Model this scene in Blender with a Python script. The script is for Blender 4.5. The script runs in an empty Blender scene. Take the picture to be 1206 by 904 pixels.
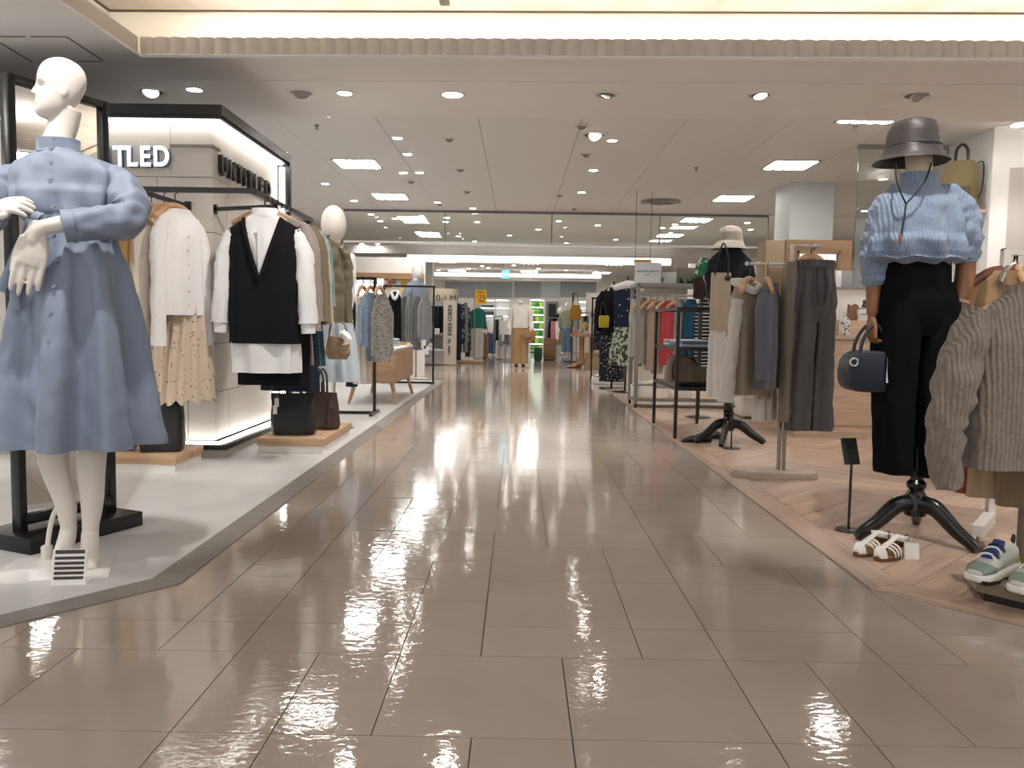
import bpy, bmesh, math, random
from mathutils import Vector, Matrix, noise, Euler
PI = math.pi
R = math.radians
SC = bpy.context.scene
COL = SC.collection
rnd = random.Random(7)

# ------------------------------------------------------------------ camera, world, exposure
FPX, CAM_H = 955.0, 0.90
YAW, PITCH, ROLL = R(.4), R(4.25), R(.9)
_fwd = Vector((-math.sin(YAW)*math.cos(PITCH), math.cos(YAW)*math.cos(PITCH), -math.sin(PITCH)))
_r0 = Vector((math.cos(YAW), math.sin(YAW), 0))
_u0 = _r0.cross(_fwd)
_right = _r0*math.cos(ROLL) + _u0*math.sin(ROLL)
_up = -_r0*math.sin(ROLL) + _u0*math.cos(ROLL)
cam_d = bpy.data.cameras.new('camera')
cam = bpy.data.objects.new('camera', cam_d); COL.objects.link(cam)
mw = Matrix.Identity(4)
for i in range(3):
    mw[i][0] = _right[i]; mw[i][1] = _up[i]; mw[i][2] = -_fwd[i]
mw[2][3] = CAM_H
cam.matrix_world = mw
cam_d.sensor_width = 36; cam_d.lens = 36*FPX/1206
cam_d.clip_start = .05; cam_d.clip_end = 100
SC.camera = cam

wd = bpy.data.worlds.new('World'); SC.world = wd; wd.use_nodes = True
bgn = wd.node_tree.nodes['Background']
bgn.inputs[0].default_value = (1, .975, .955, 1); bgn.inputs[1].default_value = .68
for _x, _y in ((-1.3, .2), (1.5, .2), (-1.3, -2.2), (1.5, -2.2)):      # fill lamps added out of view above the camera, softly brightening the near area
    _l = bpy.data.lights.new('tray_panel_light', 'AREA'); _l.shape = 'RECTANGLE'; _l.size = 1.6; _l.size_y = 1.4; _l.energy = 9; _l.color = (1, .98, .96)
    _o = bpy.data.objects.new('tray_panel_light', _l); COL.objects.link(_o); _o.location = (_x, _y, 3.02)
SC.view_settings.view_transform = 'Standard'
SC.view_settings.look = 'None'
SC.view_settings.exposure = 0.8
SC.view_settings.gamma = 1
SC.view_settings.use_curve_mapping = False

def ray(px, py):
    return _fwd + _right*((px-603)/FPX) + _up*((452-py)/FPX)
def F(px, py, z=0.0):                       # photograph point -> point at height z
    d = ray(px, py); t = (z-CAM_H)/d.z
    return Vector((d.x*t, d.y*t, z))
def D(px, py, Y):                           # photograph point -> point at depth Y
    d = ray(px, py); t = Y/d.y
    return Vector((d.x*t, Y, CAM_H+d.z*t))

# ------------------------------------------------------------------ materials
MATS = {}
def mat(name, color, rough=.6, metal=0, spec=.5, bump=None, vary=0, vscale=6, emit=0, sheen=0, coat=0, alpha=1, pattern=None, coatr=.1):
    if name in MATS: return MATS[name]
    m = bpy.data.materials.new(name); m.use_nodes = True
    nt = m.node_tree; b = nt.nodes['Principled BSDF']
    c = (*color, 1)
    b.inputs['Base Color'].default_value = c
    b.inputs['Roughness'].default_value = rough
    b.inputs['Metallic'].default_value = metal
    b.inputs['Specular IOR Level'].default_value = spec
    if sheen: b.inputs['Sheen Weight'].default_value = sheen
    if coat:
        b.inputs['Coat Weight'].default_value = coat; b.inputs['Coat Roughness'].default_value = coatr
    if emit:
        b.inputs['Emission Color'].default_value = c; b.inputs['Emission Strength'].default_value = emit
    tc = nt.nodes.new('ShaderNodeTexCoord')
    src = None
    if pattern:
        kind, c2, sc_, th = pattern
        if kind == 'dots':
            t = nt.nodes.new('ShaderNodeTexVoronoi'); t.inputs['Scale'].default_value = sc_; o = t.outputs['Distance']
        elif kind == 'stripes':
            t = nt.nodes.new('ShaderNodeTexWave'); t.bands_direction = 'Z'; t.inputs['Scale'].default_value = sc_; o = t.outputs['Fac']
        elif kind == 'zig':
            t = nt.nodes.new('ShaderNodeTexWave'); t.bands_direction = 'DIAGONAL'; t.inputs['Scale'].default_value = sc_; o = t.outputs['Fac']
        else:
            t = nt.nodes.new('ShaderNodeTexNoise'); t.inputs['Scale'].default_value = sc_; t.inputs['Detail'].default_value = 3; o = t.outputs['Fac']
        nt.links.new(tc.outputs['Object'], t.inputs['Vector'])
        rp = nt.nodes.new('ShaderNodeValToRGB')
        rp.color_ramp.elements[0].position = th; rp.color_ramp.elements[1].position = min(1, th+.06)
        rp.color_ramp.elements[0].color = (*c2, 1); rp.color_ramp.elements[1].color = c
        nt.links.new(o, rp.inputs['Fac']); src = rp.outputs['Color']
    if vary:
        n = nt.nodes.new('ShaderNodeTexNoise'); n.inputs['Scale'].default_value = vscale; n.inputs['Detail'].default_value = 4
        nt.links.new(tc.outputs['Object'], n.inputs['Vector'])
        mr = nt.nodes.new('ShaderNodeMapRange')
        mr.inputs['From Min'].default_value = .3; mr.inputs['From Max'].default_value = .7
        mr.inputs['To Min'].default_value = 1-vary; mr.inputs['To Max'].default_value = 1+vary
        nt.links.new(n.outputs['Fac'], mr.inputs['Value'])
        mx = nt.nodes.new('ShaderNodeVectorMath'); mx.operation = 'SCALE'
        if src is not None: nt.links.new(src, mx.inputs[0])
        else: mx.inputs[0].default_value = color
        nt.links.new(mr.outputs['Result'], mx.inputs['Scale'])
        src = mx.outputs['Vector']
    if src is not None: nt.links.new(src, b.inputs['Base Color'])
    if bump:
        kind, sc_, st = bump
        bp = nt.nodes.new('ShaderNodeBump'); bp.inputs['Strength'].default_value = st; bp.inputs['Distance'].default_value = .01
        if kind == 'knit':
            t = nt.nodes.new('ShaderNodeTexWave'); t.bands_direction = 'X'; t.inputs['Scale'].default_value = sc_
            t.inputs['Distortion'].default_value = 1.0; t.inputs['Detail'].default_value = 1
        elif kind == 'ribz':
            t = nt.nodes.new('ShaderNodeTexWave'); t.bands_direction = 'Z'; t.inputs['Scale'].default_value = sc_
        else:
            t = nt.nodes.new('ShaderNodeTexNoise'); t.inputs['Scale'].default_value = sc_; t.inputs['Detail'].default_value = 3
        nt.links.new(tc.outputs['Object'], t.inputs['Vector'])
        nt.links.new(t.outputs['Fac'], bp.inputs['Height']); nt.links.new(bp.outputs['Normal'], b.inputs['Normal'])
    MATS[name] = m
    return m
def cloth(name, color, rough=.85, **k):
    k.setdefault('bump', ('noise', 260, .12)); k.setdefault('sheen', .15 if max(color) > .12 else 0); k.setdefault('spec', .25)
    return mat('fabric '+name, color, rough, **k)
def wood(name, color, rough=.45, axis='X', sc=1.0, per_object=0.0):
    if name in MATS: return MATS[name]
    m = bpy.data.materials.new(name); m.use_nodes = True
    nt = m.node_tree; b = nt.nodes['Principled BSDF']; b.inputs['Roughness'].default_value = rough
    tc = nt.nodes.new('ShaderNodeTexCoord'); mp = nt.nodes.new('ShaderNodeMapping')
    s = {'X': (1.2, 16, 16), 'Y': (16, 1.2, 16), 'Z': (16, 16, 1.2)}[axis]
    mp.inputs['Scale'].default_value = [v*sc for v in s]
    oi = nt.nodes.new('ShaderNodeObjectInfo')
    nt.links.new(tc.outputs['Object'], mp.inputs['Vector'])
    ad = nt.nodes.new('ShaderNodeVectorMath'); ad.operation = 'ADD'
    mu = nt.nodes.new('ShaderNodeMath'); mu.operation = 'MULTIPLY'; mu.inputs[1].default_value = 37.0
    nt.links.new(oi.outputs['Random'], mu.inputs[0])
    nt.links.new(mp.outputs['Vector'], ad.inputs[0]); nt.links.new(mu.outputs[0], ad.inputs[1])
    n = nt.nodes.new('ShaderNodeTexNoise'); n.inputs['Scale'].default_value = 1.5; n.inputs['Detail'].default_value = 6; n.inputs['Distortion'].default_value = .6
    nt.links.new(ad.outputs['Vector'], n.inputs['Vector'])
    rp = nt.nodes.new('ShaderNodeValToRGB')
    rp.color_ramp.elements[0].position = .3; rp.color_ramp.elements[1].position = .72
    rp.color_ramp.elements[0].color = (*[v*.72 for v in color], 1); rp.color_ramp.elements[1].color = (*[min(1, v*1.16) for v in color], 1)
    nt.links.new(n.outputs['Fac'], rp.inputs['Fac'])
    out = rp.outputs['Color']
    if per_object:
        mr = nt.nodes.new('ShaderNodeMapRange'); mr.inputs['To Min'].default_value = 1-per_object; mr.inputs['To Max'].default_value = 1+per_object
        nt.links.new(oi.outputs['Random'], mr.inputs['Value'])
        sx = nt.nodes.new('ShaderNodeVectorMath'); sx.operation = 'SCALE'
        nt.links.new(out, sx.inputs[0]); nt.links.new(mr.outputs['Result'], sx.inputs['Scale']); out = sx.outputs['Vector']
    nt.links.new(out, b.inputs['Base Color'])
    MATS[name] = m
    return m

WHITE = mat('white paint', (.78, .76, .73), .6, vary=.02)
CEIL = mat('ceiling paint', (.84, .82, .80), .8, vary=.015, vscale=2)
CEILP = mat('ceiling board', (.83, .82, .81), .8, bump=('noise', 120, .15))
SEAM = mat('ceiling seam', (.22, .21, .2), .9)
TRIMM = mat('cream trim', (.66, .60, .53), .7)
BLACK = mat('black metal', (.012, .011, .011), .35, spec=.5)
BLACKP = mat('black lacquer', (.008, .008, .008), .25, spec=.5)
STEEL = mat('brushed steel', (.55, .54, .52), .3, metal=1)
GREYM = mat('grey painted metal', (.23, .215, .2), .45)
BRASS = mat('champagne metal', (.50, .40, .32), .3, metal=.9)
MIRROR = mat('mirror glass', (.86, .87, .86), .015, metal=1)
LITW = mat('lit diffuser', (1, .985, .965), .5, emit=15)
LITS = mat('lit strip', (1, .98, .95), .5, emit=1.5)
LITE = mat('lit spot lamp', (1, .96, .9), .5, emit=5)
LITD = mat('lit lamp', (1, .95, .89), .5, emit=36)
LEDS = mat('led strip', (1, .97, .92), .5, emit=4.5)
WARM = mat('warm cove tube', (1, .93, .82), .5, emit=16)
PLASTER = mat('mannequin plastic', (.74, .69, .635), .38, spec=.4)
PLASTW = mat('white mannequin plastic', (.83, .81, .77), .4)
LINEN = mat('form linen', (.66, .56, .42), .9)
ARMW = wood('mannequin arm wood', (.27, .115, .045), .4, 'Z')
HANGW = wood('hanger wood', (.62, .37, .20), .4, 'X')
OAK = wood('oak veneer', (.52, .33, .19), .45, 'X')
OAKL = wood('pale oak', (.62, .46, .33), .5, 'X')
WALN = wood('brown veneer', (.30, .17, .085), .5, 'X')

# ------------------------------------------------------------------ mesh building
class MB:
    def __init__(s): s.v = []; s.f = []
    def add(s, vs, fs):
        o = len(s.v); s.v += [tuple(v) for v in vs]; s.f += [tuple(i+o for i in f) for f in fs]; return s
    def box(s, x0, x1, y0, y1, z0, z1):
        return s.add([(x0,y0,z0),(x1,y0,z0),(x1,y1,z0),(x0,y1,z0),(x0,y0,z1),(x1,y0,z1),(x1,y1,z1),(x0,y1,z1)],
              [(0,3,2,1),(4,5,6,7),(0,1,5,4),(1,2,6,5),(2,3,7,6),(3,0,4,7)])
    def bar(s, a, b, w, h=None):            # square bar from a to b
        h = h or w; a = Vector(a); b = Vector(b); d = (b-a).normalized()
        u = Vector((0,0,1)) if abs(d.z) < .9 else Vector((0,1,0))
        x = d.cross(u).normalized(); y = x.cross(d)
        vs = []
        for p in (a, b):
            for i, j in ((-1,-1),(1,-1),(1,1),(-1,1)): vs.append(p + x*(i*w/2) + y*(j*h/2))
        return s.add(vs, [(0,1,2,3),(7,6,5,4),(0,4,5,1),(1,5,6,2),(2,6,7,3),(3,7,4,0)])
    def prism(s, poly, z0, z1):
        n = len(poly)
        return s.add([(x,y,z0) for x,y in poly]+[(x,y,z1) for x,y in poly],
            [tuple(range(n))[::-1], tuple(range(n,2*n))]+[(i,(i+1)%n,n+(i+1)%n,n+i) for i in range(n)])
    def prism_xz(s, poly, y0, y1):
        n = len(poly)
        return s.add([(x,y0,z) for x,z in poly]+[(x,y1,z) for x,z in poly],
            [tuple(range(n)), tuple(range(n,2*n))[::-1]]+[(i,n+i,n+(i+1)%n,(i+1)%n) for i in range(n)])
    def rings(s, rings, cap0=True, cap1=True):
        n = len(rings[0]); m = len(rings); o = len(s.v)
        for r in rings: s.v += [tuple(p) for p in r]
        for i in range(m-1):
            for j in range(n):
                s.f.append((o+i*n+j, o+i*n+(j+1)%n, o+(i+1)*n+(j+1)%n, o+(i+1)*n+j))
        if cap0: s.f.append(tuple(o+j for j in range(n))[::-1])
        if cap1: s.f.append(tuple(o+(m-1)*n+j for j in range(n)))
        return s
    def tube(s, pts, rad, n=10, cap=True, flat=1.0, flatdir=None, smooth=1, wr=0, seed=0, wk=30):
        pts = [Vector(p) for p in pts]
        rr = list(rad) if hasattr(rad, '__len__') else [rad]*len(pts)
        if smooth > 1 and len(pts) > 2: pts, rr = resample(pts, rr, smooth)
        rings = []; prev = None
        for i, p in enumerate(pts):
            d = (pts[min(i+1, len(pts)-1)]-pts[max(i-1, 0)]).normalized()
            if prev is None:
                u = Vector(flatdir) if flatdir else (Vector((0,0,1)) if abs(d.z) < .9 else Vector((0,1,0)))
            else: u = prev
            u = (u - d*u.dot(d))
            if u.length < 1e-5: u = d.orthogonal()
            u.normalize(); prev = u; w = d.cross(u)
            ring = []
            for k in range(n):
                a = 2*PI*k/n
                q = rr[i]
                if wr: q += wr*noise.noise(Vector((math.cos(a)*1.3+seed, math.sin(a)*1.3, i*wk/len(pts))))
                ring.append(p + u*(math.cos(a)*q*flat) + w*(math.sin(a)*q))
            rings.append(ring)
        return s.rings(rings, cap, cap)
    def lathe(s, prof, n=20, c=(0,0,0), cap0=True, cap1=True, sx=1, sy=1):
        return s.rings([[(c[0]+r*sx*math.cos(2*PI*k/n), c[1]+r*sy*math.sin(2*PI*k/n), c[2]+z) for k in range(n)] for r, z in prof], cap0, cap1)
    def ball(s, c, r, n=14, sx=1, sy=1, sz=1):
        m = n//2
        return s.lathe([(r*math.sin(PI*(i+.02)/(m+.04)), -r*sz*math.cos(PI*(i+.02)/(m+.04))) for i in range(m+1)], n, c, sx=sx, sy=sy)
    def xf(s, M, start=0):
        for i in range(start, len(s.v)): s.v[i] = tuple(M @ Vector(s.v[i]))
        return s
    def mesh(s, name, material, bevel=0, sharp=40):
        me = bpy.data.meshes.new(name); me.from_pydata(s.v, [], s.f)
        if bevel:
            bm = bmesh.new(); bm.from_mesh(me)
            bmesh.ops.bevel(bm, geom=[e for e in bm.edges if len(e.link_faces) == 2 and e.calc_face_angle(0) > .5], offset=bevel, segments=2, affect='EDGES', profile=.5)
            bm.to_mesh(me); bm.free()
        me.materials.append(material)
        me.polygons.foreach_set('use_smooth', [True]*len(me.polygons))
        me.set_sharp_from_angle(angle=R(sharp))
        return me
    def build(s, name, material, parent=None, bevel=0, sharp=40, loc=None, rotz=0):
        o = bpy.data.objects.new(name, s.mesh(name, material, bevel, sharp)); COL.objects.link(o)
        if parent: o.parent = parent
        if loc is not None: o.location = loc
        if rotz: o.rotation_euler.z = rotz
        return o

def resample(pts, rr, k):
    P = [pts[0]]+pts+[pts[-1]]; Q = [rr[0]]+list(rr)+[rr[-1]]
    op, orr = [], []
    for i in range(1, len(P)-2):
        for j in range(k):
            t = j/k
            f0 = -.5*t+t*t-.5*t**3; f1 = 1-2.5*t*t+1.5*t**3; f2 = .5*t+2*t*t-1.5*t**3; f3 = -.5*t*t+.5*t**3
            op.append(P[i-1]*f0+P[i]*f1+P[i+1]*f2+P[i+2]*f3)
            orr.append(Q[i-1]*f0+Q[i]*f1+Q[i+1]*f2+Q[i+2]*f3)
    op.append(pts[-1]); orr.append(rr[-1])
    return op, orr

def tag(o, label=None, cat=None, group=None, kind=None):
    if label: o['label'] = label
    if cat: o['category'] = cat
    if group: o['group'] = group
    if kind: o['kind'] = kind
    return o
def thing(name, label, cat, loc=(0,0,0), rotz=0, group=None):
    o = bpy.data.objects.new(name, None); COL.objects.link(o)
    o.empty_display_size = .1
    o.location = loc; o.rotation_euler = (0, 0, rotz)
    return tag(o, label, cat, group)
def struct(o): o['kind'] = 'structure'; return o
def dup(root, loc=None, rotz=None, label=None, parent=None):
    c = root.copy(); COL.objects.link(c)
    if parent: c.parent = parent
    if loc is not None: c.location = loc
    if rotz is not None: c.rotation_euler.z = rotz
    if label: c['label'] = label
    for ch in list(root.children): dup(ch, parent=c)
    return c
def share(mesh_owner, name, parent=None, loc=(0,0,0), rotz=0):
    o = bpy.data.objects.new(name, mesh_owner.data); COL.objects.link(o)
    if parent: o.parent = parent
    o.location = loc; o.rotation_euler.z = rotz
    return o
def fuse(mb, name, material, voxel, iters=4, parent=None, loc=None):
    me = bpy.data.meshes.new('tmp'); me.from_pydata(mb.v, [], mb.f)
    o = bpy.data.objects.new('tmp', me); COL.objects.link(o)
    r = o.modifiers.new('r', 'REMESH'); r.mode = 'VOXEL'; r.voxel_size = voxel
    if iters:
        s = o.modifiers.new('s', 'SMOOTH'); s.iterations = iters; s.factor = .5
    dg = bpy.context.evaluated_depsgraph_get()
    m2 = bpy.data.meshes.new_from_object(o.evaluated_get(dg)); m2.name = name
    bpy.data.objects.remove(o); bpy.data.meshes.remove(me)
    m2.materials.clear(); m2.materials.append(material)
    m2.polygons.foreach_set('use_smooth', [True]*len(m2.polygons))
    ob = bpy.data.objects.new(name, m2); COL.objects.link(ob)
    if parent: ob.parent = parent
    if loc is not None: ob.location = loc
    return ob

FONT_SHEAR = 0
def text(name, body, size, material, parent, loc, rot, extrude=.004, align='CENTER', bold=0, sx=1):
    cu = bpy.data.curves.new(name, 'FONT'); cu.body = body; cu.size = size; cu.extrude = extrude
    cu.align_x = align; cu.align_y = 'CENTER'; cu.offset = bold
    cu.materials.append(material)
    tmp = bpy.data.objects.new('tmp', cu); COL.objects.link(tmp)
    me = bpy.data.meshes.new_from_object(tmp.evaluated_get(bpy.context.evaluated_depsgraph_get())); me.name = name
    bpy.data.objects.remove(tmp)
    o = bpy.data.objects.new(name, me); COL.objects.link(o)
    if parent: o.parent = parent
    o.location = loc; o.rotation_euler = rot; o.scale.x = sx
    return o

# ------------------------------------------------------------------ cloth builders
def lerp_rows(rows, m):
    rows = sorted(rows, key=lambda r: -r[0])
    pts = [Vector(r[1:3]).to_tuple()+tuple(r) for r in rows]
    W = len(rows[0]); out = []
    zs = [r[0] for r in rows]
    for i in range(m+1):
        z = zs[0]+(zs[-1]-zs[0])*i/m
        k = 0
        while k < len(rows)-2 and z < zs[k+1]: k += 1
        t = (z-zs[k])/((zs[k+1]-zs[k]) or 1)
        a = rows[max(k-1, 0)]; b = rows[k]; c = rows[k+1]; d = rows[min(k+2, len(rows)-1)]
        res = [z]
        for q in range(1, W):
            m1 = (c[q]-a[q])*.5; m2 = (d[q]-b[q])*.5
            lim = abs(c[q]-b[q])*1.2
            m1 = max(-lim, min(lim, m1)); m2 = max(-lim, min(lim, m2))
            h00 = 2*t**3-3*t*t+1; h10 = t**3-2*t*t+t; h01 = -2*t**3+3*t*t; h11 = t**3-t*t
            res.append(h00*b[q]+h10*m1+h01*c[q]+h11*m2)
        out.append(res)
    return out
def shell(mb, rows, n=64, m=40, k=7, sup=2.2, ph=0., wr=.004, seed=0, sharp=1.0, cut=None, hem=True, hemdip=0, captop=False, capbot=False):
    """rows: (z, cx, cy, rx, ry, fold amplitude); a draped shell with vertical folds"""
    R_ = lerp_rows(rows, m); rings = []
    e = 2/sup
    for i, (z, cx, cy, rx, ry, am) in enumerate(R_):
        ring = []
        for j in range(n):
            a = 2*PI*j/n; c = math.cos(a); s = math.sin(a)
            x = rx*math.copysign(abs(c)**e, c); y = ry*math.copysign(abs(s)**e, s)
            w = math.sin(k*a+ph+.8*noise.noise(Vector((seed, z*2, .3)))+1.2*noise.noise(Vector((c*1.2+seed, s*1.2, z*.7))))
            w = math.copysign(abs(w)**sharp, w)
            w2 = .5*math.sin((k*1.7)*a//1 if False else int(k*1.7)*a+ph*2+seed)
            q = am*(w+.4*w2) + wr*(noise.noise(Vector((x*9+seed*3.1, y*9, z*7)))+.6*noise.noise(Vector((x*22+seed, y*22, z*16))))
            L = math.hypot(c, s)
            zz = z
            if hemdip and i > m*.6: zz = z-hemdip*((i-m*.6)/(m*.4))*(0.5+.5*math.sin(k*a+ph))
            ring.append((cx+x+q*c, cy+y+q*s, zz))
        rings.append(ring)
    if hem:
        z, cx, cy, rx, ry, am = R_[-1]
        last = rings[-1]
        rings.append([((p[0]-cx)*.965+cx, (p[1]-cy)*.94+cy, p[2]+.004) for p in last])
        rings.append([((p[0]-cx)*.955+cx, (p[1]-cy)*.93+cy, p[2]+.05) for p in last])
    if cut is None:
        mb.rings(rings, captop, capbot)
    else:
        o = len(mb.v)
        for r in rings: mb.v += r
        for i in range(len(rings)-1):
            for j in range(n):
                q = (i*n+j, i*n+(j+1)%n, (i+1)*n+(j+1)%n, (i+1)*n+j)
                c = [sum(rings[p//n][p % n][w] for p in q)/4 for w in range(3)]
                if not cut(*c): mb.f.append(tuple(o+p for p in q))
    return mb
def sleeve(mb, pts, rad, n=22, wr=.008, seed=0, wk=14, k=8, flat=1.0, flatdir=None):
    P, Q = resample([Vector(p) for p in pts], list(rad), k)
    mb.tube(P, Q, n, True, flat, flatdir, 1, wr, seed, wk)
    return mb

def hand(mb, w, d, nrm, side=1, sc=1.0, curl=.25, thumb=.5, spread=1.0):
    w = Vector(w); d = Vector(d).normalized(); nrm = Vector(nrm); nrm = (nrm-d*nrm.dot(d)).normalized()
    s = d.cross(nrm)*side
    rings = []
    for t, hw, th in ((-.03,.021,.018),(0,.024,.017),(.03,.036,.015),(.065,.041,.014),(.09,.039,.011)):
        rings.append([w+d*(t*sc)+s*(math.cos(2*PI*k/12)*hw*sc)+nrm*(math.sin(2*PI*k/12)*th*sc) for k in range(12)])
    mb.rings(rings)
    for off, L, sp in ((.030,.070,.06),(.0105,.079,.015),(-.0105,.073,-.02),(-.030,.057,-.07)):
        p = w+d*(.078*sc)+s*(off*sc); dd = (d+s*(sp*spread)).normalized(); pts = [p]; rads = [.0092*sc]
        for q, fr in enumerate((.48, .30, .22)):
            ax = dd.cross(nrm); dd = (Matrix.Rotation(curl*(1.0 if q else .7), 3, ax) @ dd)
            p = p+dd*(L*fr*sc+(.012*sc if q == 0 else 0)); pts.append(p); rads.append((.0086-.0012*q)*sc)
        mb.tube(pts, rads, 8, smooth=3)
        mb.ball(pts[-1], rads[-1], 8)
    p = w+d*(.018*sc)+s*(.022*sc); dd = (d*.8+s*thumb+nrm*.18).normalized()
    p2 = p+dd*(.05*sc); p3 = p2+(d*.95+s*thumb*.25+nrm*.1).normalized()*(.045*sc)
    mb.tube([p, p2, p3], [.014*sc, .0105*sc, .008*sc], 8, smooth=3); mb.ball(p3, .008*sc, 8)

def head(mb, M, H=.225):
    """features: brow, eye sockets, nose, lips, chin, ears; forward +X, up +Z, chin at 0"""
    prof = [(-.01,.30,.02,.09),(.02,.36,-.03,.16),(.08,.395,-.10,.215),(.14,.40,-.18,.25),(.22,.405,-.26,.275),(.30,.40,-.33,.29),(.38,.40,-.385,.30),
            (.48,.395,-.435,.308),(.56,.41,-.462,.313),(.66,.412,-.478,.313),(.76,.39,-.465,.298),(.86,.325,-.41,.262),(.93,.235,-.32,.20),(.975,.13,-.20,.13),(1.0,.01,-.07,.05)]
    rows = lerp_rows([(-z, f, b, w, 0, 0) for z, f, b, w in prof], 44)
    rings = []
    for r in rows:
        z, f, b, w = -r[0], r[1], r[2], r[3]
        cx = (f+b)/2; rx = (f-b)/2; ring = []
        for j in range(56):
            a = 2*PI*j/56; c = math.cos(a); s = math.sin(a)
            x = cx+rx*math.copysign(abs(c)**.95, c); y = w*math.copysign(abs(s)**.9, s)
            if c > 0:
                g = lambda u, sg: math.exp(-(u/sg)**2)
                nz = 0
                if .30 < z < .56: nz = .115*((.56-z)/.20 if z > .36 else 1)*(1 if z > .345 else max(0, (z-.30)/.045))
                x += min(nz, .115)*g(y, .042+.03*max(0, (.45-z)))
                x += .022*g(z-.238, .020)*g(y, .085)+.022*g(z-.190, .022)*g(y, .07)
                x -= .018*g(z-.214, .010)*g(y, .10)
                x -= .018*g(z-.145, .03)*g(y, .10)
                x += .02*g(z-.07, .05)*g(y, .09)
                x -= .075*g(abs(y)-.14, .07)*g(z-.465, .055)
                x += .012*g(abs(y)-.13, .1)*g(z-.56, .035)
            ring.append(Vector((x*H, y*H, z*H)))
        rings.append(ring)
    o = len(mb.v); mb.rings(rings)
    for sg in (-1, 1):
        o2 = len(mb.v); mb.ball((0, 0, 0), 1, 12)
        mb.xf(Matrix.Translation((-.09*H, sg*.30*H, .43*H)) @ Matrix.Rotation(sg*.35, 4, 'Z') @ Matrix.Rotation(-.2, 4, 'Y') @ Matrix.Diagonal((.068*H, .032*H, .115*H, 1)), o2)
    mb.xf(M, o)

# ================================================================== SETTING
CZ, CZ2 = 2.60, 2.70
def spot(name, loc, target, power, size=60, blend=.6, radius=.04, color=(1, .95, .90), parent=None):
    l = bpy.data.lights.new(name, 'SPOT'); l.energy = power; l.spot_size = R(size); l.spot_blend = blend; l.shadow_soft_size = radius; l.color = color
    o = bpy.data.objects.new(name, l); COL.objects.link(o); o.location = loc
    o.rotation_euler = (Vector(target)-Vector(loc)).to_track_quat('-Z', 'Y').to_euler()
    return o
# display spots aimed at the two front mannequins and the racks (track lamps above the aisle, out of frame)
spot('track_spot', (-1.32, 2.25, 3.0), (-1.72, 3.05, 1.35), 110, 40, .5)
spot('track_spot', (-2.6, 2.2, 2.58), (-1.75, 3.1, 1.0), 30, 50, .6)
spot('track_spot', (1.42, 2.85, 3.0), (1.72, 3.4, .9), 85, 42, .5, .03)
spot('track_spot', (2.5, 1.5, 3.0), (1.85, 2.85, .7), 40, 46, .6)
spot('track_spot', (-.6, 4.0, 2.55), (-1.55, 5.1, 1.0), 60, 55, .6)

# ---- floor: grout bed, then one tile object per tile
TX, TY = .2195, .2175
KX0, JY0 = -.088, 1.704                      # grid origin: column joint 0, row joint 0
BED = mat('grout', (.12, .10, .085), .8)
floor = struct(MB().box(-9, 9, -3.5, 27.5, -.05, -.004).build('floor', BED))
def tile_mat():
    m = bpy.data.materials.new('polished stone tile'); m.use_nodes = True
    nt = m.node_tree; b = nt.nodes['Principled BSDF']
    tc = nt.nodes.new('ShaderNodeTexCoord'); oi = nt.nodes.new('ShaderNodeObjectInfo'); ge = nt.nodes.new('ShaderNodeNewGeometry')
    n = nt.nodes.new('ShaderNodeTexNoise'); n.inputs['Scale'].default_value = 3; n.inputs['Detail'].default_value = 5
    nt.links.new(ge.outputs['Position'], n.inputs['Vector'])
    rp = nt.nodes.new('ShaderNodeValToRGB')
    rp.color_ramp.elements[0].position = .3; rp.color_ramp.elements[1].position = .75
    rp.color_ramp.elements[0].color = (.385, .315, .262, 1); rp.color_ramp.elements[1].color = (.43, .355, .298, 1)
    nt.links.new(n.outputs['Fac'], rp.inputs['Fac'])
    mr = nt.nodes.new('ShaderNodeMapRange'); mr.inputs['To Min'].default_value = .96; mr.inputs['To Max'].default_value = 1.04
    nt.links.new(oi.outputs['Random'], mr.inputs['Value'])
    sx = nt.nodes.new('ShaderNodeVectorMath'); sx.operation = 'SCALE'
    nt.links.new(rp.outputs['Color'], sx.inputs[0]); nt.links.new(mr.outputs['Result'], sx.inputs['Scale'])
    nt.links.new(sx.outputs['Vector'], b.inputs['Base Color'])
    b.inputs['Roughness'].default_value = .055; b.inputs['IOR'].default_value = 1.6
    b.inputs['Specular IOR Level'].default_value = .62
    mp = nt.nodes.new('ShaderNodeMapping'); mp.inputs['Scale'].default_value = (26, 40, 26)
    nt.links.new(ge.outputs['Position'], mp.inputs['Vector'])
    n2 = nt.nodes.new('ShaderNodeTexNoise'); n2.inputs['Scale'].default_value = 1; n2.inputs['Detail'].default_value = 2.5; n2.inputs['Distortion'].default_value = .4
    nt.links.new(mp.outputs['Vector'], n2.inputs['Vector'])
    bp = nt.nodes.new('ShaderNodeBump'); bp.inputs['Strength'].default_value = .16; bp.inputs['Distance'].default_value = .004
    nt.links.new(n2.outputs['Fac'], bp.inputs['Height']); nt.links.new(bp.outputs['Normal'], b.inputs['Normal'])
    return m
TILE = tile_mat()
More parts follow.
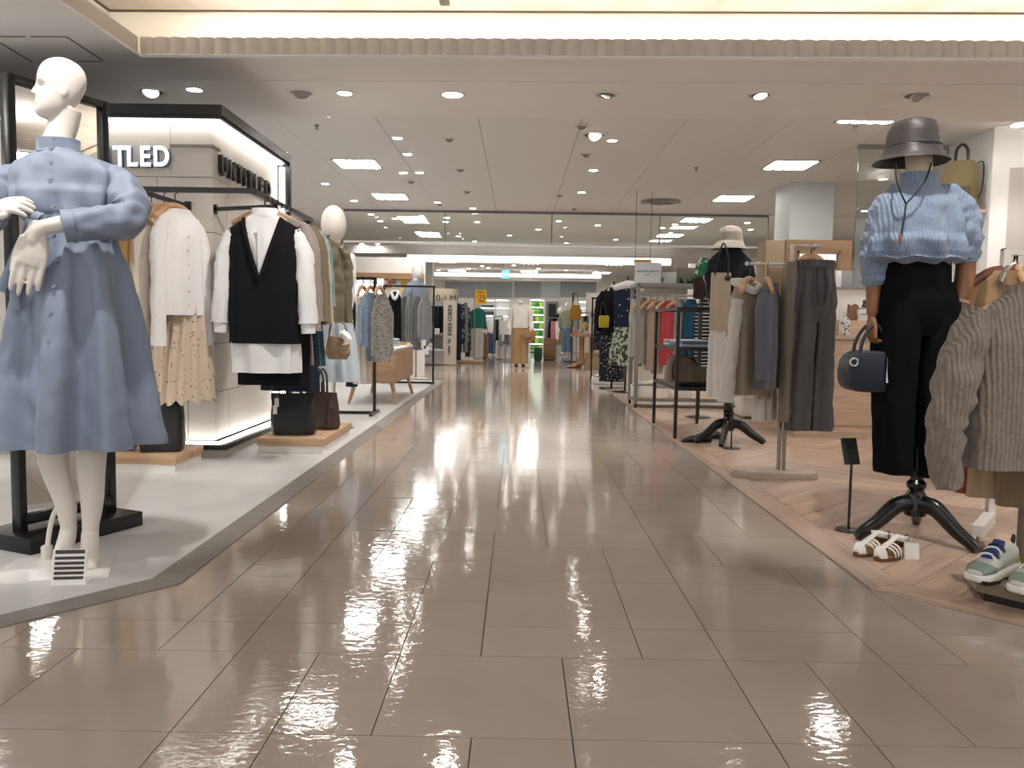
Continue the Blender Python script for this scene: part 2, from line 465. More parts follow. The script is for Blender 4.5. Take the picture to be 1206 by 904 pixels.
near = [(-3,-4,-3,-2),(-3,-2,-3,0),(-2,0,-2,0),(0,1,-2,0),(1,3,-2,0),
        (-3,-2,0,2),(-2,-1,0,2),(-1,1,0,2),(1,3,0,2),(-3,-1,2,3),(-1,0,2,4),(0,2,2,3),(2,3,2,3),(-3,-1,3,5),(-1,0,4,6),(0,2,3,5),(2,3,3,5),
        (-3,-1,5,6),(0,2,5,7),(2,3,5,7),(-3,-2,6,8),(-2,0,6,8),(0,1,7,8),(1,3,7,8),(-3,-2,8,10),(-2,-1,8,10),(-1,1,8,10),(1,3,8,10),
        (-5,-3,0,2),(-7,-5,0,2),(-5,-3,-2,0),(-7,-5,-2,0),(-6,-4,2,3),(-4,-3,2,3),(-6,-4,3,5),(-4,-3,3,5),(-5,-4,5,7),(-4,-3,5,7),(-5,-3,7,8),
        (3,5,2,3),(3,5,3,5),(3,5,5,6),(3,4,6,8),(4,6,6,8),(3,4,0,2),(4,5,0,2),(5,7,0,2),(3,4,-2,0),(4,6,-2,0),(5,6,2,5),(6,8,2,3),(6,8,3,5),(5,6,5,6),
        (-2,0,10,11),(0,1,10,12),(1,2,10,11),(2,3,10,12),(-2,-1,11,13),(-1,0,11,13)]
occ = {}
tiles = []
def put(k0, k1, j0, j1):
    for k in range(k0, k1):
        for j in range(j0, j1): occ[(k, j)] = 1
    tiles.append((k0, k1, j0, j1))
for k0, k1, j0, j1 in near:
    if j1 < j0 or k1 < k0: continue
    if any((k, j) in occ for k in range(k0, k1) for j in range(j0, j1)): continue
    put(k0, k1, j0, j1)
def free(k0, k1, j0, j1): return not any((k, j) in occ for k in range(k0, k1) for j in range(j0, j1))
JMAX = int((27.2-JY0)/TY)
for j in range(-4, JMAX):
    kr = range(-9, 10) if j < 10 else (range(-6, 7) if j < 50 else range(-36, 36, 1))
    for k in kr:
        if (k, j) in occ: continue
        lim = 3 if k < 3 else 99
        if k < -3: lim = -3
        opts = [(2, 2), (2, 1), (1, 2), (2, 2), (2, 1), (1, 1)]
        rnd.shuffle(opts)
        for w, d in opts+[(1, 1)]:
            if k+w <= max(lim, k+1) and free(k, k+w, j, j+d): put(k, k+w, j, j+d); break
G = .0015
def in_aisle(k0, k1, j0, j1):
    xa, xb = KX0+k0*TX, KX0+k1*TX; ya, yb = JY0+j0*TY, JY0+j1*TY
    if yb < 0.9: return False
    for x in (xa, xb, (xa+xb)/2):
        for y in (ya, yb):
            if y > 12.6: return True
            lx = -1.04 if y > 2.85 else -1.04-(2.95-y)*.85
            rx = 1.25 if y > 2.75 else 1.25+(2.80-y)*1.05
            if lx <= x <= rx: return True
    return False
tiles = [t for t in tiles if in_aisle(*t)]
tiles.sort(key=lambda t: t[2])
tile_cache = {}
rest = MB()
for i, (k0, k1, j0, j1) in enumerate(tiles):
    w, d = (k1-k0)*TX, (j1-j0)*TY
    x, y = KX0+k0*TX, JY0+j0*TY
    if i < 296:
        key = (k1-k0, j1-j0)
        if key not in tile_cache:
            tile_cache[key] = MB().box(G, w-G, G, d-G, -.01, 0).mesh('tile', TILE)
        o = bpy.data.objects.new('tile', tile_cache[key]); COL.objects.link(o); o.parent = floor; o.location = (x, y, 0)
    else:
        rest.box(x+G, x+w-G, y+G, y+d-G, -.01, 0)
ro = rest.build('tile_field', TILE, floor); ro['kind'] = 'stuff'

# ---- left shop: pale screed slab with a darker border strip
SCREED = mat('grey screed', (.57, .565, .555), .42, vary=.06, vscale=3.5, bump=('noise', 40, .05))
STRIP = mat('border stone', (.215, .195, .175), .45, vary=.10, vscale=14)
lp = [(-2.95, .75), (-1.65, 2.235), (-1.245, 2.70), (-1.245, 12.55), (-8.5, 12.55), (-8.5, .75)]
struct(MB().prism(lp, -.03, .004).build('floor_left', SCREED))
bs = thing('border_strip', None, None); struct(bs)
def strip(a, b, c, d, nm='border_piece'):
    MB().prism([a, b, c, d], -.03, .005).build(nm, STRIP, bs)
inn = [(-2.95, .75), (-1.645, 2.235), (-1.25, 2.73)]; out = [(-2.83, .75), (-1.544, 2.20), (-1.135, 2.685)]
strip(inn[0], out[0], out[1], inn[1]); strip(inn[1], out[1], out[2], inn[2])
yy = 2.7
while yy < 12.5:
    y2 = min(yy+1.4, 12.55)
    strip((-1.25, yy+.004+(.03 if yy < 2.8 else 0)), (-1.135, yy+.004-(.015 if yy < 2.8 else 0)), (-1.135, y2), (-1.25, y2)); yy = y2
# ---- right shop: herringbone oak planks behind a border plank
PLANK = wood('oak floor plank', (.50, .355, .26), .42, 'X', .8, .11)
fr = struct(MB().prism([(1.235, 2.76), (3.2, .78), (8.5, .78), (8.5, 11.6), (1.235, 11.6)], -.03, .001).build('floor_right', mat('plank joint', (.16, .10, .06), .8)))
def clip(poly, nx, ny, c):
    out = []
    for i in range(len(poly)):
        a, b = poly[i], poly[(i+1) % len(poly)]
        da, db = a[0]*nx+a[1]*ny-c, b[0]*nx+b[1]*ny-c
        if da >= 0: out.append(a)
        if da*db < 0:
            t = da/(da-db); out.append((a[0]+(b[0]-a[0])*t, a[1]+(b[1]-a[1])*t))
    return out
Wp, Np = .15, 5
BW = .135
q2 = math.sqrt(.5)
hps = [(1, 0, 1.235+BW), (q2, q2, (1.235+2.76)*q2+BW), (0, -1, -11.6), (-1, 0, -6.5)]
def to_world(u, v): return (1.3+(u-v)*q2, 1.0+(u+v)*q2)
cand = []
for a in range(-60, 110):
    for b in range(-90, 90):
        t = (a-b) % (2*Np)
        if t == 0: rect = (a, b, a+Np, b+1, 0)
        elif t == 2*Np-1: rect = (a, b, a+1, b+Np, 1)
        else: continue
        g = .0012
        r0 = (rect[0]*Wp+g, rect[1]*Wp+g, rect[2]*Wp-g, rect[3]*Wp-g)
        c = to_world((r0[0]+r0[2])/2, (r0[1]+r0[3])/2)
        if c[0] < .6 or c[0] > 6.8 or c[1] < .6 or c[1] > 12: continue
        if c[0] > 1.0+c[1]*.72: continue
        poly = [to_world(r0[0], r0[1]), to_world(r0[2], r0[1]), to_world(r0[2], r0[3]), to_world(r0[0], r0[3])]
        n0 = len(poly); p0 = poly[:]
        for hp in hps: poly = clip(poly, *hp)
        if len(poly) < 3: continue
        cand.append((c[1], rect[4], c, poly, poly == p0))
cand.sort(key=lambda q: q[0])
restp = MB(); pm = None
for i, (yy, ori, c, poly, whole) in enumerate(cand):
    if i >= 290: restp.prism(poly, -.01, .006); continue
    # local frame along the plank so the grain runs with it
    ang = PI/4 + (PI/2 if ori else 0)
    if whole:
        if pm is None:
            pm = MB().box(-Np*Wp/2+.0012, Np*Wp/2-.0012, -Wp/2+.0012, Wp/2-.0012, -.01, .006).mesh('plank', PLANK)
        o = bpy.data.objects.new('plank', pm); COL.objects.link(o); o.parent = fr
    else:
        ca, sa = math.cos(-ang), math.sin(-ang)
        o = MB().prism([((p[0]-c[0])*ca-(p[1]-c[1])*sa, (p[0]-c[0])*sa+(p[1]-c[1])*ca) for p in poly], -.01, .006).build('plank', PLANK, fr)
    o.location = (c[0], c[1], 0); o.rotation_euler.z = ang
if restp.v: restp.build('plank_field', PLANK, fr)['kind'] = 'stuff'
PLANKY = wood('oak border plank', (.46, .33, .25), .42, 'Y', .8, .1)
yy = 2.76
while yy < 11.6:
    y2 = min(yy+1.2, 11.6)
    a = [(1.235, yy+.001), (1.235+BW-.002, yy+.001+(.055 if yy < 2.8 else 0)), (1.235+BW-.002, y2-.001), (1.235, y2-.001)]
    MB().prism(a, -.01, .006).build('border_plank', PLANKY, fr); yy = y2
for k in range(2):
    d = Vector((q2, -q2)); n = Vector((q2, q2)); s0 = Vector((1.235, 2.76)) + d*(1.2*k+.001); s1 = s0+d*1.198
    e0 = s0+n*(BW-.002) + (Vector((.039, -.039)) if k == 0 else Vector((0, 0))); e1 = s1+n*(BW-.002)
    ang = -PI/4; ca, sa = math.cos(PI/4), math.sin(PI/4)
    o = MB().prism([((p.x-s0.x)*ca-(p.y-s0.y)*sa, (p.x-s0.x)*sa+(p.y-s0.y)*ca) for p in (s0, s1, e1, e0)], -.01, .006).build('border_plank', PLANK, fr)
    o.location = (s0.x, s0.y, 0); o.rotation_euler.z = ang

# ---- ceiling with the lit tray over the aisle
ceil = struct(MB().box(-9, -2.50, -3.5, 5.33, CZ, CZ+.012).box(-9, 9, 5.33, 5.85, CZ, CZ+.012).box(-9, 9, 5.865, 6.84, CZ, CZ+.012)
    .box(-9, 9, 5.85, 5.865, CZ+.008, CZ+.02).build('ceiling', CEIL))
struct(MB().box(-9.5, 9.5, 6.841, 6.88, CZ, CZ+.12).build('trim_1', CEIL))
struct(MB().box(-9, 9, 6.25, 13.25, CZ2+.006, CZ2+.1).build('ceiling_back', SEAM))
cb = bpy.data.objects['ceiling_back']
pw = .915; x0 = -1.30-pw*8
pmesh = MB().box(.003, pw-.003, 6.25, 13.2, CZ2, CZ2+.02).mesh('ceiling_panel', CEILP)
for i in range(18):
    o = bpy.data.objects.new('ceiling_panel', pmesh); COL.objects.link(o); o.parent = cb; o.location.x = x0+i*pw
# tray: scalloped plaster trim, lit cove wall, raised linen panel
tr = struct(thing('trim_2', None, None))
SW = .099
def scallop(n_):
    pts = []
    for q in range(7):
        t = q/6; pts.append((t*SW, -.028*math.sin(PI*t)))
    return pts
sp_ = scallop(0)
prof = [(x, y) for x, y in sp_] + [(SW, .02), (0, .02)]
smesh = MB().prism(prof, CZ+.012, CZ+.118).mesh('scallop', TRIMM, sharp=30)
for i in range(72):
    o = bpy.data.objects.new('scallop', smesh); COL.objects.link(o); o.parent = tr; o.location = (-2.50+i*SW, 5.35, 0)
for i in range(56):
    o = bpy.data.objects.new('scallop', smesh); COL.objects.link(o); o.parent = tr; o.location = (-2.52, 5.33-i*SW, 0); o.rotation_euler.z = PI/2+PI
MB().box(-2.56, 6.2, 5.345, 5.41, CZ-.006, CZ+.014).build('bead', CEIL, tr)
MB().box(-2.56, -2.49, -3, 5.345, CZ-.006, CZ+.014).build('bead', CEIL, tr)
COVE = mat('cove wall', (.84, .80, .72), .7)
struct(MB().box(-2.98, 7, 5.78, 5.84, CZ+.012, 3.12).box(-2.98, -2.92, -3.3, 5.78, CZ+.012, 3.12).build('wall_cove', COVE))
struct(MB().box(-2.95, 7, -3.3, 5.78, 3.10, 3.14).build('ceiling_tray', CEIL))
TRAYP = mat('tray linen panel', (.44, .385, .345), .8, vary=.12, vscale=5)
tp = struct(MB().box(-2.90, 6.6, -3.1, 5.75, 3.045, 3.09).build('trim_3', TRAYP))
MB().box(-2.92, 6.6, 5.75, 5.765, 3.035, 3.09).box(-2.92, -2.90, -3.1, 5.75, 3.035, 3.09).build('edge_bead', mat('bronze edge', (.10, .07, .05), .5), tp)
cl = thing('cove_light', 'warm tube lights hidden behind the scalloped ledge of the ceiling tray', 'light', (0, 5.55, CZ+.03))
for i in range(7):
    MB().tube([(-2.3+i*1.22, 0, .06), (-1.16+i*1.22, 0, .06)], .014, 8).build('tube', WARM, cl)
for i in range(6):
    MB().tube([(-2.74, -.3-i*1.22, .06), (-2.74, -1.44-i*1.22, .06)], .014, 8).build('tube', WARM, cl)
MB().box(-2.9, 6.2, -.10, .20, -.017, .0).box(-2.90, -2.60, -8, -.1, -.017, 0).build('ledge', CEIL, cl)
# metal track rod that hangs from the tray
t = D(524, 8, 4.3)
tk = thing('track_rod', 'square steel track hanging from the ceiling tray above the aisle', 'track', (t.x, 4.3, 0))
MB().bar((0, -1.5, t.z+.03), (0, 0, t.z+.03), .05, .05).build('rail', STEEL, tk)
MB().bar((0, -.15, t.z+.05), (0, -.15, 3.045), .02).build('hanger_rod', STEEL, tk)

# the tray and the ceiling steps run slightly askew to the tiled aisle
SKEW = -.026; _pv = Vector((0, 5.4, 0)); _rm = Matrix.Rotation(SKEW, 3, 'Z')
for o in [q for q in list(COL.objects) if q.parent is None and q.name in ('ceiling', 'trim_1', 'trim_2', 'trim_3', 'wall_cove', 'ceiling_tray', 'cove_light')]:
    o.location = _pv + _rm @ (o.location-_pv); o.rotation_euler.z = SKEW
_un = _rm.transposed()
def Fc(px, py):
    p = F(px, py, CZ); return _pv + _un @ (p-_pv)
# access panels in the left ceiling
for pts in (((0, 43), (30, 43)), ((36, 43), (78, 43)), ((78, 43), (121, 71)), ((0, 50), (38, 73)), ((92, 72), (121, 72))):
    a, b = Fc(*pts[0]), Fc(*pts[1]); a.z = b.z = CZ
    MB().bar((a.x, a.y, CZ+.001), (b.x, b.y, CZ+.001), .016, .006).build('access_joint', SEAM, ceil)

# side walls and far wall
struct(MB().box(-8.6, -8.5, -3.5, 27, 0, 3.3).build('wall_left', WHITE))
struct(MB().box(8.5, 8.6, -3.5, 27, 0, 3.3).build('wall_right', WHITE))
FARW = mat('far wall paint', (.76, .72, .66), .7)
wb = struct(MB().box(-8.6, 8.6, 27, 27.1, 0, 3.0).build('wall_back', FARW))
GREYP = mat('grey wall panel', (.30, .32, .325), .6)
for a, b in ((524, 603), (606, 637), (660, 702)):
    A, B = D(a, 331, 26.9), D(b, 350, 26.9)
    MB().box(A.x, B.x, 26.95, 27.0, B.z, A.z).build('wall_panel', GREYP, wb)
A, B = D(637, 331, 26.9), D(660, 350, 26.9)
MB().box(A.x, B.x, 26.96, 27.0, B.z, A.z).build('wall_panel', mat('pale wall panel', (.5, .53, .53), .6), wb)
# ceiling beyond the smoke barrier
struct(MB().box(-9, 9, 13.25, 19.2, CZ2, CZ2+.1).box(-9, 9, 19.2, 27.2, 2.5, 2.6).box(-9, 9, 19.16, 19.2, 2.5, CZ2+.1).build('ceiling_far', CEIL))
GLASS = bpy.data.materials.new('smoke barrier glass'); GLASS.use_nodes = True
g_ = GLASS.node_tree; g_.nodes['Principled BSDF'].inputs['Base Color'].default_value = (.86, .93, .91, 1)
g_.nodes['Principled BSDF'].inputs['Transmission Weight'].default_value = 1; g_.nodes['Principled BSDF'].inputs['Roughness'].default_value = 0
g_.nodes['Principled BSDF'].inputs['IOR'].default_value = 1.45
def barrier(Y, px_list, ztop, zbot, label):
    gb = thing('smoke_barrier', label, 'glass screen', (0, Y, 0))
    xs = [D(p, 260, Y).x for p in px_list]
    for a, b in zip(xs, xs[1:]):
        MB().box(a+.006, b-.006, -.004, .004, zbot, ztop).build('glass_pane', GLASS, gb)
        MB().box(b-.008, b+.008, -.012, .012, zbot, ztop).build('joint', GREYM, gb)
    MB().box(xs[0], xs[-1], -.02, .02, ztop-.004, ztop+.03).build('top_channel', GREYM, gb)
    MB().box(xs[0], xs[-1], -.015, .015, zbot-.03, zbot).build('bottom_rail', WHITE, gb)
barrier(13.22, [405, 524, 650, 777, 905], CZ2-.03, 2.20, 'row of clear glass smoke barrier panes hanging from the ceiling over the aisle')
barrier(8.12, [1007, 1066, 1112], CZ2-.03, 1.2, 'clear glass partition behind the right mannequin and wooden counter')
# luminous strips far down the aisle
def light_bar(px0, px1, py, Y, h_, label, name='linear_light', m=LITS):
    A, B = D(px0, py, Y), D(px1, py, Y)
    t = thing(name, label, 'light', ((A.x+B.x)/2, Y, A.z))
    w = B.x-A.x
    MB().box(-w/2, w/2, 0, .06, -h_/2, h_/2).build('diffuser', m, t)
    MB().box(-w/2-.03, w/2+.03, .06, .12, -h_/2-.03, h_/2+.03).build('housing', WHITE, t)
    zc = CZ2 if Y < 19.15 else 2.5
    for x in (-w*.4, w*.4): MB().bar((x,.09,h_/2+.02),(x,.09,zc-A.z+.002),.02).build('drop_rod', WHITE, t)
    return t
light_bar(480, 790, 303.5, 18.95, .12, 'long white luminous strip across the aisle at the far beam')
light_bar(511, 708, 322.5, 24.2, .07, 'thin white luminous strip above the far lattice truss')
tr_ = thing('lattice_truss', 'white metal lattice truss hanging below the far ceiling', 'truss', (0, 24.6, 0))
A, B = D(511, 325, 24.6), D(708, 331, 24.6)
MB().bar((A.x, 0, A.z), (B.x, 0, A.z), .04).build('top_chord', WHITE, tr_)
MB().bar((A.x, 0, B.z), (B.x, 0, B.z), .04).build('bottom_chord', WHITE, tr_)
nb = 18
for i in range(nb):
    xa = A.x+(B.x-A.x)*i/nb; xb = A.x+(B.x-A.x)*(i+1)/nb
    MB().bar((xa, 0, A.z if i % 2 else B.z), (xb, 0, B.z if i % 2 else A.z), .02).build('web_bar', WHITE, tr_)
for x in (A.x, B.x):
    MB().bar((x, 0, B.z), (x, 0, 2.5), .03).build('drop_rod', WHITE, tr_)

# ---- ceiling fittings
def panel_light(x, y, label, z=CZ2, s=.5, group='square ceiling lights'):
    t = thing('ceiling_light', label, 'light', (x, y, z), 0, group)
    MB().box(-s/2, s/2, -s/2, -s/2+.02, -.012, .01).box(-s/2, s/2, s/2-.02, s/2, -.012, .01).box(-s/2, -s/2+.02, -s/2, s/2, -.012, .01).box(s/2-.02, s/2, -s/2, s/2, -.012, .01).build('frame', WHITE, t)
    c = s/4
    for i in range(4):
        xx = -s/2+.02+i*(s-.04)/4; w = (s-.04)/4
        rg = []
        for q in range(7):
            a = PI*q/6; rg.append((xx+w/2-math.cos(a)*(w/2-.003), -.004-.014*math.sin(a)))
        MB().prism_xz(rg, -s/2+.02, s/2-.02).build('diffuser', LITW, t)
    return t
ORD_ = 'first second third fourth fifth sixth seventh eighth'.split()
lab = ['{} square four-tube ceiling light in the row above the {}'.format(o, s) for s in ('left shop', 'right shop') for o in ('first', 'second', 'third', 'fourth', 'fifth')]
li = 0
for x, y0 in ((-1.87, 7.03), (2.97, 7.0)):
    for i in range(5):
        panel_light(x, y0+2.38*i-(.25 if x > 0 and i else 0), lab[li]); li += 1
panel_light(-4.2, 9.1, 'square ceiling light deep above the left shop behind the column', group=None) if False else None
for i, (x, y) in enumerate(((-4.6, 8.4), (-4.6, 11.2), (6.0, 8.6), (6.0, 11.4))):
    panel_light(x, y, 'square four-tube ceiling light deep inside the {} shop, {} one'.format('left' if x < 0 else 'right', 'nearer' if y < 10 else 'farther'))
for i, (x, y) in enumerate(((-4.3, 2.4), (-4.3, 4.5), (-3.6, .4), (4.5, 2.4), (4.5, 4.5), (3.9, .4), (-6.4, 3.2), (-6.4, 5.2))):  # added lights out of view, brightening the side floors and near ceiling
    panel_light(x, y, 'added unseen fill light over the {} shop near the entrance, {} one'.format('left' if x < 0 else 'right', ORD_[i]), CZ-.002)
for i, (x, y) in enumerate(((-1.9, 21.4), (.3, 21.4), (2.5, 21.4), (-1.9, 24.9), (.3, 24.9), (2.5, 24.9), (-5.2, 21.4), (5.6, 21.0))):
    panel_light(x, y, 'square light in the far ceiling behind the luminous strip, {} one'.format(ORD_[i]), 2.498, .55)
CHROME = mat('chrome reflector', (.6, .58, .55), .2, metal=1)
DARKL = mat('unlit lamp', (.34, .32, .30), .3)
ORD = 'first second third fourth fifth sixth seventh eighth ninth tenth eleventh twelfth thirteenth fourteenth fifteenth sixteenth seventeenth eighteenth nineteenth twentieth twenty-first twenty-second twenty-third twenty-fourth twenty-fifth'.split()
def ordered(pts): return [ORD[sorted(pts).index(p)] for p in pts]
def downlight(px, py, z, label, kind='lit', dia=.15, power=0, group=None, aim=None):
    p = F(px, py, z)
    t = thing('downlight', label, 'light', p, 0, group)
    r = dia/2
    if kind == 'lit':
        MB().lathe([(r*.9, .0), (r*1.12, 0), (r*1.12, -.006), (r*.9, -.008)], 24, cap0=False, cap1=False).build('trim_ring', WHITE, t)
        MB().lathe([(r*.9, .004), (r*.9, -.004)], 24).build('lamp_disc', LITD, t)
    else:
        MB().lathe([(r*1.0, .003), (r*1.35, .0), (r*1.35, -.006), (r*1.0, -.010)], 24, cap0=False, cap1=False).build('trim_ring', WHITE if kind == 'eye' else CEIL, t)
        MB().lathe([(r*1.0, .002), (r*1.0, -.003)], 24).build('recess', DARKL if kind != 'eye' else GREYM, t)
        eb = MB(); eb.lathe([(r*.30, .04), (r*.72, .0), (r*.74, -.03), (r*.66, -.03)], 18, cap1=False)
        lb = MB().lathe([(r*.66, -.02), (r*.66, -.026)], 18)
        d = Vector(aim or (.3, -.6, -.8)).normalized()
        M = d.to_track_quat('-Z', 'Y').to_matrix().to_4x4()
        M = Matrix.Translation((0, 0, .012)) @ M
        eb.xf(M).build('eyeball', CHROME if kind != 'eye' else WHITE, t); lb.xf(M).build('lamp_disc', DARKL if kind == 'off' else LITE, t)
    if power and p.y < 17:
        power *= 1.4
        spot('downlight_lamp', p+Vector((0, 0, -.05)), p+Vector(aim or (0, 0, -1)), power, 95, .8, .07).location
    return t
downlight(178, 107, CZ, 'round spot tilted in the ceiling above the left mannequin, brightly lit', 'eye', .17, 0, aim=(.1, -.5, -.8))
downlight(229, 105, CZ, 'small lit round ceiling light just right of the tilted spot over the column', 'lit', .125, 25)
downlight(355, 108, CZ, 'unlit adjustable ceiling spot left of a small lit round light', 'off', .17)
downlight(406, 109, CZ, 'small lit round ceiling light right of an unlit adjustable spot', 'lit', .12, 25)
downlight(533, 111, CZ, 'largest lit round ceiling light, above the middle of the aisle', 'lit', .17, 40)
downlight(713, 111, CZ, 'lit adjustable ceiling spot over the aisle beside the large round light', 'spot', .15, 25, aim=(-.3, .2, -.9))
downlight(895, 111, CZ, 'lit adjustable ceiling spot above the right shop entrance', 'spot', .15, 25, aim=(.1, -.2, -.9))
downlight(1080, 111, CZ, 'unlit adjustable ceiling spot above the bucket hat', 'off', .17)
downlight(700, 158, CZ2, 'tilted round ceiling spot with bright lamp above the aisle middle', 'eye', .2, 0, aim=(.3, -.6, -.5))
downlight(1200, 147, CZ, 'small lit round ceiling light above the backpack shelf', 'lit', .13, 20)
far_l = [(468,162),(480,181),(475,203),(494,203),(417,236),(383,216),(515,238),(557,245),(699,200),(685,226),(962,242),(1018,248),(721,165),(436,197),(303,159),(333,179)]
for i, (px, py) in enumerate(far_l):
    downlight(px, py, CZ2, 'small lit round ceiling light before the glass barrier, {} from the left'.format(ordered(far_l)[i]), 'lit', .11, 14 if i % 3 == 0 else 0, group='round ceiling lights before the smoke barrier')
far_u = [(529,163),(542,199),(550,225),(685,148),(690,181),(659,229),(676,245),(484,213),(518,240)]
for i, (px, py) in enumerate(far_u):
    downlight(px, py, CZ2, 'small unlit round ceiling fitting before the glass barrier, {} from the left'.format(ordered(far_u)[i]), 'off', .10, group='unlit ceiling fittings before the smoke barrier')
far2 = [(437,252),(465,257),(497,254),(526,256),(525,261),(658,260),(704,265),(559,284),(612,287),(667,286),(725,282),(540,278),(522,286),(426,287),(445,287),(780,268),(795,264),(448,260),(562,261),(790,274),(634,270),(880,262),(884,270),(600,277)]
for i, (px, py) in enumerate(far2):
    downlight(px, py, CZ2, 'tiny lit ceiling spot beyond the glass smoke barrier, {} from the left'.format(ordered(far2)[i]), 'lit', .12, 30 if i % 2 == 0 else 0, group='ceiling spots beyond the smoke barrier')
far3 = [(552,316),(568,313),(575,315),(634,316),(667,318),(516,318),(605,312)]
for i, (px, py) in enumerate(far3):
    downlight(px, py, 2.5, 'tiny lit ceiling spot between the far luminous strips, {} from the left'.format(ordered(far3)[i]), 'lit', .14, 45, group='ceiling spots between the luminous strips')
# round air vent, smoke detectors, ceiling slot
p = F(778, 237, CZ2)
v = thing('air_vent', 'large round ceiling air vent above the right side of the aisle', 'vent', p)
for i in range(4): MB().lathe([(.29-i*.07, 0), (.29-i*.07, -.012-.012*i), (.255-i*.07, -.016-.012*i), (.255-i*.07, -.004)], 28, cap0=False, cap1=False).build('vent_ring', CHROME if i % 2 else GREYM, v)
p = F(493, 139.5, CZ2)
v = thing('air_vent', 'round ceiling vent half hidden by the ceiling step left of centre', 'vent', (p.x, 6.86, CZ2))
for i in range(3): MB().lathe([(.26-i*.08, 0), (.26-i*.08, -.02-.012*i), (.22-i*.08, -.024-.012*i), (.22-i*.08, -.004)], 28, cap0=False, cap1=False).build('vent_ring', mat('bronze vent', (.12, .07, .05), .5), v)
for (px, py, z, lb) in ((565, 293, CZ2, 'long slot air diffuser in the far ceiling left of centre'), (707, 294, CZ2, 'long slot air diffuser in the far ceiling right of centre')):
    p = F(px, py, z)
    v = thing('slot_diffuser', lb, 'vent', p); MB().box(-.32, .32, -.05, .05, -.012, 0).build('frame', GREYM, v); MB().box(-.29, .29, -.02, .02, -.016, -.012).build('slot', DARKL, v)
for px, py, lb in ((373, 147, 'tiny sprinkler head under the ceiling near the left light strip'), (1007, 148, 'tiny sprinkler head under the ceiling near the bucket hat'), (820, 197, 'tiny grey sprinkler head in the ceiling between the square lights')):
    p = F(px, py, CZ2); tag(MB().lathe([(.022, 0), (.02, -.012), (.008, -.02), (.008, -.035), (.018, -.037), (.018, -.04)], 12).build('sprinkler', GREYM, loc=p), lb, 'sprinkler')
# illuminated arrow sign
A = D(595.5, 323, 18.6)
s = thing('arrow_sign', 'small illuminated blue arrow sign hanging far down the aisle', 'sign', A)
MB().box(-.085, .085, 0, .05, -.085, .085).build('sign_box', mat('lit sign blue', (.08, .62, .80), .5, emit=1.6), s)
MB().prism_xz([(-.05, -.015), (.0, -.015), (.0, -.045), (.055, 0), (.0, .045), (.0, .015), (-.05, .015)], -.006, 0).build('arrow', mat('lit sign white', (1, 1, 1), .5, emit=2), s)
MB().bar((0, .02, .085), (0, .02, CZ2-A.z), .012).build('drop_rod', WHITE, s)

# ================================================================== LEFT SHOP
DRESS = mat('fabric blue cotton', (.21, .25, .335), .55, sheen=.1, spec=.35, bump=('noise', 300, .05), vary=.05, vscale=4)
DRESSB = mat('fabric belt cotton', (.20, .25, .33), .6, spec=.3)
WSHIRT = cloth('white poplin', (.80, .80, .80), .75)
BLK = cloth('black jersey', (.010, .010, .011), .9, spec=.15)
FIXT = mat('column panel', (.62, .58, .53), .5, vary=.05, vscale=2, bump=('noise', 8, .03))

# ---- white mannequin in the blue shirt dress
S1 = .00323
feet = F(92, 664)
mq = thing('mannequin', 'glossy white mannequin with turned head wearing a belted blue shirt dress', 'mannequin', feet)
def L(px, py, y=0):
    q = D(px, py, feet.y)-feet; return Vector((q.x, y, q.z))
SHK = L(92,170).x/L(92,170).z
def lean(m_, i0=0):                          # the figure leans with the line of its head and feet
    for i in range(i0, len(m_.v)): x, y, z = m_.v[i]; m_.v[i] = (x*.95+SHK*z, y*.95, z*.968)
    return m_
mb = MB()
# head looks towards the left of the picture, a little towards the camera, chin up
hM = Matrix.Translation(L(67.5, 141, .0)) @ Matrix.Rotation(R(212), 4, 'Z') @ Matrix.Rotation(R(-5), 4, 'Y') @ Matrix.Diagonal((.80, .86, 1, 1))
head(mb, hM, .216)
mb.tube([L(73, 126, .025), L(71.5, 142, .02), L(69, 158, .01), L(67, 174, 0), L(66, 186, 0)], [.052, .049, .048, .050, .05], 24, smooth=6)
_i = len(mb.v)
shell(mb, [(1.49,-.075,0,.05,.05,0),(1.44,-.055,0,.12,.07,0),(1.36,-.05,0,.15,.09,0),(1.25,-.025,0,.115,.09,0),(1.08,0,0,.165,.11,0),(.98,.0,0,.165,.11,0),(.84,0,0,.10,.09,0)], 32, 20, wr=0, hem=False, captop=True, capbot=True); lean(mb, _i)
legs = [([L(60,400),L(62,530,.0),L(71,590,.03),L(73,628,.045)], [.085,.054,.038,.025]), ([L(112,400),L(107,530,0),L(105,590,.02),L(101,628,.03)], [.085,.054,.039,.026])]
for pts, rd in legs: mb.tube(pts, rd, 20, smooth=8)
# tiptoe feet: heel high, toes forward
for h, t, e in ((L(73,634,.035), L(82,656,-.06), L(86,662,-.125)), (L(101,632,.03), L(114,655,-.05), L(124,662,-.09))):
    mb.tube([h+Vector((0,.015,.05)), h, h*.45+t*.55, t, e], [.026, .030, .031, .031, .016], 16, smooth=5, flat=1.0)
